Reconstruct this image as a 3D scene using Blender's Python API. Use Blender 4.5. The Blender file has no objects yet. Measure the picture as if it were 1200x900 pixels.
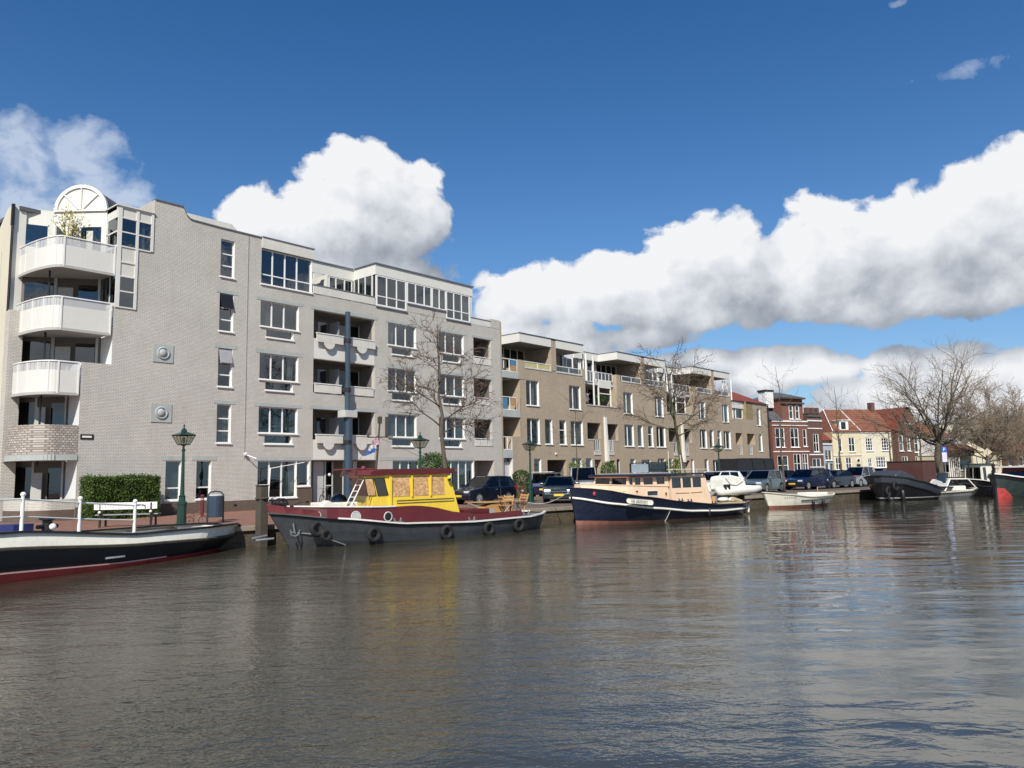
import bpy, bmesh, math, random
from mathutils import Vector, Matrix
random.seed(7)
S = bpy.context.scene
COL = S.collection
R = math.radians

# ------------------------------------------------------------------ camera frame (metres; X along the facades, Y away over the canal)
FPX, HZ, ROLL, EYE = 900.0, 555.0, 0.02, 1.6
PIT = math.atan((HZ-450)/FPX)
TH = math.atan(775/math.hypot(FPX, HZ-450))
_f0 = Vector((math.cos(TH), math.sin(TH), 0)); _r0 = Vector((math.sin(TH), -math.cos(TH), 0))
FW = _f0*math.cos(PIT)+Vector((0, 0, math.sin(PIT)))
_u0 = -_f0*math.sin(PIT)+Vector((0, 0, math.cos(PIT)))
RT = _r0*math.cos(ROLL)-_u0*math.sin(ROLL)
UP = _u0*math.cos(ROLL)+_r0*math.sin(ROLL)
WATER = -0.62

def ray(px, py=550):
    return FW+RT*((px-600)/FPX)-UP*((py-450)/FPX)
def spot(px, depth, z=0.0):
    """ground position in the direction of picture column px, depth metres ahead"""
    r = ray(px, HZ-(px-600)*ROLL)
    t = depth/(r.dot(FW))
    return Vector((r.x*t, r.y*t, z))

cam_d = bpy.data.cameras.new('camera'); cam = bpy.data.objects.new('camera', cam_d); COL.objects.link(cam)
cam_d.sensor_width = 36; cam_d.lens = 36*FPX/1200; cam_d.clip_start = .1; cam_d.clip_end = 5000
M3 = Matrix((RT, UP, -FW)).transposed()
cam.matrix_world = Matrix.Translation((0, 0, EYE)) @ M3.to_4x4()
S.camera = cam

# ------------------------------------------------------------------ materials
class NT:
    def __init__(s, tree): s.t = tree; s.n = tree.nodes; s.l = tree.links
    def new(s, typ, **kw):
        n = s.n.new(typ)
        for k, v in kw.items():
            if k in n.inputs.keys() if isinstance(k, str) else False: s.set(n, k, v)
            else: setattr(n, k, v)
        return n
    def set(s, n, k, v):
        i = n.inputs[k]
        if hasattr(v, 'is_linked') or isinstance(v, bpy.types.NodeSocket): s.l.new(v, i)
        else: i.default_value = v
    def math(s, op, a, b=None, c=None, clamp=False):
        n = s.n.new('ShaderNodeMath'); n.operation = op; n.use_clamp = clamp
        for i, v in enumerate((a, b, c)):
            if v is None: continue
            if isinstance(v, bpy.types.NodeSocket): s.l.new(v, n.inputs[i])
            else: n.inputs[i].default_value = v
        return n.outputs[0]
    def mix(s, fac, a, b, typ='RGBA', blend='MIX'):
        n = s.n.new('ShaderNodeMix'); n.data_type = typ
        if typ == 'RGBA': n.blend_type = blend
        ia, ib, o = {'RGBA': (6, 7, 2), 'FLOAT': (2, 3, 0), 'VECTOR': (4, 5, 1)}[typ]
        for i, v in ((0, fac), (ia, a), (ib, b)):
            if isinstance(v, bpy.types.NodeSocket): s.l.new(v, n.inputs[i])
            elif isinstance(v, tuple) and len(v) == 3 and typ == 'RGBA': n.inputs[i].default_value = (*v, 1)
            else: n.inputs[i].default_value = v
        return n.outputs[o]
    def ramp(s, fac, stops):
        n = s.n.new('ShaderNodeValToRGB'); s.l.new(fac, n.inputs[0])
        e = n.color_ramp.elements
        while len(e) < len(stops): e.new(.5)
        for el, (p, c) in zip(e, stops):
            el.position = p; el.color = (c, c, c, 1) if not isinstance(c, tuple) else (*c, 1)
        return n.outputs[0]
    def noise(s, vec, scale, detail=3, rough=.55, dist=0.0):
        n = s.n.new('ShaderNodeTexNoise'); n.inputs['Scale'].default_value = scale
        n.inputs['Detail'].default_value = detail; n.inputs['Roughness'].default_value = rough
        n.inputs['Distortion'].default_value = dist
        if vec is not None: s.l.new(vec, n.inputs['Vector'])
        return n.outputs[0]

MATS = {}
def base_mat(name):
    m = bpy.data.materials.new(name); m.use_nodes = True
    nt = NT(m.node_tree); b = m.node_tree.nodes['Principled BSDF']
    MATS[name] = m
    return m, nt, b
def mul(c, k): return tuple(min(1, x*k) for x in c)
def paint(name, c, rough=.5, var=.12, scale=3, metal=0, spec=.5, bump=0, bscale=40, coat=0, streak=0, dirt=None):
    m, nt, b = base_mat(name)
    tc = nt.new('ShaderNodeTexCoord').outputs['Object']
    n = nt.noise(tc, scale, 5, .65)
    f = nt.ramp(n, [(.3, 0.0), (.7, 1.0)])
    col = nt.mix(f, mul(c, 1-var), mul(c, 1+var*.6))
    if streak:
        mp = nt.new('ShaderNodeMapping'); nt.l.new(tc, mp.inputs[0]); mp.inputs['Scale'].default_value = (6, 6, .5)
        s = nt.noise(mp.outputs[0], 2.5, 4, .6)
        sf = nt.math('MULTIPLY', nt.ramp(s, [(.52, 0.0), (.75, 1.0)]), streak)
        col = nt.mix(sf, col, dirt or mul(c, .45))
    nt.l.new(col, b.inputs['Base Color'])
    b.inputs['Metallic'].default_value = metal
    rn = nt.math('MULTIPLY_ADD', nt.noise(tc, scale*2.3, 3), .25, rough-.12)
    nt.l.new(rn, b.inputs['Roughness'])
    b.inputs['Specular IOR Level'].default_value = spec
    if coat: b.inputs['Coat Weight'].default_value = coat; b.inputs['Coat Roughness'].default_value = .05
    if bump:
        bn = nt.new('ShaderNodeBump'); bn.inputs['Strength'].default_value = bump; bn.inputs['Distance'].default_value = .02
        nt.l.new(nt.noise(tc, bscale, 4), bn.inputs['Height']); nt.l.new(bn.outputs[0], b.inputs['Normal'])
    return m
def brick(name, c1, c2, mortar, w=.21, h=.065, ms=.010, rough=.85, mott=.14, horiz=False, stain=.25, stainc=(.2, .18, .15), mot_s=.35):
    m, nt, b = base_mat(name)
    tc = nt.new('ShaderNodeTexCoord').outputs['Object']
    sp = nt.new('ShaderNodeSeparateXYZ'); nt.l.new(tc, sp.inputs[0])
    cb = nt.new('ShaderNodeCombineXYZ')
    if horiz:
        nt.l.new(sp.outputs[0], cb.inputs[0]); nt.l.new(sp.outputs[1], cb.inputs[1])
    else:
        nt.l.new(nt.math('ADD', sp.outputs[0], sp.outputs[1]), cb.inputs[0]); nt.l.new(sp.outputs[2], cb.inputs[1])
    bt = nt.new('ShaderNodeTexBrick')
    nt.l.new(cb.outputs[0], bt.inputs['Vector'])
    bt.inputs['Scale'].default_value = 1; bt.inputs['Brick Width'].default_value = w; bt.inputs['Row Height'].default_value = h
    bt.inputs['Mortar Size'].default_value = ms; bt.inputs['Mortar Smooth'].default_value = .3
    bt.inputs['Color1'].default_value = (*c1, 1); bt.inputs['Color2'].default_value = (*c2, 1); bt.inputs['Mortar'].default_value = (*mortar, 1)
    n1 = nt.noise(tc, mot_s, 6, .7); n2 = nt.noise(tc, 9, 3, .7)
    f = nt.math('ADD', nt.math('MULTIPLY', n1, .7), nt.math('MULTIPLY', n2, .3))
    f = nt.ramp(f, [(.33, 1-mott), (.67, 1+mott*.0+0.0)])
    col = nt.mix(1.0, bt.outputs[0], f, blend='MULTIPLY')
    mp = nt.new('ShaderNodeMapping'); nt.l.new(tc, mp.inputs[0]); mp.inputs['Scale'].default_value = (1.6, 1.6, .28)
    st = nt.ramp(nt.noise(mp.outputs[0], 1.2, 6, .7), [(.52, 0.0), (.8, 1.0)])
    col = nt.mix(nt.math('MULTIPLY', st, stain), col, stainc)
    nt.l.new(col, b.inputs['Base Color']); b.inputs['Roughness'].default_value = rough
    b.inputs['Specular IOR Level'].default_value = .25
    bn = nt.new('ShaderNodeBump'); bn.inputs['Strength'].default_value = .6; bn.inputs['Distance'].default_value = .012
    hh = nt.math('MULTIPLY_ADD', n2, .6, nt.math('SUBTRACT', 1, bt.outputs[1]))
    nt.l.new(hh, bn.inputs['Height']); nt.l.new(bn.outputs[0], b.inputs['Normal'])
    return m
def tiles(name, c1, c2):
    m = brick(name, c1, c2, mul(c1, .45), w=.25, h=.32, ms=.03, rough=.8, mott=.3, stain=.35, stainc=(.10, .07, .05), mot_s=.6)
    return m
def glass(name, tint=(.30, .36, .38), dark=.75, refl=.13):
    """window glass: lets the room behind show, mirrors the sky"""
    m = bpy.data.materials.new(name); m.use_nodes = True; nt = NT(m.node_tree); nt.n.clear(); MATS[name] = m
    o = nt.new('ShaderNodeOutputMaterial')
    tr = nt.new('ShaderNodeBsdfTransparent'); tr.inputs[0].default_value = (*tint, 1)
    gl = nt.new('ShaderNodeBsdfGlossy'); gl.inputs['Roughness'].default_value = .02; gl.inputs['Color'].default_value = (.9, .95, 1, 1)
    tc = nt.new('ShaderNodeTexCoord').outputs['Object']
    bn = nt.new('ShaderNodeBump'); bn.inputs['Strength'].default_value = .25; bn.inputs['Distance'].default_value = .01
    nt.l.new(nt.noise(tc, 1.4, 2), bn.inputs['Height']); nt.l.new(bn.outputs[0], gl.inputs['Normal'])
    gm = nt.new('ShaderNodeNewGeometry'); fr = nt.new('ShaderNodeFresnel'); nt.l.new(nt.mix(gm.outputs['Backfacing'], 1.5, .6667, 'FLOAT'), fr.inputs[0])
    f = nt.math('ADD', fr.outputs[0], refl-.04, clamp=True)
    mx = nt.new('ShaderNodeMixShader'); nt.l.new(f, mx.inputs[0]); nt.l.new(tr.outputs[0], mx.inputs[1]); nt.l.new(gl.outputs[0], mx.inputs[2])
    nt.l.new(mx.outputs[0], o.inputs[0])
    return m

WB = brick('white_brick', (.69, .66, .585), (.62, .59, .52), (.42, .40, .36), mott=.22, stain=.58, stainc=(.40, .37, .315), ms=.012)
BB = brick('beige_brick', (.55, .455, .33), (.47, .38, .265), (.34, .28, .215), mott=.22, stain=.30, stainc=(.15, .12, .09), ms=.010)
YB = brick('yellow_brick', (.36, .29, .15), (.32, .25, .13), (.25, .21, .14))
DB = brick('brown_plinth_brick', (.165, .115, .085), (.14, .095, .07), (.12, .10, .085), stain=.3)
HB = brick('patterned_brick', (.60, .56, .50), (.36, .31, .26), (.25, .22, .19), w=.16, h=.10, ms=.02, mott=.2)
RB = brick('red_brick', (.27, .10, .072), (.21, .078, .058), (.22, .14, .11), mott=.25, stain=.4, stainc=(.12, .06, .05))
BR = brick('brown_brick', (.17, .085, .06), (.13, .065, .05), (.14, .10, .085), mott=.25)
QB = brick('quay_brick', (.17, .125, .085), (.11, .085, .06), (.09, .085, .06), w=.24, h=.075, ms=.014, mott=.5, stain=.75, stainc=(.035, .042, .018), mot_s=1.5)
PAV = brick('red_pavers', (.33, .165, .115), (.25, .125, .09), (.16, .11, .085), w=.20, h=.10, ms=.008, mott=.22, horiz=True, stain=.25, stainc=(.14, .11, .09))
ROAD = brick('road_pavers', (.20, .155, .125), (.155, .12, .10), (.11, .095, .08), w=.21, h=.10, ms=.008, mott=.25, horiz=True, stain=.3, stainc=(.09, .08, .07))
COPE = paint('coping_stone', (.30, .25, .19), .85, .25, 2, bump=.3, streak=.5)
CONC = paint('grey_concrete', (.40, .425, .41), .85, .12, 1.5, streak=.25)
CONCL = paint('pale_concrete', (.50, .50, .48), .85, .1, 1.5, streak=.25)
WP = paint('white_panel', (.68, .67, .61), .5, .05, .9, streak=.18, dirt=(.5, .48, .40))
WPG = paint('aged_white_panel', (.64, .62, .56), .6, .10, 1.2, streak=.35, dirt=(.38, .35, .28))
WF = paint('white_frame_paint', (.80, .79, .75), .4, .04)
GRP = paint('grey_panel', (.33, .33, .34), .6, .08)
CLAD = paint('plaster_cream', (.60, .53, .36), .85, .08, .7, streak=.2)
CLAD2 = paint('plaster_pale', (.64, .60, .46), .85, .06, .7, streak=.2)
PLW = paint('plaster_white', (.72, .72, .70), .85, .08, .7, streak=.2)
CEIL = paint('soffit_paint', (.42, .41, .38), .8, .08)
ROOFD = paint('roof_felt', (.09, .095, .10), .8, .2)
CAP = paint('zinc_cap', (.20, .21, .22), .5, .15, metal=.3)
LINE = paint('shaded_brown_render', (.15, .135, .12), .9, .15)  # brown darkened to carry the shade of the recesses in its colour
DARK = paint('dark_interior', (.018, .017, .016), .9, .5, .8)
CURW = paint('curtain_white', (.55, .55, .50), .9, .15, 5)
CURG = paint('curtain_grey', (.28, .29, .28), .9, .15, 5)
BLINDC = paint('blind_beige', (.42, .38, .30), .8, .1, 5)
CURR = paint('curtain_red', (.12, .02, .015), .9, .2, 5)
BLUEC = paint('slate_blue_steel', (.045, .075, .11), .35, .15, 1, metal=.2, spec=.5, coat=.3)
BLK = paint('black_steel', (.014, .014, .016), .4, .2)
RUB = paint('tyre_rubber', (.014, .014, .014), .8, .4, 8)
DOORG = paint('grey_door', (.42, .42, .42), .5, .06)
DOORL = paint('lilac_door', (.50, .49, .53), .5, .06)
TILE = tiles('orange_tiles', (.34, .135, .08), (.23, .09, .058))
TILER = tiles('red_tiles', (.33, .08, .05), (.26, .065, .045))
GL = glass('window_glass')
GLD = glass('dark_glass', (.12, .13, .14), .8, .10)
GRN = paint('lamp_green', (.010, .045, .032), .35, .25, 4, spec=.5, coat=.3)
LGL = glass('lantern_glass', (.75, .75, .68), .8, .10)
MAROON = paint('maroon_steel', (.13, .018, .022), .5, .15)
WOODP = paint('worn_wood', (.07, .06, .045), .9, .3, 3, bump=.4)

# ------------------------------------------------------------------ mesh building
SPLIT = {'plinth', 'railing_post', 'bay_glazing', 'bay_panel', 'column_collar', 'cabin_trim', 'penthouse_glazing', 'balcony_post', 'loggia_sill', 'bracket', 'porch_post', 'vent', 'balustrade_post', 'terrace_edge', 'loggia_frame', 'terrace_glazing', 'balcony_infill', 'loggia_glazing', 'recess_glazing', 'window_ledge'}
class MB:
    def __init__(s): s.v = []; s.f = []; s.cut = []
    def add(s, vs, fs):
        s.cut.append((len(s.v), len(s.f))); o = len(s.v); s.v += [tuple(v) for v in vs]; s.f += [tuple(i+o for i in f) for f in fs]; return s
    def quad(s, a, b, c, d): return s.add([a, b, c, d], [(0, 1, 2, 3)])
    def poly(s, pts): return s.add(pts, [tuple(range(len(pts)))])
    def box(s, x0, x1, y0, y1, z0, z1):
        v = [(x0, y0, z0), (x1, y0, z0), (x1, y1, z0), (x0, y1, z0), (x0, y0, z1), (x1, y0, z1), (x1, y1, z1), (x0, y1, z1)]
        return s.add(v, [(0, 3, 2, 1), (4, 5, 6, 7), (0, 1, 5, 4), (1, 2, 6, 5), (2, 3, 7, 6), (3, 0, 4, 7)])
    def prism(s, pts, axis, a, b):
        """polygon pts in the two other axes, extruded along axis from a to b"""
        def mk(p, q):
            return {'x': (q, p[0], p[1]), 'y': (p[0], q, p[1]), 'z': (p[0], p[1], q)}[axis]
        n = len(pts); v = [mk(p, a) for p in pts]+[mk(p, b) for p in pts]
        f = [tuple(range(n)), tuple(range(2*n-1, n-1, -1))]+[(i, i+n, (i+1) % n+n, (i+1) % n) for i in range(n)]
        return s.add(v, f)
    def tube(s, p0, p1, r0, r1=None, n=8, cap=True):
        r1 = r0 if r1 is None else r1
        p0, p1 = Vector(p0), Vector(p1); d = (p1-p0)
        if d.length < 1e-6: return s
        d.normalize(); a = Vector((0, 0, 1)) if abs(d.z) < .9 else Vector((1, 0, 0))
        u = d.cross(a).normalized(); w = d.cross(u)
        v = []
        for p, r in ((p0, r0), (p1, r1)):
            for i in range(n):
                t = 2*math.pi*i/n; v.append(p+u*(r*math.cos(t))+w*(r*math.sin(t)))
        f = [(i, (i+1) % n, (i+1) % n+n, i+n) for i in range(n)]
        if cap: f += [tuple(range(n-1, -1, -1)), tuple(range(n, 2*n))]
        return s.add(v, f)
    def path(s, pts, r, n=6, closed=False):
        pts = [Vector(p) for p in pts]; m = len(pts); v = []
        for i, p in enumerate(pts):
            a = pts[(i-1) % m] if (i or closed) else p; b = pts[(i+1) % m] if (i < m-1 or closed) else p
            d = (b-a).normalized(); up = Vector((0, 0, 1)) if abs(d.z) < .95 else Vector((1, 0, 0))
            u = d.cross(up).normalized(); w = u.cross(d)
            rr = r[i] if isinstance(r, (list, tuple)) else r
            for k in range(n):
                t = 2*math.pi*(k+.5)/n; v.append(p+u*(rr*math.cos(t))+w*(rr*math.sin(t)))
        f = []
        for i in range(m if closed else m-1):
            j = (i+1) % m
            for k in range(n): f.append((i*n+k, i*n+(k+1) % n, j*n+(k+1) % n, j*n+k))
        if not closed: f += [tuple(range(n-1, -1, -1)), tuple(range((m-1)*n, m*n))]
        return s.add(v, f)
    def rect_path(s, pts, w, h):
        """flat band swept along pts, w wide sideways and h thick upward"""
        pts = [Vector(p) for p in pts]; m = len(pts); v = []
        for i, p in enumerate(pts):
            d = (pts[min(i+1, m-1)]-pts[max(i-1, 0)]); d.z = 0; d.normalize(); u = Vector((-d.y, d.x, 0))
            for su, sz in ((-1, 0), (1, 0), (1, 1), (-1, 1)): v.append(p+u*(w/2*su)+Vector((0, 0, h*sz)))
        f = [(0, 1, 2, 3), ((m-1)*4+3, (m-1)*4+2, (m-1)*4+1, (m-1)*4)]
        for i in range(m-1):
            for k in range(4): f.append((i*4+k, (i+1)*4+k, (i+1)*4+(k+1) % 4, i*4+(k+1) % 4))
        return s.add(v, f)
    def lathe(s, prof, c=(0, 0, 0), n=12):
        v = []; f = []
        for r, z in prof:
            for k in range(n):
                t = 2*math.pi*k/n; v.append((c[0]+r*math.cos(t), c[1]+r*math.sin(t), c[2]+z))
        m = len(prof)
        for i in range(m-1):
            for k in range(n): f.append((i*n+k, i*n+(k+1) % n, (i+1)*n+(k+1) % n, (i+1)*n+k))
        f += [tuple(range(n-1, -1, -1)), tuple(range((m-1)*n, m*n))]
        return s.add(v, f)
    def ball(s, c, r, nu=12, nv=8, sc=(1, 1, 1)):
        pr = [(max(1e-3, r*math.sin(math.pi*i/nv)), -r*math.cos(math.pi*i/nv)) for i in range(nv+1)]
        o = len(s.v); s.lathe(pr, (0, 0, 0), nu)
        for i in range(o, len(s.v)):
            x, y, z = s.v[i]; s.v[i] = (c[0]+x*sc[0], c[1]+y*sc[1], c[2]+z*sc[2])
        return s
    def torus(s, c, R_, r, axis='y', n=16, m=8):
        pts = []
        for i in range(n):
            t = 2*math.pi*i/n; a, b = R_*math.cos(t), R_*math.sin(t)
            pts.append({'y': (c[0]+a, c[1], c[2]+b), 'x': (c[0], c[1]+a, c[2]+b), 'z': (c[0]+a, c[1]+b, c[2])}[axis])
        v = []; f = []
        cc = Vector(c); ax = Vector({'y': (0, 1, 0), 'x': (1, 0, 0), 'z': (0, 0, 1)}[axis])
        for p in pts:
            d = (Vector(p)-cc).normalized()
            for k in range(m):
                t = 2*math.pi*k/m; v.append(Vector(p)+d*(r*math.cos(t))+ax*(r*math.sin(t)))
        for i in range(n):
            for k in range(m): f.append((i*m+k, i*m+(k+1) % m, ((i+1) % n)*m+(k+1) % m, ((i+1) % n)*m+k))
        return s.add(v, f)
    def build(s, name, mat, parent=None, world=False, smooth=False, bevel=0, fix=True):
        if name in SPLIT and len(s.cut) > 1:
            first = None; cuts = s.cut+[(len(s.v), len(s.f))]
            for (a, fa), (b, fb) in zip(cuts, cuts[1:]):
                q = MB(); q.v = s.v[a:b]; q.f = [tuple(i-a for i in f) for f in s.f[fa:fb]]; o = q.build(name, mat, parent, world, smooth, bevel, fix); first = first or o
            return first
        me = bpy.data.meshes.new(name)
        off = Vector((0, 0, 0))
        if world and parent is not None: off = parent.location
        me.from_pydata([(v[0]-off.x, v[1]-off.y, v[2]-off.z) for v in s.v], [], s.f)
        if fix:
            bm = bmesh.new(); bm.from_mesh(me); bmesh.ops.recalc_face_normals(bm, faces=bm.faces); bm.to_mesh(me); bm.free()
        me.materials.append(mat)
        if smooth: me.polygons.foreach_set('use_smooth', [True]*len(me.polygons))
        o = bpy.data.objects.new(name, me); COL.objects.link(o)
        if parent is not None: o.parent = parent
        if bevel:
            b = o.modifiers.new('bevel', 'BEVEL'); b.width = bevel; b.segments = 2; b.limit_method = 'ANGLE'; b.angle_limit = R(40)
        return o

def tag(o, label=None, cat=None, group=None, kind=None):
    if label: o['label'] = label
    if cat: o['category'] = cat
    if group: o['group'] = group
    if kind: o['kind'] = kind
    return o
def thing(name, label, cat, loc=(0, 0, 0), rz=0, group=None):
    o = bpy.data.objects.new(name, None); COL.objects.link(o); o.location = loc; o.rotation_euler = (0, 0, rz)
    o.empty_display_size = .2
    return tag(o, label, cat, group)
def copy_tree(o, parent=None):
    c = o.copy(); COL.objects.link(c); c.parent = parent
    for ch in list(o.children): copy_tree(ch, c)
    return c

# wall with openings. hole = (x0, x1, z0, z1, depth, closed_back)
def wallgrid(mb, x0, x1, z0, z1, holes, y=0.0):
    xs = sorted({x0, x1, *[min(max(h[i], x0), x1) for h in holes for i in (0, 1)]})
    zs = sorted({z0, z1, *[min(max(h[i], z0), z1) for h in holes for i in (2, 3)]})
    for i in range(len(xs)-1):
        for j in range(len(zs)-1):
            cx, cz = (xs[i]+xs[i+1])/2, (zs[j]+zs[j+1])/2
            if any(h[0] < cx < h[1] and h[2] < cz < h[3] for h in holes): continue
            mb.quad((xs[i], y, zs[j]), (xs[i+1], y, zs[j]), (xs[i+1], y, zs[j+1]), (xs[i], y, zs[j+1]))
    for h in holes:
        a, b, c, d, e = h[:5]; back = h[5] if len(h) > 5 else False
        mb.quad((a, y, c), (a, y, d), (a, y+e, d), (a, y+e, c))
        mb.quad((b, y, c), (b, y+e, c), (b, y+e, d), (b, y, d))
        mb.quad((a, y, d), (b, y, d), (b, y+e, d), (a, y+e, d))
        mb.quad((a, y, c), (a, y+e, c), (b, y+e, c), (b, y, c))
        if back: mb.quad((a, y+e, c), (b, y+e, c), (b, y+e, d), (a, y+e, d))

WIN_DEPTH = .22
def window(parent, x0, x1, z0, z1, y, mx=(), tz=(), fw=.06, sill=True, cur=None, world=True, frame=WF, jamb=True, pane=None, awn=None, dark=None):
    """y = wall face; frame sits WIN_DEPTH behind it. tz = (z, xa, xb)"""
    f = MB(); yf = y+WIN_DEPTH-.10; yb = yf+.07
    f.box(x0+.002, x0+fw, yf, yb, z0+.002, z1-.002); f.box(x1-fw, x1-.002, yf, yb, z0+.002, z1-.002)
    f.box(x0+fw, x1-fw, yf, yb, z0+.002, z0+fw); f.box(x0+fw, x1-fw, yf, yb, z1-fw*.8, z1-.002)
    for m in mx: f.box(m-.035, m+.035, yf+.002, yb-.002, z0+fw, z1-fw*.8)
    for t in tz:
        z, a, b = t if isinstance(t, tuple) else (t, x0+fw, x1-fw)
        f.box(a, b, yf+.004, yb-.004, z-.03, z+.03)
    if jamb: f.box(x1-.025, x1-.003, y+.01, yf-.002, z0+.003, z1-.003)
    o = f.build('window', frame, parent, world)
    p = MB(); p.quad((x0+.03, yf+.04, z0+.03), (x1-.03, yf+.04, z0+.03), (x1-.03, yf+.04, z1-.03), (x0+.03, yf+.04, z1-.03))
    # children of a window live in the same local frame
    po = p.build('pane', pane or GL, None, False); sub(po, o, parent, world)
    if sill:
        s = MB(); s.box(x0-.04, x1+.04, y-.07, y+WIN_DEPTH-.11, z0-.055, z0-.003)
        s.box(x0-.02, x1+.02, y-.03, y+WIN_DEPTH-.11, z0-.003, z0+.035)
        sub(s.build('sill', WF, None), o, parent, world)
    if cur:
        kind, fa, fb = cur
        a = x0+(x1-x0)*fa; b = x0+(x1-x0)*fb
        c = MB(); n = max(4, int((b-a)/.06)); yy = yf+.22
        pts = [(a+(b-a)*i/n, yy+(.03 if i % 2 else -.03)) for i in range(n+1)]
        for i in range(n): c.quad((pts[i][0], pts[i][1], z0), (pts[i+1][0], pts[i+1][1], z0), (pts[i+1][0], pts[i+1][1], z1), (pts[i][0], pts[i][1], z1))
        sub(c.build('curtain', kind, None), o, parent, world)
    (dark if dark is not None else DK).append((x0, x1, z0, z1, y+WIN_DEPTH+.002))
    return o
def sub(o, par, root, world):
    """mesh made in the root's coordinates, hung under a part of that root"""
    if world:
        off = root.location
        for v in o.data.vertices: v.co -= Vector(off)
    o.parent = par
    return o
DK = []
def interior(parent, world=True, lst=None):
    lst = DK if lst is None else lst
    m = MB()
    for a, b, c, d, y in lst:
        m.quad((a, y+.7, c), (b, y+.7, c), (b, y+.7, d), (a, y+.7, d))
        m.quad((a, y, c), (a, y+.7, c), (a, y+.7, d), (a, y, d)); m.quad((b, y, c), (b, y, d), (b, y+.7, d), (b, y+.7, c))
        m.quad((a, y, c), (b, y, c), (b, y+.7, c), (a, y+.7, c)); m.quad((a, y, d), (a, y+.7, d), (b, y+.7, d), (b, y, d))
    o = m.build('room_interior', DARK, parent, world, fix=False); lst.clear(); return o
def bx(parent, name, mat, x0, x1, y0, y1, z0, z1, world=True, bevel=0):
    return MB().box(x0, x1, y0, y1, z0, z1).build(name, mat, parent, world, bevel=bevel)

# ================================================================== WHITE APARTMENT BUILDING
Y0 = 36.0
A = thing('apartment_building', 'five storey white brick apartment building with curved balconies at its left end', 'building', (26, Y0, 0))
ZT = [2.53, 5.36, 8.19, 11.02, 13.84]
w = MB(); H_ = []
WD = WIN_DEPTH
def hole(a, b, c, d, e=WD, back=False): H_.append((a, b, c, d, e, back))
wins = []
# narrow windows
for k in (1, 2, 3, 4):
    z1 = ZT[k]; wins.append((19.42, 20.20, z1-1.96, z1, (), (z1-.72, z1-1.34), None if k != 1 else (CURW, 0, 1)))
for a in (16.93, 18.44): wins.append((a, a+.77, .66, 2.53, (), (1.24,), (CURG, 0, 1) if a < 17 else None))
# three light windows with a lower light
curs = {1: (CURG, .36, 1), 2: (CURW, .72, .95), 3: (BLINDC, 0, .34)}
rw = random.Random(21)
def rc(): return rw.choice([None, None, (CURW, 0, rw.uniform(.15, .35)), (CURG, rw.uniform(.5, .8), 1), (CURW, .05, .95), (BLINDC, 0, 1)])
for k in (1, 2, 3):
    z1 = ZT[k]
    wins.append((21.73, 24.10, z1-1.40, z1, (22.47, 23.22), (), curs[k])); wins.append((22.09, 23.77, z1-1.96, z1-1.46, (), (), (GRP, 0, 1) if k < 3 else None))
    wins.append((30.46, 32.78, z1-1.40, z1, (31.2, 31.98), (), (CURW, .1, .3) if k == 3 else rc())); wins.append((30.77, 32.46, z1-1.96, z1-1.46, (), (), (GRP, 0, 1) if k == 2 else None))
    wins.append((34.74, 37.13, z1-1.40, z1, (35.5, 36.3), (), (CURG, .5, 1) if k == 2 else rc())); wins.append((35.12, 36.8, z1-1.96, z1-1.46, (), (), (GRP, 0, 1) if k == 3 else None))
# ground floor windows
wins.append((21.73, 24.09, .57, 2.52, (22.47, 23.21), ((1.27, 21.79, 22.44),), (CURW, .62, .98)))
wins.append((24.09, 24.90, 1.15, 2.52, (), (), (CURG, .1, .6)))
wins.append((30.81, 33.0, .6, 2.52, (31.5, 32.2), (), (CURW, .05, .95)))
wins.append((35.0, 37.95, .5, 2.52, (35.9, 36.6, 37.3), (), (CURW, .05, .95)))
for a, b, c, d, *_ in wins: hole(a, b, c, d)
# top-floor ribbon windows
top4 = (21.73, 24.92, 11.90, 13.84, (22.47, 23.24, 24.0), (12.47,), None)
hole(*top4[:4])
# loggias
LOG = [(25.06, 29.42, 2.60, 5.39), (25.06, 29.42, 6.30, 8.22), (25.06, 29.42, 8.25, 11.02)]
for a, b, c, d in LOG: hole(a, b, c, d, 1.45, True)
hole(24.98, 29.70, 0.0, 2.56, 2.6, True)
# small loggias on the right
for k in (1, 2, 3): hole(38.07, 39.87, ZT[k]-1.85, ZT[k], 1.5, True)
hole(38.0, 40.0, 0.0, 2.53, 1.6, True)
# main wall
wallgrid(w, 16.0, 40.87, 0.0, 11.88, [h for h in H_ if h[3] <= 11.87], y=Y0)
wallgrid(w, 16.0, 21.73, 11.88, 14.40, [h for h in H_ if h[3] > 11.9], y=Y0)
w.quad((21.73, Y0, 11.88), (40.87, Y0, 11.88), (40.87, Y0, 11.90), (21.73, Y0, 11.90))
w.poly([(16.0, Y0, 14.40)]+[(16.0, Y0, 15.0), (17.38, Y0, 15.0)]+[(17.48+.42*(1-math.cos(t*math.pi/8)), Y0, 14.95-.52*math.sin(t*math.pi/8)) for t in range(1, 5)]+[(19.3, Y0, 14.40)])
wl = MB()
def wg(m, *a): wallgrid(m, *a, y=Y0)
# stepped left edge
wg(w, 13.06, 16.0, 0, 6.85, [])
wg(w, 14.31, 16.0, 6.85, 9.5, [])
wg(w, 15.30, 16.0, 9.5, 12.40, [])
w.quad((16.0, Y0, 12.4), (16.0, Y0+2, 12.4), (16.0, Y0+2, 15.0), (16.0, Y0, 15.0))
# brick under the ribbon window of the penthouse
wg(w, 31.99, 35.46, 11.92, 12.47, [])
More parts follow.
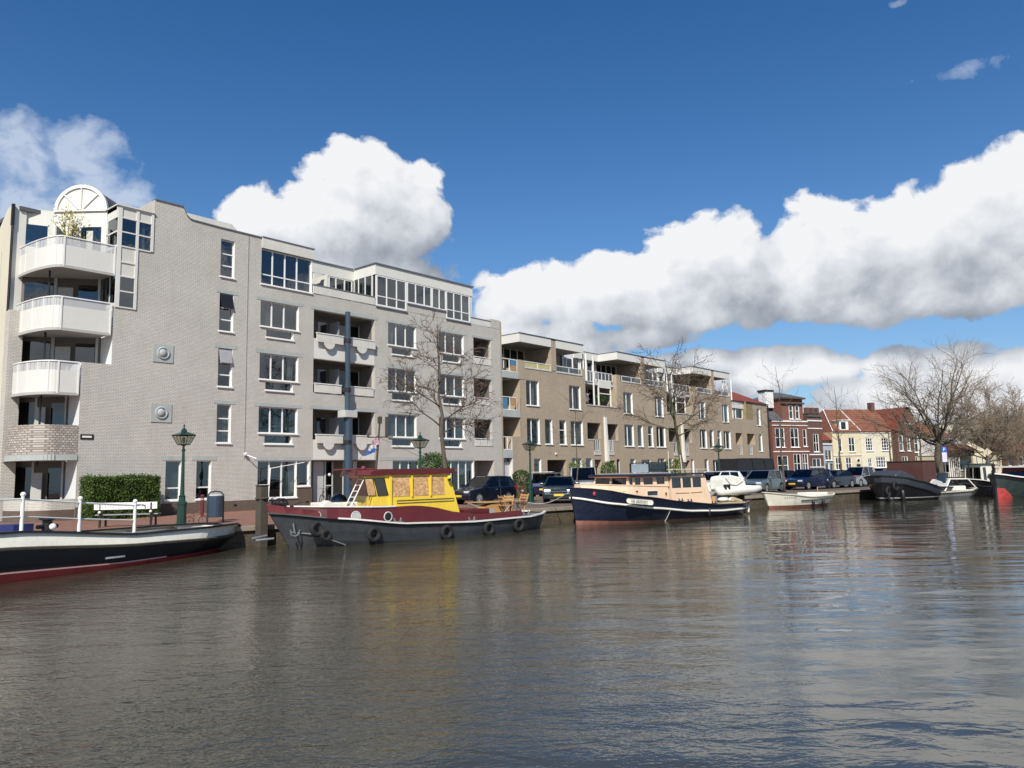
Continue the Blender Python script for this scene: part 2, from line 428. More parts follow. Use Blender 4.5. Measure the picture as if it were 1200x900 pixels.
# parapet block at the right end, returns, body
w.box(39.89, 40.87, Y0+.002, Y0+.40, 11.92, 12.56)
w.quad((40.87, Y0, 0), (40.87, Y0+9, 0), (40.87, Y0+9, 12.0), (40.87, Y0, 12.0))
w.quad((39.3, Y0+9, 0), (10.95, 46.5, 0), (10.95, 46.5, 12.2), (40.87, Y0+9, 12.0))
# thickness of the gable top
gt = [(16.0, 15.0), (17.38, 15.0)]+[(17.48+.42*(1-math.cos(t*math.pi/8)), 14.95-.52*math.sin(t*math.pi/8)) for t in range(1, 5)]+[(19.3, 14.40), (21.73, 14.40)]
for (a, c), (b, d) in zip(gt, gt[1:]): w.quad((a, Y0, c), (b, Y0, d), (b, Y0+.3, d), (a, Y0+.3, c))
w.build('wall', WB, A, True, fix=False)
cp = MB(); cp.rect_path([(a, Y0+.12, c+.003) for a, c in gt], .34, .05); cp.build('wall_coping', CAP, A, True)
# plinth
pl = MB()
for a, b in ((16.0, 21.70), (29.75, 37.98)): pl.box(a, b, Y0-.02, Y0-.002, 0, .53)
pl.box(13.07, 15.998, Y0-.02, Y0-.002, 0, .53)
pl.box(21.72, 24.10, Y0-.021, Y0-.003, 0, .50); pl.box(24.11, 25.05, Y0-.021, Y0-.003, 0, 1.08)
pl.build('plinth', DB, A, True)
# windows
for i, (a, b, c, d, mx, tz, cur) in enumerate(wins):
    window(A, a, b, c, d, Y0, mx, tz, cur=cur)
window(A, *top4[:4], Y0, top4[4], top4[5])
# open top-hung sash on the narrow windows
for k in (2, 3):
    z1 = ZT[k]; m = MB(); m.prism([(Y0+.08, z1-.05), (Y0+.04, z1-.05), (Y0-.12, z1-.74), (Y0-.08, z1-.76)], 'x', 19.48, 20.14)
    m.build('window_sash', GRP if k == 2 else BLK, A, True)
# lintels
for k in (1, 2, 3):
    for a, b in ((19.22, 20.42), (21.50, 24.35), (30.25, 33.0), (34.5, 37.4)): bx(A, 'lintel', CONC, a, b, Y0-.012, Y0+.05, ZT[k]+.004, ZT[k]+.19)
    bx(A, 'lintel', CONC, 37.9, 40.1, Y0-.012, Y0+.05, ZT[k]+.004, ZT[k]+.17)
for a, b in ((16.7, 17.9), (18.2, 19.45), (21.5, 24.95), (29.78, 37.98)): bx(A, 'lintel', CONC, a, b, Y0-.013, Y0+.05, 2.535, 2.72)
bx(A, 'lintel', CONC, 24.85, 29.65, Y0-.012, Y0+.05, 11.025, 11.22); bx(A, 'lintel', CONC, 24.85, 29.65, Y0-.012, Y0+.05, 5.395, 5.58)
# top-floor white fascias and flat roof
f = MB(); f.box(21.735, 25.0, Y0-.06, Y0+.3, 13.86, 14.44); f.box(23.27, 23.30, Y0-.065, Y0, 13.87, 14.43)
f.build('fascia', WPG, A, True)
bx(A, 'wall_coping', CAP, 21.74, 25.03, Y0-.10, Y0+.25, 14.442, 14.49)
YB_ = 38.07
f = MB(); f.box(25.0, 29.43, YB_, YB_+.3, 13.80, 14.50); f.build('fascia', WP, A, True)
f = MB(); f.box(29.44, 38.02, Y0-.04, Y0+.3, 13.86, 14.52); f.box(29.44, 29.74, Y0+.301, YB_+.28, 13.85, 14.515)
for q in (31.6, 33.8, 35.9): f.box(q, q+.03, Y0-.045, Y0, 13.87, 14.5)
f.build('fascia', WP, A, True)
cp = MB(); cp.box(29.36, 38.1, Y0-.12, Y0+.3, 14.522, 14.58); cp.box(25.0, 29.36, YB_-.08, YB_+.3, 14.502, 14.555); cp.box(29.36, 29.6, Y0+.302, YB_-.09, 14.52, 14.575)
cp.build('wall_coping', CAP, A, True)
# penthouse windows, set nearly flush
def flushwin(x0, x1, z0, z1, mx, tz=(), fw=.07, parent=A, y=Y0-.14, cur=None): return window(parent, x0, x1, z0, z1, y, mx, tz, fw, sill=False, jamb=False, cur=cur or rc())
flushwin(29.50, 31.98, 11.92, 13.86, (30.35, 31.15), (12.55,), .11)
flushwin(31.99, 34.18, 12.48, 13.86, (32.75, 33.5), (), .1)
flushwin(34.19, 35.46, 12.48, 13.86, (34.85,))
flushwin(35.47, 37.76, 11.97, 13.86, (36.2, 36.95), (12.6,), .09)
sl = MB(); sl.box(29.48, 32.02, Y0-.08, Y0+.0, 11.84, 11.915); sl.box(32.03, 35.44, Y0-.08, Y0-.003, 12.40, 12.475); sl.box(35.45, 37.8, Y0-.08, Y0-.003, 11.89, 11.965)
sl.build('window_ledge', CAP, A, True)
bx(A, 'wall', WPG, 37.77, 38.0, Y0-.001, Y0+2.0, 11.92, 13.84)
bx(A, 'wall', CONC, 38.01, 38.8, Y0+1.4, Y0+1.6, 11.92, 13.7)
# terrace walls behind parapets
flushwin(25.02, 26.5, 11.95, 13.79, (25.8,), (12.5,), y=YB_-.1); flushwin(27.1, 29.35, 11.95, 13.79, (27.6, 28.1, 28.75), y=YB_-.1)
bx(A, 'wall', WP, 26.51, 27.09, YB_, YB_+.15, 11.92, 13.79); bx(A, 'privacy_screen', WP, 26.3, 26.36, Y0+.5, YB_, 11.95, 13.35)
m = MB()
for a, b in ((Y0+.35, Y0+.95), (Y0+.98, Y0+1.6), (Y0+1.63, YB_-.02)): m.box(29.46, 29.50, a, b, 12.0, 13.83)
m.build('side_glazing', GL, A, True)
m = MB()
for a in (Y0+.301, Y0+.965, Y0+1.615, YB_-.02): m.box(29.43, 29.52, a-.03, a+.03, 11.93, 13.84)
m.build('side_glazing_frame', WF, A, True)
# parapets
bx(A, 'parapet', WPG, 25.0, 29.42, Y0-.03, Y0+.06, 11.93, 12.40); bx(A, 'parapet_rail', CAP, 24.98, 29.42, Y0-.06, Y0+.09, 12.402, 12.45)
bx(A, 'parapet', WPG, 37.85, 39.88, Y0-.01, Y0+.06, 11.93, 12.36); bx(A, 'parapet_rail', CAP, 37.83, 39.88, Y0-.04, Y0+.09, 12.362, 12.41)
# roofs
m = MB(); m.box(16.0, 25.0, Y0+.31, Y0+9, 14.2, 14.38); m.box(25.0, 38.0, YB_+.31, Y0+9, 14.2, 14.36); m.box(29.75, 38.0, Y0+.301, YB_+.305, 14.2, 14.37)
m.box(25.0, 29.42, Y0+.07, YB_+.7, 11.78, 11.91); m.box(37.78, 40.8, Y0+.07, Y0+9, 11.7, 11.90); m.box(38.0, 38.2, Y0+1.7, Y0+9, 11.91, 14.2)
m.build('roof', ROOFD, A, True)
# roof house behind the gable
m = MB(); m.prism([(18.4, 14.2), (18.4, 15.55), (21.2, 15.55), (22.8, 14.2)], 'y', Y0+2.2, Y0+5.2); m.build('stair_head', WPG, A, True)
# loggia interiors and balustrades
for i, (a, b, c, d) in enumerate(LOG):
    yb = Y0+1.45; fl = {0: 2.72, 1: 6.30, 2: 8.36}[i]
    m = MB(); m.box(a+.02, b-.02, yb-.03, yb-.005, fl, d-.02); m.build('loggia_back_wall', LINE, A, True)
    m = MB(); m.box(a+.1, a+1.0, yb-.06, yb-.035, fl+.05, d-.25); m.box(a+1.25, a+1.85, yb-.06, yb-.035, fl+.05, d-.35)
    m.box(a+2.6, a+3.35, yb-.06, yb-.035, fl+.05, d-.3); m.box(a+3.45, a+4.2, yb-.06, yb-.035, fl+.05, d-.3); m.build('loggia_glazing', GLD, A, True)
    m = MB()
    for q in (a+2.55, a+3.40, a+4.24): m.box(q-.03, q+.03, yb-.09, yb-.062, fl+.05, d-.25)
    m.build('loggia_frame', CONCL, A, True)
    bx(A, 'loggia_screen', GRP, a+2.06, a+2.12, Y0+.5, yb-.07, fl+.1, d-.35)
def shade_lining(parent, a, b, c, d, y0, y1, mat=None):  # dark sheets added behind the reveal to put shade into the recess
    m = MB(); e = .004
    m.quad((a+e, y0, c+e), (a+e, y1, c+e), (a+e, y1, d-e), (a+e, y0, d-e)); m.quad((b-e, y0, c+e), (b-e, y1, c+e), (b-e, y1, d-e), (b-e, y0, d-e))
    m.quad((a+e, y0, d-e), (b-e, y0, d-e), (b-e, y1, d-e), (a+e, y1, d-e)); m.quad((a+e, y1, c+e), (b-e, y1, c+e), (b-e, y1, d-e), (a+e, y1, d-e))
    m.build('loggia_shade_lining', mat or LINE, parent, True, fix=False)
for a, b, c, d in LOG: shade_lining(A, a, b, c, d, Y0+.30, Y0+1.41)
for k in (1, 2, 3): shade_lining(A, 38.07, 39.87, ZT[k]-1.85, ZT[k], Y0+.24, Y0+1.42)
def balus(x0, x1, z0, z1, y, ornament=True):
    o = bx(A, 'balustrade', WPG, x0, x1, y, y+.06, z0, z1)
    r_ = MB().box(x0-.02, x1+.02, y-.03, y+.09, z1+.002, z1+.05).build('rail', WF, None); sub(r_, o, A, True)
    if ornament:
        m = MB(); xc = (x0+x1)/2-.05
        m.prism([(xc-.42, z0)]+[(xc-.36*math.cos(t*math.pi/10), z0-.02-.34*math.sin(t*math.pi/10)) for t in range(11)]+[(xc+.42, z0)], 'y', y+.004, y+.055)
        sub(m.build('scallop', WPG, None), o, A, True)
for i, (zt, zb, zw) in enumerate(((3.94, 3.49, 2.60), (6.80, 6.33, None), (9.63, 9.17, 8.25))):
    y = Y0-.22 if zw else Y0-.05
    balus(25.14, 26.95, zb, zt, y, bool(zw)); balus(27.42, 29.30, zb, zt, y, bool(zw))
    if zw: bx(A, 'balcony_apron', WP, 25.08, 29.40, Y0-.004, Y0+.10, zw, zt-.25)
    m = MB()
    for q in (26.93, 27.40): m.box(q-.03, q+.03, y+.062, y+.12, zb, zt)
    m.build('balustrade_post', WF, A, True)
    # slab floor
    bx(A, 'balcony_floor', CEIL, 25.08, 29.40, Y0+.105, Y0+1.4, (zb-.1), (zb-.02)) if i != 1 else None
# big column
m = MB(); m.tube((27.16, Y0-.42, 0), (27.16, Y0-.42, 4.95), .24, .235, 20); m.build('column', BLUEC, A, True, smooth=False)
bx(A, 'column_capital', CONCL, 26.72, 27.60, Y0-.70, Y0-.012, 4.96, 5.36, bevel=.02)
m = MB(); m.tube((27.12, Y0-.38, 5.37), (27.12, Y0-.38, 11.10), .155, .15, 16); m.build('upper_column', BLUEC, A, True)
m = MB()
for z in (3.55, 6.55, 9.4): m.tube((27.14, Y0-.40, z-.12), (27.14, Y0-.40, z+.12), .262 if z < 4 else .185, None, 20); m.box(26.98, 27.30, Y0-.3, Y0-.1, z-.1, z+.1)
m.build('column_collar', BLK, A, True)
# entrance
bx(A, 'entrance_wall', CONCL, 25.52, 26.2, Y0+.55, Y0+.75, 0, 2.5); bx(A, 'entrance_wall', CONCL, 28.2, 28.5, Y0+.5, Y0+.7, 0, 2.5)
m = MB(); m.box(26.25, 26.32, Y0+.5, Y0+.56, 0, 2.5); m.box(26.74, 26.81, Y0+.5, Y0+.56, 0, 2.5); m.box(26.32, 26.74, Y0+.5, Y0+.56, 1.1, 1.17); m.box(27.5, 27.56, Y0+.5, Y0+.56, 0, 2.5); m.box(28.1, 28.16, Y0+.5, Y0+.56, 0, 2.5); m.box(27.56, 28.1, Y0+.5, Y0+.56, 2.1, 2.17)
fr_ = m.build('entrance_door', CONCL, A, True)
sub(MB().box(26.325, 26.735, Y0+.53, Y0+.54, .05, 2.48).box(27.565, 28.095, Y0+.53, Y0+.54, .05, 2.48).build('glass', GLD, None), fr_, A, True)
m = MB(); m.ball((26.55, Y0+.48, 1.75), .10, sc=(1, .5, 1)); m.build('entrance_lamp', WF, A, True, smooth=True)
# small loggias right
for k in (1, 2, 3):
    z1 = ZT[k]; o = bx(A, 'balustrade', WPG, 38.10, 39.84, Y0-.03, Y0+.02, z1-1.84, z1-1.42)
    m = MB(); m.box(38.07, 39.87, Y0-.05, Y0+.04, z1-1.36, z1-1.31)
    for q in (38.12, 38.7, 39.3, 39.80): m.box(q-.02, q+.02, Y0-.02, Y0+.01, z1-1.419, z1-1.361)
    sub(m.build('rail', WF, None), o, A, True)
    m = MB(); m.box(38.4, 39.3, Y0+1.44, Y0+1.49, z1-1.8, z1-.1); m.build('loggia_glazing', GLD, A, True)
m = MB(); m.box(38.3, 38.9, Y0+1.54, Y0+1.59, 0, 2.3); m.build('loggia_door', DOORG, A, True)
# precast medallions
for z in (7.59, 4.75):
    m = MB(); m.box(16.14, 17.12, Y0-.035, Y0-.002, z-.42, z+.44); o = m.build('medallion', CONC, A, True)
    m = MB(); m.torus((16.63, Y0-.05, z+.02), .26, .045, 'y', 24, 8); m.ball((16.60, Y0-.04, z+.02), .20, 16, 10, (1, .6, 1)); sub(m.build('ring', CONC, None, smooth=True), o, A, True)
# plaque, downpipe, wall lamp
o = bx(A, 'name_plate', BLK, 13.14, 13.68, Y0-.03, Y0-.002, 3.46, 3.68); sub(MB().box(13.21, 13.60, Y0-.034, Y0-.031, 3.53, 3.61).build('lettering_strip', WF, None), o, A, True)
m = MB(); m.box(20.965, 20.98, Y0-.018, Y0-.002, 2.6, 14.35); m.build('expansion_joint', CAP, A, True)
m = MB(); m.ball((20.96, Y0-.12, 2.86), .09); m.tube((20.96, Y0-.1, 2.83), (21.35, Y0-.5, 2.62), .025); m.build('wall_lamp', WF, A, True)
m = MB()
for x, z in ((20.5, .30), (24.75, .30)): m.box(x-.09, x+.09, Y0-.03, Y0-.022, z-.05, z+.05)
m.build('vent', BLK, A, True)
# laundry pole in the ground window
m = MB(); m.tube((22.15, Y0-.3, .1), (22.28, Y0-.3, 2.15), .04); m.tube((22.28, Y0-.3, 2.12), (24.2, Y0-.5, 2.42), .02); m.build('awning_arm', WF, A, True)

# ---- left end: curved balconies and glazed bay
def arc(xr, xl, yl, n=14, xj=12.15, y=Y0):
    pts = [(xr, y), (xj, y)]
    a, b = xj-xl, yl-y
    for i in range(1, n+1):
        t = i/n*math.pi/2; pts.append((xj-a*math.sin(t), y+b*(1-math.cos(t))))
    return pts
def curved_balcony(xr, xl, yl, z0, z1):
    P_ = arc(xr, xl, yl); n = len(P_)
    m = MB()
    for (a, b), (c, d) in zip(P_, P_[1:]):
        m.quad((a, b, z0), (c, d, z0), (c, d, z1-.38), (a, b, z1-.38)); m.quad((a, b+.05, z0), (a, b+.05, z1-.38), (c+.04, d+.04, z1-.38), (c+.04, d+.04, z0))
    o = m.build('balcony', WP, A, True, fix=False)
    m = MB()
    for (a, b), (c, d) in zip(P_, P_[1:]): m.quad((a, b+.01, z1-.378), (c+.01, d+.01, z1-.378), (c+.01, d+.01, z1-.03), (a, b+.01, z1-.03))
    sub(m.build('translucent_screen', SCR, None, fix=False), o, A, True)
    m = MB(); m.path([(a, b, z1) for a, b in P_], .035, 6)
    [m.box(P_[k][0]-.02, P_[k][0]+.02, P_[k][1]-.025, P_[k][1]-.002, z0, z1) for k in (4, 7, 10, 13)]; m.box(12.12, 12.18, Y0-.03, Y0-.004, z0, z1); m.box(xr-.06, xr-.0, Y0-.03, Y0-.004, z0, z1)
    sub(m.build('rail', WF, None), o, A, True)
    m = MB()
    top = [(a, b+.06) for a, b in P_]+[(xl+.1, 40.4), (xr, 40.4)]
    m.poly([(a, b, z0+.02) for a, b in top]); m.poly([(a, b, z0+.14) for a, b in top])
    m.rect_path([(a, b+.03, z0-.05) for a, b in P_], .10, .12)
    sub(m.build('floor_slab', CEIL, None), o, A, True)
m_, nt_, b_ = base_mat('perforated_screen'); b_.inputs['Base Color'].default_value = (.62, .63, .62, 1); b_.inputs['Roughness'].default_value = .5
b_.inputs['Alpha'].default_value = .72; SCR = m_
curved_balcony(14.30, 11.45, 39.4, 10.98, 12.33)
curved_balcony(14.22, 11.38, 39.2, 8.20, 9.63)
curved_balcony(12.99, 11.15, 38.4, 5.40, 6.80)
# brick balcony on the first floor and brick parapet at ground level
P_ = arc(13.05, 11.0, 38.2)
m = MB()
for (a, b), (c, d) in zip(P_, P_[1:]): m.quad((a, b, 2.80), (c, d, 2.80), (c, d, 4.06), (a, b, 4.06)); m.quad((a, b+.12, 2.8), (a, b+.12, 4.06), (c+.1, d+.1, 4.06), (c+.1, d+.1, 2.8)); m.quad((a, b, 4.06), (c, d, 4.06), (c+.1, d+.1, 4.06), (a, b+.12, 4.06))
m.build('brick_balcony', HB, A, True, fix=False)
m = MB()
for (a, b), (c, d) in zip(P_, P_[1:]): m.quad((a, b-.04, 2.55), (c-.04, d, 2.55), (c-.04, d, 2.80), (a, b-.04, 2.80)); m.quad((a, b-.04, 2.80), (c-.04, d, 2.80), (c, d+.02, 2.80), (a, b+.02, 2.80))
m.poly([(a, b-.04 if i < 2 else b, 2.551) for i, (a, b) in enumerate(P_)]+[(11.1, 40.4, 2.551), (13.05, 40.4, 2.551)])
m.build('balcony_slab', CONC, A, True, fix=False)
m = MB()
for (a, b), (c, d) in zip(P_, P_[1:]): m.quad((a, b, .45), (c, d, .45), (c, d, .90), (a, b, .90)); m.quad((a, b, .90), (c, d, .90), (c+.1, d+.1, .90), (a, b+.12, .90))
m.build('terrace_parapet', WB, A, True, fix=False)
m = MB()
for (a, b), (c, d) in zip(P_, P_[1:]): m.quad((a, b, 0), (c, d, 0), (c, d, .45), (a, b, .45))
m.build('terrace_plinth', DB, A, True, fix=False)
# corner pillar and side wall running away
m = MB(); m.box(11.0, 11.55, 38.7, 39.3, 0, 9.3); m.build('corner_pillar', WB, A, True)
m = MB(); m.box(11.12, 11.62, 39.3, 39.8, 9.31, 14.25); m.build('corner_pillar', WP, A, True)
m = MB(); m.poly([(11.02, 39.31, 0), (11.02, 47, 0), (11.02, 47, 9.5), (11.02, 43.0, 11.4), (11.02, 41.4, 13.2), (11.02, 39.9, 14.25), (11.02, 39.31, 14.25)]); m.poly([(11.02, 47, 0), (40.8, 47, 0), (40.8, 47, 12), (11.02, 47, 9.5)])
m.build('side_wall', CLAD2, A, True, fix=False)
m = MB(); m.tube((11.05, 39.2, 9.4), (11.05, 39.2, 14.2), .05); m.box(10.98, 11.1, 39.15, 39.29, 13.3, 14.3); m.build('downpipe', BLK, A, True)
# recess side walls (sunlit reveals)
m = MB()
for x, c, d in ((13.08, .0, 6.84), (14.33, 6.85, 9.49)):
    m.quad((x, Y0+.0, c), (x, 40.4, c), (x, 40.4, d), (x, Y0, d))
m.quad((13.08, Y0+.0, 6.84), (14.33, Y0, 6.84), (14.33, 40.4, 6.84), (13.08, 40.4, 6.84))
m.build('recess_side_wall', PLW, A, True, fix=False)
yb = 40.4
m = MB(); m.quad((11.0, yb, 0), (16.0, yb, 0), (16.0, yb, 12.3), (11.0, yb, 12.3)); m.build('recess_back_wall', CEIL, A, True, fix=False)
def wseg2(mb, p, q, t0, t1, z0, z1, off, th):
    p, q = Vector((p[0], p[1], 0)), Vector((q[0], q[1], 0)); d = (q-p); L_ = d.length; d.normalize(); nn = Vector((d.y, -d.x, 0))
    a, b = p+d*(t0*L_)+nn*off, p+d*(t1*L_)+nn*off; pts = [a, b, b+nn*th, a+nn*th]
    mb.add([(v.x, v.y, z) for z in (z0, z1) for v in pts], [(0, 1, 2, 3), (7, 6, 5, 4)]+[(i, i+4, (i+1) % 4+4, (i+1) % 4) for i in range(4)])
for fl, top, xr in ((.05, 2.55, 13.08), (2.85, 5.45, 13.08), (5.6, 8.25, 13.08), (6.9, 8.25, 14.33), (8.4, 11.0, 14.33)):
    if fl == 5.6: top = 6.85
    p_, q_ = (11.5, 39.35), (xr, 37.3)
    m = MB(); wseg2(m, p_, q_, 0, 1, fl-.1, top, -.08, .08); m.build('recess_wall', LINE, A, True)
    if fl == 6.9: fl = 5.6
    m = MB(); wseg2(m, p_, q_, .06, .40, max(fl+.35, fl), top-.25, .01, .02); wseg2(m, p_, q_, .70, .93, fl, top-.3, .01, .02); m.build('recess_glazing', GLD, A, True)
    m = MB(); wseg2(m, p_, q_, .41, .45, fl, top, .01, .05); wseg2(m, p_, q_, .94, .97, fl, top, .01, .05); m.build('recess_frame', CONCL, A, True)
    m = MB(); wseg2(m, p_, q_, .48, .66, fl, top-.5, .25, .04); m.build('recess_screen', CEIL, A, True)
m = MB()
for z0, z1, x in ((3.3, 5.4, 11.95), (6.4, 8.22, 12.0), (9.4, 11.0, 12.05)): m.tube((x, 37.3, z0-1), (x, 37.3, z1), .045)
m.build('balcony_post', BLK, A, True)
# glazed bay right of the curved balconies
bay = MB(); bay.box(14.34, 14.52, Y0-.05, Y0+.02, 9.50, 14.28); bay.box(15.17, 15.29, Y0-.05, Y0+.02, 9.50, 14.28); bay.box(15.86, 15.98, Y0-.05, Y0+.02, 12.40, 14.28)
for z in (9.50, 10.25, 10.95, 11.62, 12.36, 13.05, 13.72, 14.22): bay.box(14.52, 15.17, Y0-.045, Y0+.015, z, z+.06)
for z in (12.36, 13.05, 13.72, 14.22): bay.box(15.29, 15.86, Y0-.045, Y0+.015, z, z+.06)
o = bay.build('bay_frame', WP, A, True)
m = MB()
for a, b, c, d in ((14.52, 15.17, 11.01, 12.36), (14.52, 15.17, 13.78, 14.22), (15.29, 15.86, 13.78, 14.22)): m.quad((a, Y0-.005, c), (b, Y0-.005, c), (b, Y0-.005, d), (a, Y0-.005, d))
m.build('bay_panel', WPG, A, True, fix=False)
m = MB()
for a, b, c, d in ((14.52, 15.17, 9.56, 10.95), (14.52, 15.17, 12.42, 13.72), (15.29, 15.86, 12.42, 13.72)): m.quad((a, Y0-.002, c), (b, Y0-.002, c), (b, Y0-.002, d), (a, Y0-.002, d)); DK.append((a, b, c, d, Y0+.02))
m.build('bay_glazing', GL, A, True, fix=False)
m = MB(); m.box(15.45, 15.62, Y0+.1, Y0+.14, 12.4, 13.7); m.build('bay_curtain', CURW, A, True)
# return of the bay, facing left
m = MB(); m.box(14.30, 14.335, Y0, 37.1, 13.72, 14.28); m.box(14.30, 14.335, Y0, 37.1, 12.3, 12.42); m.box(14.30, 14.335, 37.0, 37.1, 12.42, 13.72); m.box(14.30, 14.335, Y0, 37.1, 13.03, 13.10)
m.box(14.30, 14.335, 36.03, 37.0, 9.5, 9.7); m.box(14.30, 14.335, Y0+.5, Y0+.56, 9.7, 12.3); m.build('bay_return_frame', WP, A, True)
m = MB(); m.quad((14.32, Y0+.03, 9.5), (14.32, 37.1, 9.5), (14.32, 37.1, 13.72), (14.32, Y0+.03, 13.72)); m.build('bay_return_glazing', GL, A, True, fix=False)
# penthouse chamfer wall with the fanlight gable
def wseg(mb, p, q, z0, z1, th=.08):
    p, q = Vector((p[0], p[1], 0)), Vector((q[0], q[1], 0)); d = (q-p).normalized(); nrm = Vector((d.y, -d.x, 0))*th
    pts = [p, q, q-nrm, p-nrm]; n = len(mb.v)
    mb.add([(v.x, v.y, z) for z in (z0, z1) for v in pts], [(0, 1, 2, 3), (7, 6, 5, 4)]+[(i, i+4, (i+1) % 4+4, (i+1) % 4) for i in range(4)])
PL, PR, P0 = Vector((12.67, 39.0, 0)), Vector((14.28, 37.08, 0)), Vector((11.4, 39.5, 0))
dd = (PR-PL); Ld = dd.length; dd.normalize()
ps = lambda t: (PL.x+dd.x*t, PL.y+dd.y*t)
m = MB(); wseg(m, ps(0), ps(.95), 11.1, 13.05); wseg(m, ps(0), ps(1.0), 13.5, 14.28); wseg(m, ps(1.0), ps(Ld), 13.5, 14.28); wseg(m, ps(.9), ps(1.3), 11.1, 13.5); wseg(m, ps(2.25), ps(Ld), 11.1, 13.5); wseg(m, ps(0), ps(.95), 13.05, 13.5)
wseg(m, P0, PL, 13.55, 14.25); wseg(m, P0, PL, 11.1, 12.5); wseg(m, (12.45, 39.08), PL, 12.5, 13.55)
m.build('penthouse_wall', WP, A, True)
m = MB(); wseg(m, ps(1.3), ps(2.25), 11.2, 13.5, .03); wseg(m, P0, (12.45, 39.08), 12.5, 13.55, .03); m.build('penthouse_glazing', GL, A, True)
m = MB(); wseg(m, ps(1.3), ps(1.36), 11.2, 13.5, .14); wseg(m, ps(2.2), ps(2.26), 11.2, 13.5, .14); wseg(m, ps(1.37), ps(2.19), 13.44, 13.51, .14); m.build('penthouse_door_frame', BLUEC, A, True)
m = MB(); wseg(m, ps(1.6), ps(1.9), 11.2, 13.3, -.06); m.build('penthouse_curtain', CURW, A, True)
m = MB(); m.box(11.3, 14.3, 39.2, 44, 14.1, 14.28); m.poly([(PL.x, PL.y, 14.27), (PR.x, PR.y, 14.27), (14.3, 39.3, 14.27), (12.6, 39.3, 14.27)]); m.box(14.3, 16.0, Y0+.05, 44, 14.1, 14.28); m.build('roof', ROOFD, A, True)
m = MB(); m.box(14.25, 16.0, Y0-.10, Y0+.1, 14.282, 14.34); wseg(m, (14.25, Y0), (14.24, 37.1), 14.284, 14.34, -.12); wseg(m, P0, PL, 14.252, 14.31, .12); m.build('wall_coping', WPG, A, True)
# fanlight: half disc with ring and spokes, barrel vault behind
rr = Ld/2-.02; cxy = ps(Ld/2)
def fp(a, r_, off=0.0):
    t = Ld/2+r_*math.cos(a); p = ps(t); n_ = Vector((dd.y, -dd.x, 0)); return (p[0]+n_.x*off, p[1]+n_.y*off, 14.30+r_*math.sin(a))
m = MB(); N = 24
m.poly([fp(math.pi*i/N, rr, .0) for i in range(N+1)]); m.build('fanlight_panel', WP, A, True, fix=False)
m = MB()
for i in range(N):
    a, b = math.pi*i/N, math.pi*(i+1)/N
    m.quad(fp(a, rr+.03, .07), fp(b, rr+.03, .07), fp(b, rr-.12, .07), fp(a, rr-.12, .07)); m.quad(fp(a, rr-.12, .07), fp(b, rr-.12, .07), fp(b, rr-.12, 0), fp(a, rr-.12, 0)); m.quad(fp(a, rr+.03, .07), fp(b, rr+.03, .07), fp(b, rr+.03, -.1), fp(a, rr+.03, -.1))
for a in (R(45), R(90), R(135)): m.path([fp(a, .1, .04), fp(a, rr-.1, .04)], .035, 4)
m.path([fp(0, rr, .05), fp(math.pi, rr, .05)], .06, 4)
m.build('fanlight_frame', WF, A, True, fix=False)
m = MB(); bk_ = 2.6
for i in range(N):
    a, b = math.pi*i/N, math.pi*(i+1)/N; m.quad(fp(a, rr, -.02), fp(b, rr, -.02), fp(b, rr, -bk_), fp(a, rr, -bk_))
m.poly([fp(math.pi*i/N, rr, -bk_) for i in range(N+1)])
m.build('barrel_roof', ROOFD, A, True, fix=False)
m = MB(); wseg(m, (12.2, 37.2), (13.0, 38.4), 11.1, 13.1, .05); m.build('terrace_screen', CONC, A, True)
# yellow shrub on the roof terrace
def leaf_cloud(m, n, fn, s=.06, rnd=random):
    for _ in range(n):
        p = Vector(fn()); a = Vector((rnd.gauss(0, 1), rnd.gauss(0, 1), rnd.gauss(0, 1))).normalized(); b = a.orthogonal().normalized()
        c = a.cross(b); k = s*rnd.uniform(.6, 1.4); th = rnd.uniform(0, 6.28); u = (b*math.cos(th)+c*math.sin(th))*k; v = (c*math.cos(th)-b*math.sin(th))*k*.55
        m.add([p-u, p-v*.9, p+u, p+v*.9], [(0, 1, 2, 3)])
def leafmat(name, c, c2):
    m, nt, b = base_mat(name); tc = nt.new('ShaderNodeTexCoord').outputs['Object']
    g = nt.new('ShaderNodeNewGeometry'); f = nt.ramp(g.outputs['Random Per Island'], [(0.0, 0.0), (1.0, 1.0)])
    nt.l.new(nt.mix(f, c, c2), b.inputs['Base Color']); b.inputs['Roughness'].default_value = .55; b.inputs['Specular IOR Level'].default_value = .3
    return m
LEAFY = leafmat('forsythia_leaf', (.50, .38, .03), (.30, .28, .05)); LEAFG = leafmat('hedge_leaf', (.022, .050, .010), (.085, .13, .022)); LEAFD = leafmat('dark_leaf', (.02, .045, .012), (.05, .09, .02)); LEAFM = leafmat('mid_leaf', (.04, .09, .02), (.10, .17, .04))
sh = thing('potted_shrub', 'yellow flowering shrub on the roof terrace under the white fanlight', 'shrub', (12.85, 37.7, 11.15))
m = MB(); m.lathe([(.16, 0), (.22, .4)], n=12); m.build('pot', DB, sh)
m = MB(); rs = random.Random(3)
for i in range(16): m.path([(0, 0, .3), (rs.uniform(-.2, .2), rs.uniform(-.2, .2), 1.2), (rs.uniform(-.55, .55), rs.uniform(-.4, .4), rs.uniform(2.0, 2.9))], .012, 3)
m.build('stem', WOODP, sh)
m = MB(); leaf_cloud(m, 700, lambda: (rs.gauss(0, .3), rs.gauss(0, .25), rs.uniform(1.3, 3.0)), .05); m.build('foliage', LEAFY, sh, fix=False)
interior(A)

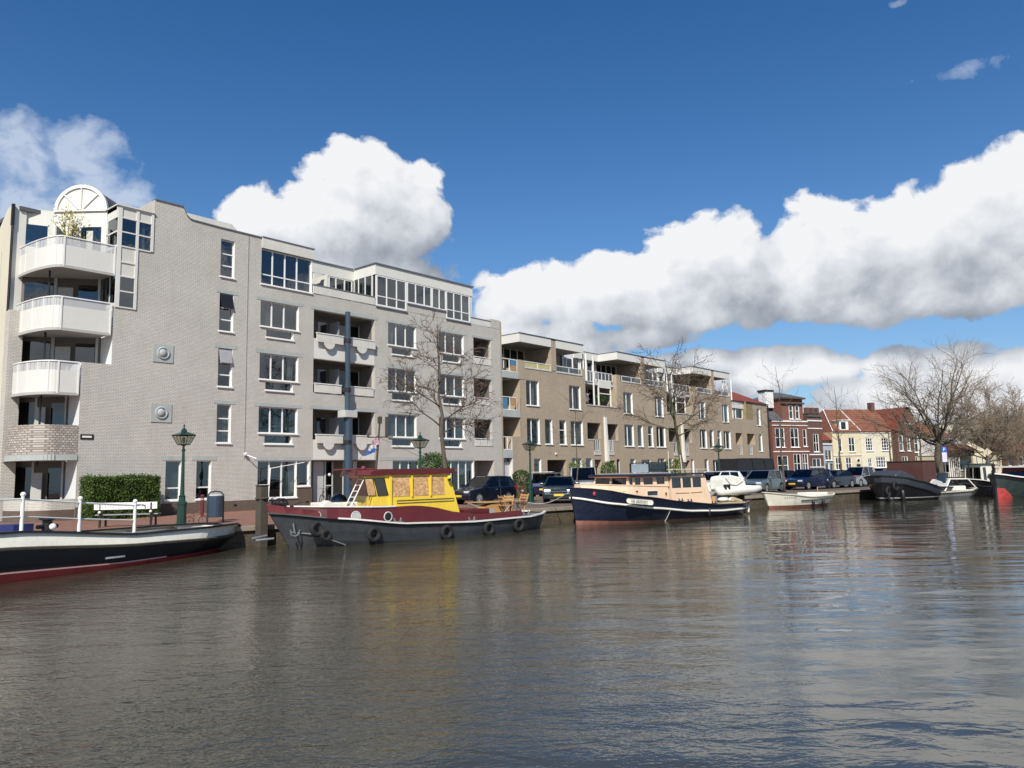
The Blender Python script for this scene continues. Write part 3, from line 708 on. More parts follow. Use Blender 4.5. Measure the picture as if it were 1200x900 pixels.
# ================================================================== BEIGE TERRACE
def wallrects(mb, rects, holes, y, th=0):
    xs = sorted({v for r in rects for v in r[:2]} | {v for h in holes for v in h[:2]})
    zs = sorted({v for r in rects for v in r[2:4]} | {v for h in holes for v in h[2:4]})
    for i in range(len(xs)-1):
        for j in range(len(zs)-1):
            cx, cz = (xs[i]+xs[i+1])/2, (zs[j]+zs[j+1])/2
            if not any(r[0] < cx < r[1] and r[2] < cz < r[3] for r in rects): continue
            if any(h[0] < cx < h[1] and h[2] < cz < h[3] for h in holes): continue
            mb.quad((xs[i], y, zs[j]), (xs[i+1], y, zs[j]), (xs[i+1], y, zs[j+1]), (xs[i], y, zs[j+1]))
    for h in holes:
        a, b, c, d, e = h[:5]; back = h[5] if len(h) > 5 else False
        mb.quad((a, y, c), (a, y, d), (a, y+e, d), (a, y+e, c)); mb.quad((b, y, c), (b, y+e, c), (b, y+e, d), (b, y, d))
        mb.quad((a, y, d), (b, y, d), (b, y+e, d), (a, y+e, d)); mb.quad((a, y, c), (a, y+e, c), (b, y+e, c), (b, y, c))
        if back: mb.quad((a, y+e, c), (b, y+e, c), (b, y+e, d), (a, y+e, d))
def railing(parent, x0, x1, z0, z1, y, n=3, panel=None, world=True, dirx=True):
    m = MB()
    def bb(a, b, c, d, t=.02):
        if dirx: m.box(a, b, y-t, y+t, c, d)
        else: m.box(y-t, y+t, a, b, c, d)
    bb(x0, x1, z1-.05, z1, .03); bb(x0, x1, z0, z0+.04)
    for i in range(n+1):
        q = x0+(x1-x0)*i/n; bb(max(x0, q-.03), min(x1, q+.03), z0+.041, z1-.051)
    o = m.build('railing', WF, parent, world)
    if panel:
        p = MB()
        if dirx: p.box(x0+.05, x1-.05, y-.005, y+.005, z0+.06, z1-.08)
        else: p.box(y-.005, y+.005, x0+.05, x1-.05, z0+.06, z1-.08)
        sub(p.build('infill', panel, None), o, parent, world)
    return o
PGL = glass('balcony_glass', (.62, .66, .64), .8, .12)
BLUEP = paint('blue_panel', (.07, .20, .34), .5); ORP = paint('orange_panel', (.42, .25, .12), .6); YEP = paint('yellow_panel', (.50, .44, .20), .6)
def beige_block(ox, first, last, xend, label):
    T = thing('terrace_block', label, 'building', (42+ox, Y0, 0), group='beige brick terrace blocks on the quay')
    X = lambda v: v+ox
    holes = []; wl_ = []
    rz_w = random.Random(int(ox*10)+3)
    def W(a, b, c, d, mx=(), tz=(), cur=None): wl_.append((X(a), X(b), c, d, tuple(X(q) for q in mx), tz, cur or rz_w.choice([None, None, (CURW, 0, .3), (CURG, .55, 1), (BLINDC, 0, 1), (CURW, .6, 1)]))); holes.append((X(a), X(b), c, d, WIN_DEPTH))
    W(43.69, 45.22, 6.62, 8.50, (44.35,), (), (CURW, .5, .85) if first else None); W(49.05, 50.62, 6.60, 8.50, (49.7,), (), (CURG, .0, .8) if first else None)
    W(43.69, 45.22, 3.76, 5.66, (44.35,), (), (CURG, 0, .3)); W(45.85, 46.78, 3.76, 5.66, (), (), (CURG, .2, 1) if ox == 0 else None); W(47.66, 48.55, 3.76, 5.66, (), (4.9,)); W(49.12, 50.80, 3.76, 5.66, (49.85,), (), (CURW, 0, .4) if ox else None)
    W(44.43, 45.29, .1, 2.68)
    W(49.16, 50.55, .9, 2.72, (49.8,), (), (CURW, .35, .6)); W(51.06, 51.98, .9, 2.72)
    if first: holes.append((X(46.02), X(48.42), 0.001, 2.58, 3.0, True))
    else: W(46.3, 47.9, .9, 2.6, (47.1,)); 
    xL = X(43.0) if first else X(42.7)
    rects = [(xL, X(51.3), 0, 9.45)]
    if not last:
        rects.append((X(51.3), xend, 0, 7.10))
        for a, b in ((52.31, 53.2), (54.30, 55.15)): holes.append((X(a), X(b), 3.28, 4.27, .9, True))
        for a, b in ((51.4, 53.36), (54.25, 56.0)): holes.append((X(a), X(b), 4.28, 5.62, 1.5, True))
        holes.append((X(52.31), X(53.25), 0.001, 2.6, .5, True)); holes.append((X(54.14), X(55.34), 0.001, 2.53, .5, True))
        W(55.6, 56.2, .1, 2.65)
    else: rects.append((X(51.3), X(52.0), 0, 7.1))
    w = MB(); wallrects(w, rects, holes, Y0)
    # block corner pier, party wall between the top-floor terraces, side walls, body
    if first: w.box(42.77, 43.52, Y0-.03, Y0+.45, 8.5, 9.93)
    else: w.box(X(42.68), X(43.32), Y0-.012, Y0+.5, 7.12, 9.93)
    w.quad((xL, Y0, 7.1), (xL, Y0+2.2, 7.1), (xL, Y0+2.2, 9.45), (xL, Y0, 9.45)); w.quad((X(51.3), Y0, 7.1), (X(51.3), Y0+2.2, 7.1), (X(51.3), Y0+2.2, 9.45), (X(51.3), Y0, 9.45))
    w.box(X(46.80), X(47.42), Y0-.03, Y0+.28, 9.46, 11.86); w.prism([(Y0+.28, 9.46), (Y0+2.5, 9.46), (Y0+2.5, 11.3), (Y0+.28, 11.3)], 'x', X(46.95), X(47.2))
    w.quad((xL-.3, Y0+9, 0), (X(56.5), Y0+9, 0), (X(56.5), Y0+9, 11.9), (xL-.3, Y0+9, 11.9))
    w.box(X(50.9), X(51.3), Y0+.01, Y0+.30, 9.46, 10.0)
    if last: w.quad((X(51.5), Y0, 7.0), (X(51.5), Y0+9, 7.0), (X(51.5), Y0+9, 9.45), (X(51.5), Y0, 9.45)); w.quad((X(51.3), Y0+.05, 7.0), (X(51.3), Y0+9, 7.0), (X(51.3), Y0+9, 9.45), (X(51.3), Y0+.05, 9.45))
    w.build('wall', BB, T, True, fix=False)
    for i, (a, b, c, d, mx, tz, cur) in enumerate(wl_): window(T, a, b, c, d, Y0, mx, tz, cur=cur)
    if first: shade_lining(T, 46.02, 48.42, .01, 2.58, Y0+.3, Y0+2.9)
    # top floor: back wall with glazing, roof slab and fascia
    yb = Y0+2.4
    bx(T, 'terrace_back_wall', BB, X(42.9), X(51.4), yb+.1, yb+.2, 9.3, 11.35)
    m = MB()
    for a, b in ((43.2, 43.95), (44.0, 44.75), (44.8, 45.6), (45.65, 46.4), (47.7, 48.5), (48.55, 49.3), (49.4, 50.3)): m.box(X(a), X(b), yb+.03, yb+.06, 9.35, 11.15)
    m.build('terrace_glazing', GLD if not first else GL, T, True)
    m = MB()
    for a in (43.17, 43.975, 44.775, 45.62, 46.43, 47.67, 48.52, 49.35, 50.33): m.box(X(a)-.03, X(a)+.03, yb-.0, yb+.08, 9.35, 11.2)
    m.build('terrace_frame', WF, T, True)
    f0 = 42.99 if first else 42.9
    m = MB(); m.box(X(f0), X(46.79), Y0-.05, Y0+.1, 11.30, 11.92); m.box(X(47.43), X(51.1), Y0-.05, Y0+.1, 11.30, 11.92); m.box(X(f0), X(f0)+.15, Y0+.101, 38.0, 11.30, 11.915)
    m.box(X(40.9) if first else X(f0)-3.6, X(f0)-.001, 37.95, 38.1, 11.30, 11.92)
    m.build('fascia', WP, T, True)
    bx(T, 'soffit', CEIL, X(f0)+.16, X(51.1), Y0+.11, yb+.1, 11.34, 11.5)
    m = MB(); m.box(X(f0), X(51.05), Y0+.0, Y0+9, 11.924, 11.99); m.box(X(40.9) if first else X(f0)-3.6, X(f0)-.001, 37.93, Y0+9, 11.93, 11.985); m.box(X(f0)-.04, X(51.14), Y0-.09, Y0-.01, 11.93, 11.995); m.build('roof', ROOFD, T, True)
    bx(T, 'side_window_wall', BLUEC, X(50.6), X(50.7), Y0+.5, yb, 9.4, 11.2) if False else None
    # railings of the top terraces
    railing(T, X(43.6), X(46.75), 9.45, 9.92, Y0+.06, 2, YEP if first else PGL); railing(T, X(47.5), X(50.85), 9.45, 9.94, Y0+.06, 2, PGL)
    m = MB(); m.box(X(43.6), X(46.79), Y0-.04, Y0+.2, 9.36, 9.448); m.box(X(47.43), X(50.9), Y0-.04, Y0+.2, 9.36, 9.448); m.build('terrace_edge', CONCL, T, True)
    m = MB(); m.tube((X(51.38), Y0-.06, 9.05), (X(51.38), Y0-.06, 11.25), .07, n=8); m.build('downpipe', WF, T, True)
    if not last:
        # recessed bay between the blocks, with its white glazed balcony
        yr = 38.0
        m = MB(); m.quad((X(51.3), yr+.3, 7.1), (xend, yr+.3, 7.1), (xend, yr+.3, 11.9), (X(51.3), yr+.3, 11.9)); m.build('recess_wall', PLW, T, True, fix=False)
        m = MB()
        for z0, z1 in ((7.15, 8.75), (9.1, 11.2)):
            for a, b in ((51.75, 52.55), (52.65, 53.45), (53.8, 54.6), (54.7, 55.5)): m.box(X(a), X(b), yr+.2, yr+.25, z0, z1)
        m.build('recess_glazing', GL if not first else GLD, T, True)
        m = MB()
        for a in (51.7, 52.6, 53.5, 53.75, 54.65, 55.55): m.box(X(a)-.04, X(a)+.04, yr+.12, yr+.29, 7.1, 11.25)
        m.build('recess_frame', WF, T, True)
        bx(T, 'terrace_floor', CONCL, X(51.32), xend-.02, Y0+.35, yr+.28, 8.86, 9.06)
        bx(T, 'balcony_front', WP, X(53.6), X(55.5), Y0+.25, Y0+.33, 8.66, 9.3)
        m = MB()
        for a in (53.62, 55.45): m.box(X(a)-.05, X(a)+.05, Y0+.25, Y0+.35, 7.12, 8.65)
        m.box(X(53.67), X(55.40), Y0+.28, Y0+.33, 8.15, 8.22); m.box(X(51.5), X(51.6), Y0+.25, Y0+.35, 7.12, 11.3); m.box(X(52.9), X(53.0), Y0+.25, Y0+.35, 7.12, 11.3); m.build('balcony_post', WF, T, True)
        railing(T, X(51.62), X(52.88), 9.07, 9.98, Y0+.3, 3, PGL); railing(T, X(53.1), xend-.2, 9.31, 9.98, Y0+.3, 5, PGL)
        bx(T, 'wall_ledge', CONCL, X(51.4), xend-.02, Y0-.05, Y0+.2, 7.02, 7.105)
        m = MB(); m.prism([(Y0-.30, 2.37), (Y0-.14, 6.15), (Y0-.003, 6.15), (Y0-.003, 2.37)], 'x', X(53.80), X(54.08)); m.build('party_fin', WP, T, True)
        for a, b in ((52.33, 53.18), (54.32, 55.13)):
            railing(T, X(a), X(b), 3.32, 4.25, Y0+.05, 3, PGL); bx(T, 'balcony_base', CONCL, X(a)-.08, X(b)+.08, Y0-.05, Y0-.003, 2.98, 3.26)
        m = MB(); m.box(X(51.4), X(52.29), Y0-.03, Y0+.1, 4.20, 4.275); m.box(X(55.17), X(56.0), Y0-.03, Y0+.1, 4.20, 4.275); m.build('loggia_sill', CONCL, T, True)
        for a, b in ((51.4, 53.36), (54.25, 56.0)): shade_lining(T, X(a), X(b), 4.28, 5.62, Y0+.30, Y0+1.41)
        for a, b in ((51.7, 52.7), (54.5, 55.5)): bx(T, 'loggia_glazing', GLD, X(a), X(b), Y0+1.42, Y0+1.47, 3.5, 5.4)
        for a, b, dm in ((52.35, 53.2, BLK), (54.25, 55.2, DOORG)):
            o = bx(T, 'front_door', dm, X(a), X(b), Y0+.42, Y0+.47, .02, 2.1); sub(MB().box(X(a), X(b), Y0+.40, Y0+.415, 2.12, 2.2).build('transom', WF, None), o, T, True)
    else:
        m = MB(); m.tube((X(51.1), Y0+.0, 9.5), (X(50.6), Y0+.3, 11.1), .05); m.box(X(50.0), X(50.1), Y0+.2, Y0+.3, 9.5, 11.1); m.build('terrace_post', WF, T, True)
    if first: bx(T, 'garage_lamp', WF, 47.0, 47.15, Y0-.1, Y0-.002, 3.0, 3.12)
    # planter-high base line
    m = MB(); m.box(xL, X(44.4), Y0-.015, Y0-.003, 0, .3)
    m.box(X(48.45), X(51.0), Y0-.015, Y0-.003, 0, .3); m.build('plinth', DB, T, True)
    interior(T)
    return T
T0 = beige_block(0, True, False, 56.0, 'beige brick terrace block nearest the white building, with blue and orange corner balconies')
# corner balconies of the first block, beside the white building
w = MB()
w.box(40.88, 41.02, Y0-.002, Y0+.3, 0, 12.5)
rects = [(41.02, 43.0, 8.49, 8.97), (41.02, 43.0, 5.66, 6.17), (42.05, 43.0, 0, 4.26), (41.02, 43.0, 2.72, 3.30)]
for a, b, c, d in rects[2:3]: w.quad((a, Y0, c), (b, Y0, c), (b, Y0, d), (a, Y0, d))
w.quad((42.97, Y0, 0), (42.97, Y0+2.4, 0), (42.97, Y0+2.4, 9.4), (42.97, Y0, 9.4)); w.quad((41.0, Y0+2.0, 0), (43.0, Y0+2.0, 0), (43.0, Y0+2.0, 9.4), (41.0, Y0+2.0, 9.4))
w.quad((42.05, Y0, 0), (42.05, Y0+2, 0), (42.05, Y0+2, 4.26), (42.05, Y0, 4.26)); w.quad((42.05, Y0, 4.26), (43, Y0, 4.26), (43, Y0+2, 4.26), (42.05, Y0+2, 4.26))
w.build('corner_wall', BB, T0, True, fix=False)
for c, d, b in ((8.49, 8.97, 42.96), (5.66, 6.17, 42.96), (2.72, 3.30, 42.04)): bx(T0, 'balcony_slab', CONC, 41.03, b, Y0-.02, Y0+1.98, c, d)
for z0, z1, b in ((8.975, 9.9, 42.7), (6.175, 7.12, 42.65), (3.305, 4.25, 42.0)):
    railing(T0, 41.03, b, z0, z1, Y0+.04, 2)
m = MB(); m.box(42.0, 42.7, Y0+.03, Y0+.05, 9.45, 9.83); m.box(41.1, 41.6, Y0+.03, Y0+.05, 6.25, 7.0); m.build('balcony_infill', BLUEP, T0, True)
m = MB(); m.box(42.0, 42.7, Y0+.031, Y0+.051, 9.05, 9.44); m.box(41.95, 42.6, Y0+.03, Y0+.05, 6.5, 7.05); m.build('balcony_infill', ORP, T0, True)
m = MB(); m.box(41.4, 42.1, Y0+1.9, Y0+1.96, 9.0, 11.1); m.box(41.3, 42.2, Y0+1.9, Y0+1.96, 6.2, 8.3); m.box(41.3, 42.2, Y0+1.9, Y0+1.96, 3.4, 5.4); m.build('stair_door', GLD, T0, True)
o = bx(T0, 'front_door', DOORL, 41.1, 41.95, Y0+.3, Y0+.36, 0, 2.45); sub(MB().box(41.1, 41.95, Y0+.3, Y0+.36, 2.47, 2.70).build('transom', GLD, None), o, T0, True)
bx(T0, 'door_jamb', WP, 41.96, 42.04, Y0+.0, Y0+.36, 0, 2.7)
T1 = beige_block(13.3, False, False, 70.0, 'middle beige brick terrace block, seen behind the bare tree and the peach cabin boat')
T2 = beige_block(27.3, False, True, 78.9, 'third beige brick terrace block, with the last white roof slab, behind the black van')
# low end block
T3 = thing('end_block', 'low beige end block with a white framed recessed window and a dark red roof', 'building', (84, Y0, 0))
holes = []; wl_ = []
def W3(a, b, c, d, mx=(), tz=(), cur=None): wl_.append((a, b, c, d, mx, tz, cur)); holes.append((a, b, c, d, WIN_DEPTH))
W3(85.3, 86.3, 6.55, 8.5); W3(85.45, 86.45, 3.55, 5.55); W3(85.3, 86.3, .8, 2.6); W3(80.0, 81.5, .8, 2.6, (80.7,))
for a, b in ((79.35, 81.07), (82.3, 84.4)): holes.append((a, b, 4.27, 5.54, 1.5, True))
for a, b in ((80.1, 80.9), (82.7, 83.6)): holes.append((a, b, 3.1, 4.26, .9, True))
w = MB(); wallrects(w, [(79.31, 88.3, 0, 7.1), (84.2, 88.3, 7.1, 9.1)], holes, Y0)
w.quad((88.3, Y0, 0), (88.3, Y0+9, 0), (88.3, Y0+9, 9.1), (88.3, Y0, 9.1)); w.quad((84.2, Y0, 7.1), (84.2, Y0+1.6, 7.1), (84.2, Y0+1.6, 9.1), (84.2, Y0, 9.1))
w.build('wall', BB, T3, True, fix=False)
w = MB(); w.quad((82.4, Y0, 7.1), (84.19, Y0, 7.1), (84.19, Y0, 9.15), (82.4, Y0, 9.15)); w.quad((82.4, Y0, 7.1), (82.4, Y0+1.6, 7.1), (82.4, Y0+1.6, 9.15), (82.4, Y0, 9.15)); w.build('yellow_brick_panel', YB, T3, True, fix=False)
for i, (a, b, c, d, mx, tz, cur) in enumerate(wl_): window(T3, a, b, c, d, Y0, mx, tz, cur=cur)
bx(T3, 'fascia', WP, 79.35, 82.39, Y0+.3, Y0+.5, 8.3, 9.05); bx(T3, 'recess_wall', BLUEC, 79.35, 82.39, Y0+.9, Y0+1.0, 7.1, 8.3)
m = MB(); m.box(79.9, 80.0, Y0+.4, Y0+.5, 7.1, 8.3); m.box(80.5, 82.3, Y0+.4, Y0+.5, 7.1, 7.25); m.box(80.5, 80.62, Y0+.4, Y0+.5, 7.26, 8.3); m.box(82.2, 82.38, Y0+.4, Y0+.5, 7.26, 8.3); fr_ = m.build('recess_window', WF, T3, True)
sub(MB().box(80.63, 82.19, Y0+.44, Y0+.46, 7.27, 8.29).build('pane', GL, None), fr_, T3, True)
for a, b in ((80.12, 80.88), (82.72, 83.58)): railing(T3, a, b, 3.15, 4.24, Y0+.05, 3, PGL)
m = MB(); m.poly([(78.9, Y0+.2, 9.12), (88.5, Y0-.1, 9.12), (88.5, Y0+4, 10.9), (78.9, Y0+4, 10.9)]); m.poly([(88.5, Y0-.1, 9.12), (88.5, Y0+4, 10.9), (88.5, Y0+8.5, 9.12)]); m.poly([(78.9, Y0+4, 10.9), (88.5, Y0+4, 10.9), (88.5, Y0+8.5, 9.1), (78.9, Y0+8.5, 9.1)])
m.build('roof', TILER, T3, True, fix=False)
bx(T3, 'roof_gutter', BLK, 82.4, 88.5, Y0-.12, Y0-.003, 9.05, 9.14)
m = MB(); m.tube((88.2, Y0-.15, 0), (88.2, Y0-.15, 9.0), .09); m.build('downpipe', BLK, T3, True)
interior(T3)

# ================================================================== WORLD
SUN_EL, SUN_AZ = R(42), math.atan2(-.56, -.83)      # direction towards the sun in the XY plane
sdir = Vector((math.cos(SUN_EL)*math.cos(SUN_AZ), math.cos(SUN_EL)*math.sin(SUN_AZ), math.sin(SUN_EL)))
sd = bpy.data.lights.new('sun', 'SUN'); so = bpy.data.objects.new('sun', sd); COL.objects.link(so)
sd.energy = 4.5; sd.angle = R(.5); sd.color = (1, .945, .86)
so.rotation_euler = sdir.to_track_quat('Z', 'Y').to_euler(); so.location = (-20, -20, 40)
W_ = bpy.data.worlds.new('World'); S.world = W_; W_.use_nodes = True
nt = NT(W_.node_tree); nt.n.clear()
SKY_STR = .10
out = nt.new('ShaderNodeOutputWorld'); bg = nt.new('ShaderNodeBackground'); bg.inputs['Strength'].default_value = SKY_STR
sky = nt.new('ShaderNodeTexSky'); sky.sky_type = 'NISHITA'; sky.sun_disc = False; sky.sun_elevation = SUN_EL
sky.sun_rotation = math.pi/2-SUN_AZ; sky.air_density = 1.0; sky.dust_density = .3; sky.ozone_density = 3.0; sky.altitude = 0
# cloud density as a node group over direction
def azel(px, py):
    r = ray(px, py); return math.atan2(r.x*_r0.x+r.y*_r0.y, r.x*_f0.x+r.y*_f0.y), r.z/math.hypot(r.x, r.y)
def ell(px, py, rx, ry, k=1.0):
    a, e = azel(px, py); a2, e2 = azel(px+rx, py-ry); a1, e1 = azel(px-rx, py+ry)
    return (a, e, abs(a2-a1)/2, max(abs(e2-e1)/2, .004), k)
CL = [ell(415, 258, 108, 78), ell(310, 262, 60, 38), ell(478, 245, 58, 62), ell(430, 215, 62, 48), ell(405, 330, 150, 50),
      ell(645, 345, 105, 46), ell(730, 330, 80, 44), ell(835, 300, 88, 66), ell(760, 365, 150, 38), ell(900, 335, 150, 58), ell(975, 300, 120, 88), ell(1080, 275, 130, 92),
      ell(1190, 240, 110, 100), ell(1110, 335, 170, 62), ell(1000, 360, 190, 40), ell(670, 388, 46, 22), ell(640, 405, 110, 34), ell(740, 395, 80, 22), ell(840, 425, 150, 26), ell(955, 432, 62, 26),
      ell(760, 445, 70, 30), ell(890, 440, 70, 30), ell(1010, 465, 75, 30), ell(1120, 415, 75, 26, .9), ell(1190, 425, 60, 30), ell(1175, 440, 90, 34, .95), ell(1060, 425, 60, 28, .9), ell(1010, 480, 160, 26, .7), ell(620, 430, 80, 40), ell(690, 430, 70, 36), ell(1080, 470, 80, 36), ell(1170, 480, 80, 36), ell(960, 490, 90, 32, .9), ell(860, 490, 90, 30, .9), ell(740, 490, 90, 36, .9), ell(600, 490, 100, 40, .9), ell(1250, 440, 90, 60),
      ell(1400, 260, 200, 130), ell(1650, 330, 250, 100), ell(-220, 300, 150, 80), ell(-500, 200, 170, 110), ell(1350, 30, 140, 40, .6)]+[(a_, .16+.05*math.sin(a_*5), .34, .13, 1.0) for a_ in (-2.9, -2.35, -1.8, -1.25, 1.35, 1.9, 2.5, 3.05)]  # last list: unseen clouds behind the camera, added for reflections and ambient light
FA = [ell(72, 190, 92, 44), ell(20, 235, 95, 36), ell(110, 225, 70, 24), ell(1140, 80, 62, 30, .35), ell(1095, 88, 55, 22, .15), ell(1040, 8, 80, 30, -.1), ell(620, 372, 90, 30)]
grp = bpy.data.node_groups.new('cloud_density', 'ShaderNodeTree')
grp.interface.new_socket('Vector', in_out='INPUT', socket_type='NodeSocketVector')
grp.interface.new_socket('Density', in_out='OUTPUT', socket_type='NodeSocketFloat')
grp.interface.new_socket('Faint', in_out='OUTPUT', socket_type='NodeSocketFloat')
g = NT(grp); gi = g.new('NodeGroupInput'); go = g.new('NodeGroupOutput')
sp = g.new('ShaderNodeSeparateXYZ'); g.l.new(gi.outputs[0], sp.inputs[0]); AZ, EL = sp.outputs[0], sp.outputs[1]
n0 = g.noise(gi.outputs[0], 8, 2, .5); n1 = g.noise(gi.outputs[0], 19, 7, .52, .3)
mp = g.new('ShaderNodeMapping'); mp.inputs['Location'].default_value = (3.1, 7.7, 1.2); g.l.new(gi.outputs[0], mp.inputs[0])
n2 = g.noise(mp.outputs[0], 46, 7, .65, .4)
fb = g.math('ADD', g.math('MULTIPLY', g.math('SUBTRACT', n0, .5), .9), g.math('ADD', g.math('MULTIPLY', g.math('SUBTRACT', n1, .5), 2.3), g.math('MULTIPLY', g.math('SUBTRACT', n2, .5), .42)))
def union(lst):
    acc = None
    for a, e, ra, re, k in lst:
        dx = g.math('MULTIPLY', g.math('SUBTRACT', AZ, a), 1/ra); dy = g.math('MULTIPLY', g.math('SUBTRACT', EL, e), 1/re)
        q = g.math('SUBTRACT', k, g.math('ADD', g.math('MULTIPLY', dx, dx), g.math('MULTIPLY', dy, dy)))
        acc = q if acc is None else g.math('SMOOTH_MAX', acc, q, .35)
    return acc
D1 = g.math('ADD', union(CL), fb); D2 = g.math('ADD', union(FA), g.math('MULTIPLY', fb, 1.9))
g.l.new(D1, go.inputs[0]); g.l.new(D2, go.inputs[1])
geo = nt.new('ShaderNodeTexCoord').outputs['Generated']
nv = nt.new('ShaderNodeVectorMath'); nv.operation = 'NORMALIZE'; nt.l.new(geo, nv.inputs[0])
def dotv(v):
    n = nt.new('ShaderNodeVectorMath'); n.operation = 'DOT_PRODUCT'; nt.l.new(nv.outputs[0], n.inputs[0]); n.inputs[1].default_value = v; return n.outputs['Value']
az = nt.math('ARCTAN2', dotv(_r0), dotv(_f0)); sz = dotv((0, 0, 1))
hh = nt.math('SQRT', nt.math('MAXIMUM', nt.math('SUBTRACT', 1, nt.math('MULTIPLY', sz, sz)), .0001)); el = nt.math('DIVIDE', sz, hh)
def cvec(da, de):
    c = nt.new('ShaderNodeCombineXYZ'); nt.l.new(nt.math('ADD', az, da), c.inputs[0]); nt.l.new(nt.math('ADD', el, de), c.inputs[1]); return c.outputs[0]
def cg(v):
    n = nt.new('ShaderNodeGroup'); n.node_tree = grp; nt.l.new(v, n.inputs[0]); return n
c0 = cg(cvec(0, 0)); c1 = cg(cvec(-.034, .046)); c2 = cg(cvec(-.03, .085))
dens = nt.ramp(c0.outputs[0], [(.0, 0.0), (.27, 1.0)])
faint = nt.math('MULTIPLY', nt.ramp(c0.outputs[1], [(.0, 0.0), (1.0, .85)]), .85)
up = nt.math('GREATER_THAN', el, -.02)
# relief: how much cloud lies towards the sun (up and left)
rel = nt.math('SUBTRACT', c0.outputs[0], c1.outputs[0]); rel2 = nt.math('MAXIMUM', c2.outputs[0], 0)
lit = nt.math('ADD', nt.math('MULTIPLY_ADD', rel, .24, .83), nt.math('MULTIPLY', nt.math('MINIMUM', rel2, 1.9), -.205), clamp=False)
lit = nt.math('MINIMUM', nt.math('MAXIMUM', lit, .30), 1.0)
cc = nt.ramp(lit, [(.30, (.235, .27, .33)), (.55, (.42, .46, .52)), (.80, (.70, .73, .78)), (1.0, (.90, .91, .93))])
cc = nt.mix(1.0, cc, (.80/SKY_STR,)*3, blend='MULTIPLY')
hs = nt.new('ShaderNodeHueSaturation'); hs.inputs['Saturation'].default_value = 1.12; hs.inputs['Value'].default_value = .92; nt.l.new(nt.mix(1.0, sky.outputs[0], (.56, .76, .955), blend='MULTIPLY'), hs.inputs['Color'])
haze_f = nt.math('MULTIPLY', nt.math('POWER', 2.718, nt.math('MULTIPLY', nt.math('MAXIMUM', el, 0), -6.0)), .72)
skyc = nt.mix(haze_f, hs.outputs[0], (3.9, 5.1, 6.2))
col = nt.mix(faint, skyc, (5.2, 5.8, 6.8)); col = nt.mix(dens, col, cc); col = nt.mix(up, skyc, col)
nt.l.new(col, bg.inputs[0]); nt.l.new(bg.outputs[0], out.inputs[0])
S.view_settings.view_transform = 'Standard'; S.view_settings.look = 'None'; S.view_settings.gamma = 1; S.view_settings.exposure = .32
S.render.engine = 'CYCLES'; S.cycles.use_denoising = True; S.cycles.max_bounces = 6; S.cycles.transparent_max_bounces = 12; S.cycles.glossy_bounces = 3; S.cycles.diffuse_bounces = 3
S.cycles.sample_clamp_indirect = 6

# ================================================================== GROUND AND WATER
QL = [(-400, 78), (-60, 33.0), (0, 25.3), (12.8, 23.65), (27.2, 21.6), (52, 17.1), (68, 14.0), (85, 10.9), (140, -2), (300, -60), (1500, -500)]
m = MB()
m.poly([(a, b, 0) for a, b in QL]+[(2500, 2500, 0), (-1500, 2500, 0)])
tag(m.build('street', ROAD, None), kind='structure')
m = MB()   # red brick footway along the white building and its forecourt
foot = [(-60, 33.45), (0, 25.75), (12.8, 24.1), (24.5, 22.45), (30.5, 29.5), (41, 31.5), (88, 31.5), (88, 36.0), (11, 36.2), (-60, 60)]
m.poly([(a, b, .004) for a, b in foot]); tag(m.build('pavement', PAV, None), kind='structure')
m = MB()   # pale kerb stones between footway and road
m.rect_path([(24.5, 22.6, .006), (30.5, 29.5, .006), (41, 31.5, .006), (88, 31.5, .006)], .16, .09); tag(m.build('kerb', COPE, None), kind='structure')
m = MB()
for (a, b), (c, d) in zip(QL, QL[1:]): m.quad((a, b, -1.6), (c, d, -1.6), (c, d, -.02), (a, b, -.02))
tag(m.build('quay_wall', QB, None, fix=False), kind='structure')
m = MB(); m.rect_path([(a, b+.12, -.10) for a, b in QL[1:-1]], .42, .14); tag(m.build('quay_coping', COPE, None), kind='structure')
# water: real ripples near the camera, finer ones in the bump
m_, n_, b_ = base_mat('canal_water')
tc = n_.new('ShaderNodeTexCoord').outputs['Object']
b_.inputs['Base Color'].default_value = (.045, .042, .026, 1); b_.inputs['Roughness'].default_value = .012; b_.inputs['IOR'].default_value = 1.62
b_.inputs['Specular IOR Level'].default_value = .5
def mpn(rz, sc, loc=(0, 0, 0)):
    q = n_.new('ShaderNodeMapping'); q.vector_type = 'TEXTURE'; q.inputs['Rotation'].default_value = (0, 0, rz); q.inputs['Scale'].default_value = sc; q.inputs['Location'].default_value = loc; n_.l.new(tc, q.inputs[0]); return q.outputs[0]
wa = n_.noise(mpn(R(-52), (2.0, 1, 1)), 3.4, 3, .55, .6); wb_ = n_.noise(mpn(R(-38), (1.7, 1, 1), (5, 3, 0)), 9, 3, .6, .3); wd_ = n_.noise(mpn(R(-58), (1.6, 1, 1), (2, 6, 0)), 21, 2, .5, .2); wc = n_.noise(mpn(R(-49), (2.4, 1, 1), (9, 1, 0)), .8, 2, .5)
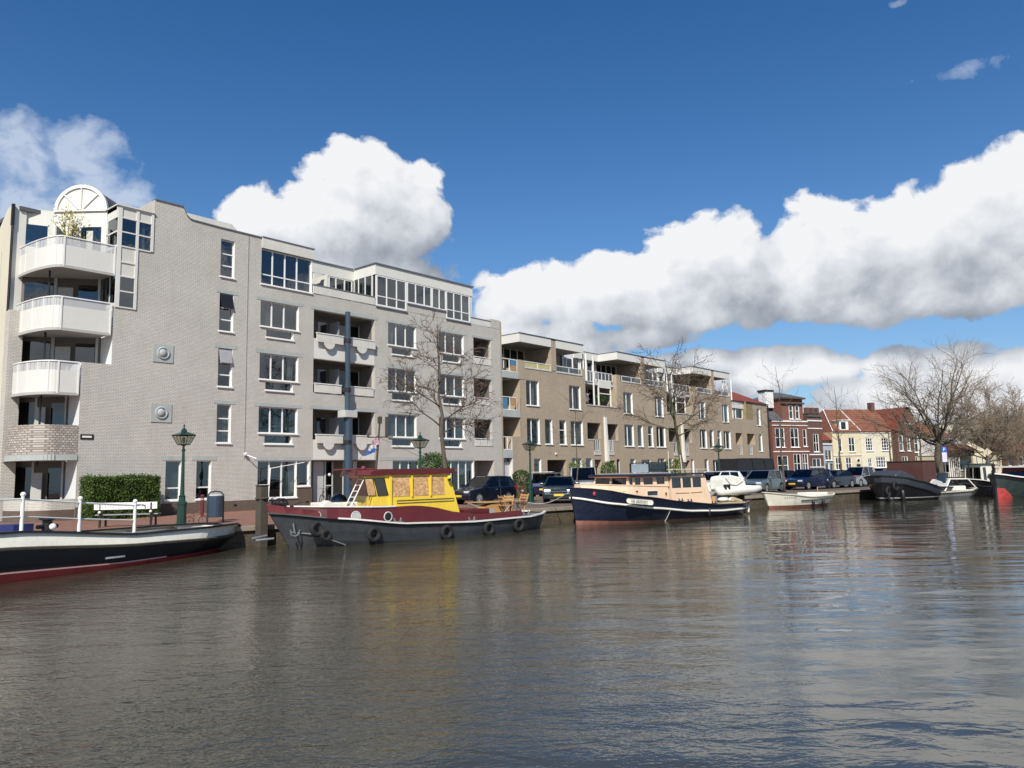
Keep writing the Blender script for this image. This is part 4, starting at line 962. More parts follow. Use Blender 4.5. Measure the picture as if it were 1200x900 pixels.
# calmer water towards the right bank, rougher in the lee on the left
geo_p = n_.new('ShaderNodeSeparateXYZ'); n_.l.new(tc, geo_p.inputs[0])
lee = n_.ramp(n_.math('MULTIPLY_ADD', n_.math('SUBTRACT', geo_p.outputs[1], n_.math('MULTIPLY', geo_p.outputs[0], .45)), .1, .20), [(.10, .06), (.80, 1.0)])
patch = n_.ramp(n_.noise(mpn(0, (1.6, 1, 1), (2.2, 8.1, 0)), .09, 3, .5), [(.38, .35), (.62, 1.0)])
patch = n_.math('MULTIPLY', patch, lee)
hgt = n_.math('ADD', n_.math('ADD', n_.math('MULTIPLY', wc, 1.5), n_.math('MULTIPLY', wa, .16)), n_.math('MULTIPLY', n_.math('ADD', n_.math('MULTIPLY', wa, .60), n_.math('ADD', n_.math('MULTIPLY', wb_, .52), n_.math('MULTIPLY', wd_, .24))), patch))
bp = n_.new('ShaderNodeBump'); bp.inputs['Strength'].default_value = .55; bp.inputs['Distance'].default_value = .068
n_.l.new(hgt, bp.inputs['Height']); n_.l.new(bp.outputs[0], b_.inputs['Normal'])
m = MB(); m.poly([(a, b+.02, WATER) for a, b in QL]+[(1500, -1500, WATER), (-400, -1500, WATER)]); tag(m.build('water', m_, None), kind='structure')

# ================================================================== FAR HOUSES
def house_frame(px0, d0, px1, d1):
    a, b = spot(px0, d0), spot(px1, d1); v = b-a
    return a, math.atan2(v.y, v.x), v.length
def simple_house(name, label, px0, d0, px1, d1, H, mat, wins_, doors=(), deep=8, ledges=(), side=True, fr=WF, group=None):
    a, rz, W = house_frame(px0, d0, px1, d1)
    T = thing(name, label, 'house', a, rz, group)
    hs_ = [(x0*W, x1*W, z0, z1, .15) for x0, x1, z0, z1, *_ in wins_]+[(x0*W, x1*W, 0.001, z1, .2) for x0, x1, z1, _ in doors]
    w = MB(); wallrects(w, [(0, W, 0, H)], hs_, 0)
    w.quad((0, 0, 0), (0, deep, 0), (0, deep, H), (0, 0, H)); w.quad((W, 0, 0), (W, deep, 0), (W, deep, H), (W, 0, H)); w.quad((0, deep, 0), (W, deep, 0), (W, deep, H), (0, deep, H))
    w.build('wall', mat, T, False, fix=False)
    for q in wins_:
        x0, x1, z0, z1 = q[:4]; nx, nz = q[4] if len(q) > 4 else (1, 1); cur = q[5] if len(q) > 5 else None
        x0, x1 = x0*W, x1*W
        o = window(T, x0, x1, z0, z1, -WIN_DEPTH+.15, [x0+(x1-x0)*i/nx for i in range(1, nx)], [z0+(z1-z0)*i/nz for i in range(1, nz)], fw=.11, world=False, cur=cur, frame=fr, jamb=False)
    for x0, x1, z1, dm in doors:
        x0, x1 = x0*W, x1*W
        MB().box(x0, x1, .12, .18, 0, z1-.02).build('door', dm, T, False)
    for z, h, mt in ledges: MB().box(-.03, W+.03, -.1, -.004, z, z+h).build('cornice', mt, T, False)
    interior(T, False)
    return T, W
def gable_roof(T, x0, x1, z0, z1, yr, deep, mat, hipl=0, hipr=0, eave=.25):
    m = MB()
    m.poly([(x0, -eave, z0), (x1, -eave, z0), (x1-hipr, yr, z1), (x0+hipl, yr, z1)])
    m.poly([(x0, deep, z0), (x1, deep, z0), (x1-hipr, yr, z1), (x0+hipl, yr, z1)])
    m.poly([(x0, -eave, z0), (x0+hipl, yr, z1), (x0, deep, z0)]); m.poly([(x1, -eave, z0), (x1-hipr, yr, z1), (x1, deep, z0)])
    o = m.build('roof', mat, T, False, fix=False); return o
# red brick house
T, W = simple_house('brick_house', 'tall narrow red brick house with white banding and a white chimney on its left', 907.5, 96, 949, 99, 7.6, RB,
    [(.08, .34, 4.2, 6.7, (2, 2), (CURW, .55, .9)), (.50, .74, 4.2, 6.7, (2, 2), (CURW, .6, .9)), (.86, .97, 4.3, 6.6, (1, 2)), (.10, .40, .7, 3.2, (2, 2), (CURW, .6, .95)), (.55, .76, .9, 3.4, (2, 2)), (.80, .97, .9, 3.4, (2, 2), (CURW, .2, .6))],
    ledges=[(3.62, .12, PLW), (6.95, .10, PLW), (7.45, .18, WF)])
m = MB(); wallrects(m, [(.30*W, .90*W, 7.62, 10.4)], [(.5*W, .62*W, 7.8, 9.6, .12), (.68*W, .80*W, 7.8, 9.6, .12)], 0)
m.quad((.30*W, 0, 7.62), (.30*W, 6, 7.62), (.30*W, 6, 10.4), (.30*W, 0, 10.4)); m.quad((.90*W, 0, 7.62), (.90*W, 6, 7.62), (.90*W, 6, 10.4), (.90*W, 0, 10.4)); m.build('attic_wall', RB, T, False, fix=False)
window(T, .5*W, .62*W, 7.8, 9.6, -.10, (), (8.9,), .12, world=False, jamb=False); window(T, .68*W, .80*W, 7.8, 9.6, -.10, (), (8.9,), .12, world=False, jamb=False)
MB().box(.28*W, .92*W, -.25, -.003, 9.75, 9.95).box(.26*W, .94*W, -.35, 6, 10.41, 10.6).build('cornice', WOODP, T, False)
m = MB(); m.poly([(.26*W, -.35, 10.6), (.94*W, -.35, 10.6), (.7*W, 2.5, 11.5), (.5*W, 2.5, 11.5)]); m.poly([(.94*W, -.35, 10.6), (.94*W, 6, 10.6), (.7*W, 2.5, 11.5)]); m.poly([(.26*W, -.35, 10.6), (.26*W, 6, 10.6), (.5*W, 2.5, 11.5)]); m.poly([(.26*W, 6, 10.6), (.94*W, 6, 10.6), (.7*W, 2.5, 11.5), (.5*W, 2.5, 11.5)])
m.poly([(-.1, -.2, 7.65), (.3*W, -.2, 7.65), (.3*W, 2.5, 9.9), (.1, 2.5, 9.9)]); m.poly([(-.1, -.2, 7.65), (.1, 2.5, 9.9), (-.1, 6, 7.65)]); m.poly([(.1, 2.5, 9.9), (.3*W, 2.5, 9.9), (.3*W, 6, 7.65), (-.1, 6, 7.65)]); m.build('roof', ROOFD, T, False, fix=False)
o = MB().box(.02*W, .24*W, .9, 2.1, 9.3, 11.35).build('chimney', PLW, T, False); sub(MB().box(.0, .26*W, .85, 2.15, 11.36, 11.6).build('chimney_cap', BLK, None), o, T, False)
interior(T, False)
T, W = simple_house('brick_annex', 'narrow flat topped brown brick house joined to the right of the tall red one', 949.3, 99.1, 966, 100.5, 8.2, BR, [(.35, .75, 3.6, 6.0, (2, 2)), (.2, .8, 1.0, 2.8, (2, 1))], ledges=[(7.6, .18, PLW), (6.6, .14, PLW), (3.2, .16, PLW), (1.6, .12, PLW)])
MB().box(-.02, W+.02, -.15, 8, 8.21, 8.4).build('roof', ROOFD, T, False)
T = thing('brick_house', 'dark brick house with three chimneys rising behind the narrow brown annex', 'house', *house_frame(952, 109, 974, 111)[:2]); W = 2.7
m = MB().box(0, W, 0, 6, 0, 9.3); m.build('wall', BR, T, False)
m = MB(); 
for x in (.25, 1.25, 2.35): MB().box(x-.22, x+.22, .3, .9, 9.31, 10.2).build('chimney', BR, T, False)
MB().box(-.1, W+.1, -.1, 6.1, 9.301, 9.42).build('roof', ROOFD, T, False)
MB().box(.1, .5, -.08, -.003, 8.0, 9.0).box(2.0, 2.35, -.08, -.003, 7.8, 8.8).build('window', WF, T, False)
T, W = simple_house('shop_house', 'small pale blue house front with a low red tiled roof left of the cream houses', 966.3, 102, 977.5, 104, 4.6, paint('pale_blue_plaster', (.42, .50, .58), .8), [(.15, .85, 2.5, 3.9, (2, 1)), (.1, .5, .3, 2.2)], [(.6, .9, 2.1, BLUEC)])
gable_roof(T, -.5, W+.6, 5.2, 7.4, 3, 7, TILER); MB().box(-.1, W+.1, -.12, -.003, 4.6, 4.8).build('cornice', WF, T, False); MB().box(0, W, 0, .3, 4.801, 5.2).build('gable_wall', BLUEC, T, False)
# cream houses
T, W = simple_house('cream_house', 'cream plaster house with orange tiled roof, white dormer and round window over its door', 977.5, 103.5, 1010.5, 104.5, 6.35, CLAD,
    [(.18, .34, 3.6, 5.5, (2, 2), (CURG, .1, .9)), (.56, .80, 3.6, 5.6, (2, 2), (CURG, .1, .9)), (.06, .26, 1.2, 2.9, (2, 2)), (.42, .64, 1.2, 2.9, (2, 2), (CURG, .1, .9))], [(.80, .95, 1.95, GRN)], ledges=[(3.12, .08, PLW), (6.2, .16, PLW)])
m = MB(); m.torus((.875*W, -.03, 2.42), .27, .05, 'y', 18, 6); m.build('round_window_frame', WF, T, False); MB().tube((.875*W, -.02, 2.42), (.875*W, -.005, 2.42), .26, None, 16).build('round_window', BLK, T, False)
rf = gable_roof(T, 0, W, 6.36, 9.7, 4, 8, TILE, hipl=1.7)
m = MB(); m.path([(W, -.22, 6.45), (W-.0, 4, 9.8)], .07, 4); m.path([(0, -.22, 6.45), (1.7, 4, 9.78)], .06, 4); sub(m.build('verge', WF, None), rf, T, False)
m = MB(); m.box(.30*W, .62*W, .1, 2.2, 6.6, 7.9); d_ = m.build('dormer', WF, T, False); sub(MB().box(.36*W, .52*W, .06, .09, 6.75, 7.7).build('dormer_window', GLD, None), d_, T, False); sub(MB().box(.26*W, .66*W, -.05, 2.4, 7.905, 8.0).build('dormer_roof', WF, None), d_, T, False)
T, W = simple_house('cream_house', 'paler cream house with orange roof and small paned white windows, behind the silver car', 1010.7, 104.5, 1053, 106, 6.35, CLAD2,
    [(.13, .33, 3.7, 5.5, (3, 4)), (.57, .78, 3.7, 5.5, (3, 4)), (.16, .28, 1.5, 2.7, (2, 2)), (.38, .66, 1.4, 2.9, (4, 3), (CURW, 0, 1)), (.80, .97, 1.6, 2.6, (4, 2))], ledges=[(6.15, .16, WF)])
gable_roof(T, 0, W, 6.36, 9.75, 4, 8, TILE); m = MB(); m.box(W-.9, W-.3, 3.4, 4.2, 9.3, 10.7); m.build('chimney', BR, T, False)
T, W = simple_house('brown_gable_house', 'dark brown brick house with three tall white windows right of the cream houses', 1053.4, 105, 1081, 107, 6.3, BR,
    [(.08, .26, 3.6, 5.8, (1, 2), (CURW, 0, 1)), (.42, .56, 3.6, 5.8, (1, 2), (CURW, 0, 1)), (.72, .92, 3.4, 5.9, (1, 2), (CURW, 0, 1)), (.15, .40, 1.2, 2.9, (2, 2)), (.72, .92, 1.2, 2.9, (2, 2))])
m = MB(); m.poly([(0, 0, 6.31), (W, 0, 6.31), (W*.62, 0, 9.4), (W*.38, 0, 9.4)]); m.build('gable', BR, T, False, fix=False)
m = MB(); m.poly([(-.1, -.1, 6.25), (-.1, 8, 6.25), (W*.4, 8, 9.7), (W*.4, -.1, 9.7)]); m.poly([(W+.1, -.1, 6.25), (W+.1, 8, 6.25), (W*.6, 8, 9.7), (W*.6, -.1, 9.7)]); m.poly([(W*.4, -.1, 9.7), (W*.6, -.1, 9.7), (W*.6, 8, 9.7), (W*.4, 8, 9.7)]); m.build('roof', TILER, T, False, fix=False)
MB().box(W*.35, W*.8, -.14, -.003, 7.3, 7.42).build('cornice', WF, T, False)
T, W = simple_house('white_gable_house', 'narrow white plaster house with orange gable roof, behind the brown deckhouse of the black barge', 1081.4, 108, 1099, 109, 5.2, PLW,
    [(.08, .22, 2.6, 4.8), (.36, .50, 2.6, 4.8), (.66, .80, 2.6, 4.8), (.2, .4, .6, 2.0)])
gable_roof(T, -.1, W+.1, 5.21, 7.6, 3, 8, TILE)
T, W = simple_house('porch_house', 'low house with orange tiles, a band of glass dormers and white porch posts', 1101, 104, 1139, 107, 2.9, CLAD, [(.1, .3, .5, 2.3), (.6, .95, .8, 2.3, (3, 1))])
m = MB()
for i in range(6): m.tube((.3+i*.42, -1.2, 0), (.3+i*.42, -1.2, 2.75), .07)
m.build('porch_post', WF, T, False)
MB().box(-.2, W*.8, -1.4, 0, 2.76, 3.6).build('porch_fascia', WOODP, T, False)
m = MB(); m.poly([(-.2, -1.5, 3.4), (W*.95, -1.5, 3.4), (W*.95, .3, 4.4), (-.2, .3, 4.4)]); m.poly([(-.2, .5, 5.3), (W*.75, .5, 5.3), (W*.45, 3.5, 7.4), (-.2, 3.5, 7.6)]); m.poly([(W*.75, .5, 5.3), (W*.45, 3.5, 7.4), (W*.75, 7, 5.3)]); m.build('roof', TILE, T, False, fix=False)
m = MB(); m.box(-.1, W, .35, 3, 2.9, 5.25); d_ = m.build('dormer', WF, T, False)
for i in range(6): sub(MB().box(.1+i*.68, .62+i*.68, .30, .34, 4.45, 5.1).build('dormer_window', GL, None), d_, T, False)
MB().box(W*.55, W*1.05, -3.0, -1.6, 0, 1.6).build('brick_shed', BR, T, False)
T, W = simple_house('cream_house', 'small distant yellow plaster house behind the pale wheelhouse of the red bowed boat', 1141, 120, 1158, 121, 3.6, CLAD, [(.2, .35, 1.5, 2.8), (.6, .75, 1.5, 2.8)])
gable_roof(T, -.1, W+.1, 3.61, 5.2, 3, 8, CLAD)
T, W = simple_house('cream_house', 'farthest small yellow house glimpsed between bare trunks at the right edge', 1161, 126, 1174, 127, 3.3, CLAD, [(.2, .4, 1.0, 2.0)])
gable_roof(T, -.1, W+.1, 3.31, 4.2, 3, 8, TILER)
T, W = simple_house('long_house', 'long low brown brick house beyond the trees at the right edge of the view', 1176, 130, 1290, 138, 4.0, BR, [(.05+i*.1, .10+i*.1, 1.2, 2.8) for i in range(9)])
gable_roof(T, -.1, W+.1, 4.01, 6.2, 4, 8, TILER)
T, W = simple_house('long_house', 'grey block of flats seen through the bare branches behind the orange roofs', 1105, 150, 1158, 150, 9.5, CLAD2, [(.05+i*.12, .12+i*.12, z, z+1.2) for i in range(8) for z in (4.5, 7.3)])
MB().box(-.1, W+.1, -.1, 8, 9.51, 9.7).build('roof', ROOFD, T, False)

# ================================================================== TREES
BARK = paint('bark_grey', (.10, .082, .058), .9, .35, 5, bump=.6, streak=.3, dirt=(.05, .06, .02))
BARKG = paint('bark_mossy', (.10, .095, .045), .9, .35, 4, bump=.5)
TWIG = paint('twig_brown', (.105, .074, .052), .9, .2, 2); TWIGL = paint('twig_pale', (.21, .16, .11), .9, .2, 2)
def tree(name, label, base, H, seed, trunk_r=.12, trunk_h=3.0, limbs=9, spread=2.4, style='leader', bark=BARK, twig=TWIG, lean=(0, 0), dens=1.0, group='bare street trees', tw=.007, cat='tree'):
    rnd = random.Random(seed); T = thing(name, label, cat, base, 0, group)
    big, small = MB(), MB()
    def G(s): return Vector((rnd.gauss(0, s), rnd.gauss(0, s), rnd.gauss(0, s)))
    def limb(p, d, L, r, lvl, mx, trop):
        n = max(2, int(L/(.5 if lvl < 2 else .28))); st = L/n; pts = [p]; rs_ = [r]
        for i in range(n):
            d = (d+G(.13 if lvl < 2 else .20)+Vector((0, 0, trop))).normalized(); p = p+d*st; pts.append(p); rs_.append(max(tw*.6, r*(1-.75*(i+1)/n)))
            if lvl < mx and (i+1)/n > (.25 if lvl < 2 else .15):
                k = (1.5 if lvl < 2 else 1.15)*dens
                k = int(k)+(1 if rnd.random() < k-int(k) else 0)
                for _ in range(k):
                    side = d.orthogonal().normalized(); side.rotate(Matrix.Rotation(rnd.uniform(0, 6.28), 3, d)); ang = rnd.uniform(.45, .95)
                    nd = (d*math.cos(ang)+side*math.sin(ang)).normalized()
                    limb(p, nd, L*rnd.uniform(.38, .6)*(1-.35*i/n), max(tw, rs_[-1]*.55), lvl+1, mx, trop*(.6 if style == 'leader' else 1)-(.03 if style == 'leader' and lvl > 1 else 0))
        (big if r > .022 else small).path(pts, rs_, 6 if r > .04 else (4 if r > .015 else 3))
    top = Vector((lean[0], lean[1], H if style == 'leader' else trunk_h))
    n = 10; pts = []; rs_ = []
    for i in range(n+1):
        t = i/n; pts.append(Vector((top.x*t, top.y*t, top.z*t))+(G(.05) if 0 < i else Vector((0, 0, 0)))); rs_.append(trunk_r*(1.35 if i == 0 else 1)*(1-(.86 if style == 'leader' else .25)*t))
    big.path(pts, rs_, 9)
    def at_t(t):
        i = min(n-1, int(t*n)); return pts[i].lerp(pts[i+1], t*n-i), rs_[i]*(1-(t*n-i))+rs_[i+1]*(t*n-i)
    if style == 'leader':
        for j in range(limbs):
            t = trunk_h/H+(1-trunk_h/H)*((j+.3)/limbs)*.93; p, r = at_t(t); a = j*2.4+rnd.uniform(-.5, .5)
            L = spread*(1.12-.65*((j+.3)/limbs))*rnd.uniform(.85, 1.15); el_ = rnd.uniform(.30, .75)
            limb(p, Vector((math.cos(a)*math.cos(el_), math.sin(a)*math.cos(el_), math.sin(el_))), L, r*.52, 1, 3, .02)
    elif style == 'vase':
        p = pts[-1]
        for j in range(limbs):
            a = j*2.4+rnd.uniform(-.3, .3); el_ = rnd.uniform(.55, 1.35) if j % 3 else rnd.uniform(.25, .55)
            q, r = at_t(.72+.28*j/limbs)
            limb(q, Vector((math.cos(a)*math.cos(el_), math.sin(a)*math.cos(el_), math.sin(el_))), (H-trunk_h)*rnd.uniform(.85, 1.08), trunk_r*.30, 1, 4 if dens >= 1 else 3, .022)
    big.build('trunk', bark, T, False, fix=False, smooth=True); small.build('crown', twig, T, False, fix=False)
    return T
tree('street_tree', 'bare tree with drooping twigs in front of the white building, behind the yellow cabin', spot(523.5, 40), 9.5, 11, .15, 3.6, 15, 2.7, lean=(-.35, .3), tw=.0135, dens=2.1)
tree('street_tree', 'slender young bare tree in front of the first beige block, beside the dark saloon', spot(677, 48), 6.3, 5, .05, 3.2, 6, 1.9, dens=.9, tw=.010)
tree('street_tree', 'bare forked tree with mossy trunk in front of the middle beige block', spot(803, 56), 9.8, 23, .17, 3.9, 16, 3.9, lean=(-1.3, .6), bark=BARKG, tw=.015, dens=1.5)
tree('street_tree', 'thin bare tree before the tall red brick house, beside the navy estate car', spot(917.5, 52), 8.6, 31, .075, 3.0, 12, 2.6, tw=.009, dens=.7, twig=TWIG)
tree('street_tree', 'thin bare tree with green trunk before the cream house with the dormer', spot(985, 72), 9.2, 43, .11, 3.4, 12, 2.9, bark=BARKG, tw=.012, dens=.7)
tree('street_tree', 'small bare tree with greenish trunk left of the brown deckhouse, before the pale cream house', spot(1044, 82), 7.2, 57, .12, 3.2, 11, 3.0, bark=BARKG, tw=.013, dens=.7)
tree('street_tree', 'bare tree with brown trunk just left of the largest tree', spot(1080, 84), 7.4, 61, .15, 2.6, 10, 3.0, tw=.014, dens=.7)
tree('street_tree', 'largest bare tree, its wide fan of pale branches standing against the clouds', spot(1101, 66), 11.2, 73, .34, 4.0, 13, 6, 'vase', bark=BARK, twig=TWIGL, tw=.0125, dens=.93)
tree('street_tree', 'bare brown tree directly right of the largest one, low forked trunk', spot(1158, 86), 9.6, 83, .26, 2.4, 9, 5, 'vase', twig=TWIGL, tw=.017, dens=1.0)
tree('street_tree', 'dense brown bare tree near the right edge above the dark red cabin', spot(1188, 98), 9.2, 97, .26, 2.6, 9, 5, 'vase', twig=TWIGL, tw=.018, dens=1.0)
tree('street_tree', 'bare tree cut by the right edge of the view', spot(1222, 92), 9.0, 103, .26, 2.6, 9, 5, 'vase', twig=TWIGL, tw=.018, dens=1.0)
tree('street_tree', 'far bare tree filling the gap behind the diamond sign at right', spot(1140, 125), 8.6, 113, .26, 2.6, 8, 5, 'vase', twig=TWIGL, tw=.02, dens=.9)

# ================================================================== HEDGE AND SHRUBS
hd = thing('hedge', 'dense clipped green box hedge behind the white bench, against the white brick wall', 'hedge', (14.62, Y0-.75, 0)); hd.scale = (.80, 1, .97)
MB().box(-1.72, 1.72, -.55, .55, 0, 1.72).build('hedge_core', LEAFD, hd)
m = MB(); rr_ = random.Random(4)
def hp():
    f_ = rr_.random(); u, v = rr_.uniform(-1.82, 1.82), rr_.uniform(0, 1.85); k = rr_.gauss(0, .03)+.05*math.sin(u*4.1+v*2.3)*math.sin(v*5.2-u*1.7)
    if f_ < .55: return (u, -.62+k, v)
    if f_ < .75: return (u, rr_.uniform(-.62, .62), 1.82+k+.03*math.sin(u*2.2)+(abs(rr_.gauss(0, .07)) if rr_.random() < .15 else 0))
    if f_ < .9: return (-1.80+k, rr_.uniform(-.62, .62), v)
    return (1.80+k, rr_.uniform(-.62, .62), v)
leaf_cloud(m, 13000, hp, .05, rr_); m.build('foliage', LEAFG, hd, fix=False)
def bush(name, label, base, w, h, mat, n=2500, stem=0, seed=1, cat='shrub', sz=.05, shape='round', flowers=None):
    rnd = random.Random(seed); T = thing(name, label, cat, base)
    m = MB()
    for i in range(7): m.path([(rnd.uniform(-.05, .05), rnd.uniform(-.05, .05), 0), (rnd.uniform(-.1, .1), rnd.uniform(-.1, .1), stem+.2), (rnd.uniform(-w, w)*.3, rnd.uniform(-w, w)*.3, stem+h*.6)], .03 if stem else .02, 5)
    m.build('stem', WOODP, T)
    cl_ = [(rnd.gauss(0, .32)*w, rnd.gauss(0, .32)*w, stem+h*rnd.uniform(.2, .85), rnd.uniform(.28, .5)*w) for _ in range(16)]
    def fn():
        if shape == 'column':
            z = rnd.uniform(0, 1); r_ = w*(.95 if z < .75 else math.sqrt(max(0, 1-((z-.75)/.25)**2))+.05)*rnd.uniform(.75, 1.05); a = rnd.uniform(0, 6.28); return (r_*math.cos(a), r_*math.sin(a), stem+z*h)
        if shape == 'ball':
            v = Vector((rnd.gauss(0, 1), rnd.gauss(0, 1), rnd.gauss(0, 1))).normalized()*rnd.uniform(.72, 1.05); return (v.x*w, v.y*w, stem+h/2+v.z*h/2)
        c = rnd.choice(cl_); v = Vector((rnd.gauss(0, 1), rnd.gauss(0, 1), rnd.gauss(0, 1))).normalized()*c[3]*rnd.uniform(.6, 1.1); return (c[0]+v.x, c[1]+v.y, max(.05, c[2]+v.z*.9))
    m = MB(); leaf_cloud(m, n, fn, sz, rnd); m.build('foliage', mat, T, fix=False)
    if flowers:
        m = MB(); leaf_cloud(m, n//4, lambda: (lambda q: (q[0]*1.05, q[1]*1.05, q[2]+.05))(fn()), sz*.8, rnd); m.build('flowers', flowers, T, fix=False)
    return T
bush('small_evergreen_tree', 'round green evergreen tree between the second lamp and the bare trunk', spot(507, 43.5), .95, 1.9, LEAFM, 4200, 1.0, 2, 'tree', .055, 'ball')
bush('small_evergreen_tree', 'dark blue green bush half hidden behind the bare trunk and the yellow cabin roof', spot(516, 45.5), .6, 1.3, LEAFD, 1500, 1.2, 22, 'tree', .055, 'ball')
bush('clipped_shrub', 'dark green columnar shrub left of the third street lamp', spot(610.5, 50), .55, 1.75, LEAFD, 2600, .05, 3, 'shrub', .05, 'column', LEAFG)
bush('flowering_shrub', 'loose yellow green shrub with flowers behind the silver van', spot(677, 60), 1.1, 1.9, LEAFM, 2200, .6, 4, flowers=LEAFY, sz=.06)
bush('topiary_tree', 'small round topiary on a thin stem beside the white party fin', spot(713, 61), .62, 1.4, LEAFM, 1800, 1.0, 5, 'tree', .055, 'ball')
bush('flowering_shrub', 'yellow green flowering shrub behind the flat roof of the peach cabin', spot(787, 66), 1.3, 2.0, LEAFM, 2200, .5, 6, flowers=LEAFY, sz=.065)
bush('balcony_plant', 'green potted plant on the recessed balcony between the first two beige blocks', (54.4, Y0+.75, 7.12), .5, .95, LEAFM, 900, .2, 7, 'plant')
bush('balcony_plant', 'pale pink bloom in a pot on the same recessed balcony, left of the green plant', (52.3, Y0+.75, 7.12), .42, 1.0, leafmat('pink_bloom', (.55, .42, .50), (.42, .34, .42)), 700, .1, 8, 'plant')

# ================================================================== STREET FURNITURE
def lamp(base, label, first=None):
    if first: o = copy_tree(first); o.location = base; o['label'] = label; return o
    T = thing('street_lamp', label, 'street lamp', base, 0, 'green lantern street lamps')
    MB().lathe([(.21, 0), (.20, .08), (.165, .12), (.155, .75), (.175, .78), (.175, .86), (.12, .90), (.11, 1.05), (.125, 1.08), (.09, 1.12)], n=8).build('base', GRN, T)
    m = MB().lathe([(.075, 1.12), (.062, 1.6), (.045, 2.72), (.065, 2.74), (.065, 2.79), (.04, 2.82), (.035, 2.92), (.09, 2.95), (.09, 2.97)], n=12); m.build('pole', GRN, T, smooth=False)
    m = MB(); a, b, z0, z1 = .15, .28, 2.98, 3.32
    for i in range(4):
        for (p, q) in (((a, z0), (b, z1)),):
            c0_ = [(a, a), (-a, a), (-a, -a), (a, -a)][i]; c1_ = [(b, b), (-b, b), (-b, -b), (b, -b)][i]
            m.tube((c0_[0], c0_[1], z0), (c1_[0], c1_[1], z1), .014, n=5)
            d0 = [(a, a), (-a, a), (-a, -a), (a, -a)][(i+1) % 4]; d1 = [(b, b), (-b, b), (-b, -b), (b, -b)][(i+1) % 4]
            m.tube((*c0_, z0), (*d0, z0), .016, n=5); m.tube((*c1_, z1), (*d1, z1), .02, n=5)
            m.tube(((c0_[0]+d0[0])/2, (c0_[1]+d0[1])/2, z0), ((c1_[0]+d1[0])/2, (c1_[1]+d1[1])/2, z1), .007, n=4)
    m.build('lantern_frame', GRN, T)
    m = MB()
    for i in range(4):
        c = [(1, 1), (-1, 1), (-1, -1), (1, -1)]; p, q = c[i], c[(i+1) % 4]; k = .98
        m.quad((p[0]*a*k, p[1]*a*k, z0), (q[0]*a*k, q[1]*a*k, z0), (q[0]*b*k, q[1]*b*k, z1), (p[0]*b*k, p[1]*b*k, z1))
    m.build('lantern_pane', LGL, T, fix=False)
    m = MB(); m.lathe([(.012, 3.0), (.05, 3.08), (.05, 3.2), (.02, 3.26)], n=8); m.build('bulb', CURW, T)
    m = MB(); v = [(.31, .31), (-.31, .31), (-.31, -.31), (.31, -.31)]; u = [(.10, .10), (-.10, .10), (-.10, -.10), (.10, -.10)]
    m.add([(x, y, 3.33) for x, y in v]+[(x, y, 3.44) for x, y in u], [(0, 1, 2, 3), (4, 5, 6, 7)]+[(i, (i+1) % 4, (i+1) % 4+4, i+4) for i in range(4)])
    m.lathe([(.10, 3.44), (.11, 3.47), (.08, 3.53), (.09, 3.55), (.03, 3.58), (.02, 3.66), (.035, 3.68), (.005, 3.74)], n=8); m.build('lantern_roof', GRN, T)
    return T
L1 = lamp(spot(214, 27.2), 'nearest green lantern lamp post, standing between the white bench and the bin')
L1.scale = (1.03, 1.03, .96)
o = lamp(spot(492.5, 35), 'green lantern lamp post rising behind the maroon roof of the yellow cabin', L1)
o = lamp(spot(621.5, 42), 'green lantern lamp post in front of the corner shrub, left of the dark saloon', L1)
o = lamp(spot(843, 54), 'farthest green lantern lamp post, in front of the black van', L1)
# bin
T = thing('litter_bin', 'slate blue steel litter bin on two posts beside the nearest lamp post', 'bin', (14.68, 27.15, 0), R(-8))
MB().lathe([(.25, .22), (.27, .24), (.27, .98), (.25, 1.0)], n=20).build('drum', BLUEC, T)
m = MB()
for x in (-.29, .29): m.box(x-.025, x+.025, -.03, .03, 0, 1.02)
m.path([(-.29, 0, 1.02), (-.2, 0, 1.13), (0, 0, 1.17), (.2, 0, 1.13), (.29, 0, 1.02)], .03, 6); m.build('frame', BLUEC, T)
MB().lathe([(.26, 1.002), (.26, 1.02), (.2, 1.05)], n=20).build('lid', CONCL, T)
# bench
T = thing('park_bench', 'white bench with perforated backrest facing away, in front of the green hedge', 'bench', (11.95, 28.3, 0), math.atan2(27.5-28.9, 12.75-11.15))
m = MB(); m.box(-1.05, 1.05, -.06, -.02, .62, .86)
o = m.build('backrest', WF, T)
m = MB()
for i in range(22):
    for j in range(2): m.box(-.95+i*.088, -.92+i*.088, -.064, -.061, .68+j*.07, .71+j*.07)
sub(m.build('perforation', GRP, None), o, T, False)
m = MB()
for k in range(4): m.box(-1.05, 1.05, .05+k*.11, .14+k*.11, .42, .45)
m.build('seat', GRP, T)
for x in (-.85, .85):
    m = MB(); m.prism([(-.06, .0), (.0, .0), (.04, .42), (.48, .42), (.50, 0), (.56, 0), (.56, .46), (.0, .46), (-.02, .84), (-.06, .84)], 'x', x-.03, x+.03); m.build('leg', BLK, T)
m = MB(); m.ball((-.85, -.1, .53), .05); m.ball((.85, -.1, .53), .05); m.build('bracket', WF, T)
# bollards
def bollard(base, label, first=None):
    if first: o = copy_tree(first); o.location = base; o['label'] = label; return o
    T = thing('bollard', label, 'bollard', base, 0, 'maroon steel bollards')
    MB().lathe([(.075, 0), (.075, .86), (.085, .87), (.085, .91), (.06, .94), (.02, .95)], n=12).build('post', MAROON, T)
    MB().lathe([(.077, .70), (.079, .71), (.079, .76), (.077, .77)], n=12).build('band', GRP, T)
    return T
b1 = bollard((17.32, 33.2, 0), 'maroon bollard just left of the litter bin, near the white wall')
bollard((20.2, 33.4, 0), 'maroon bollard below the left edge of the large ground floor window', b1)
bollard(spot(612, 39), 'maroon bollard on the road edge left of the third lamp post', b1)
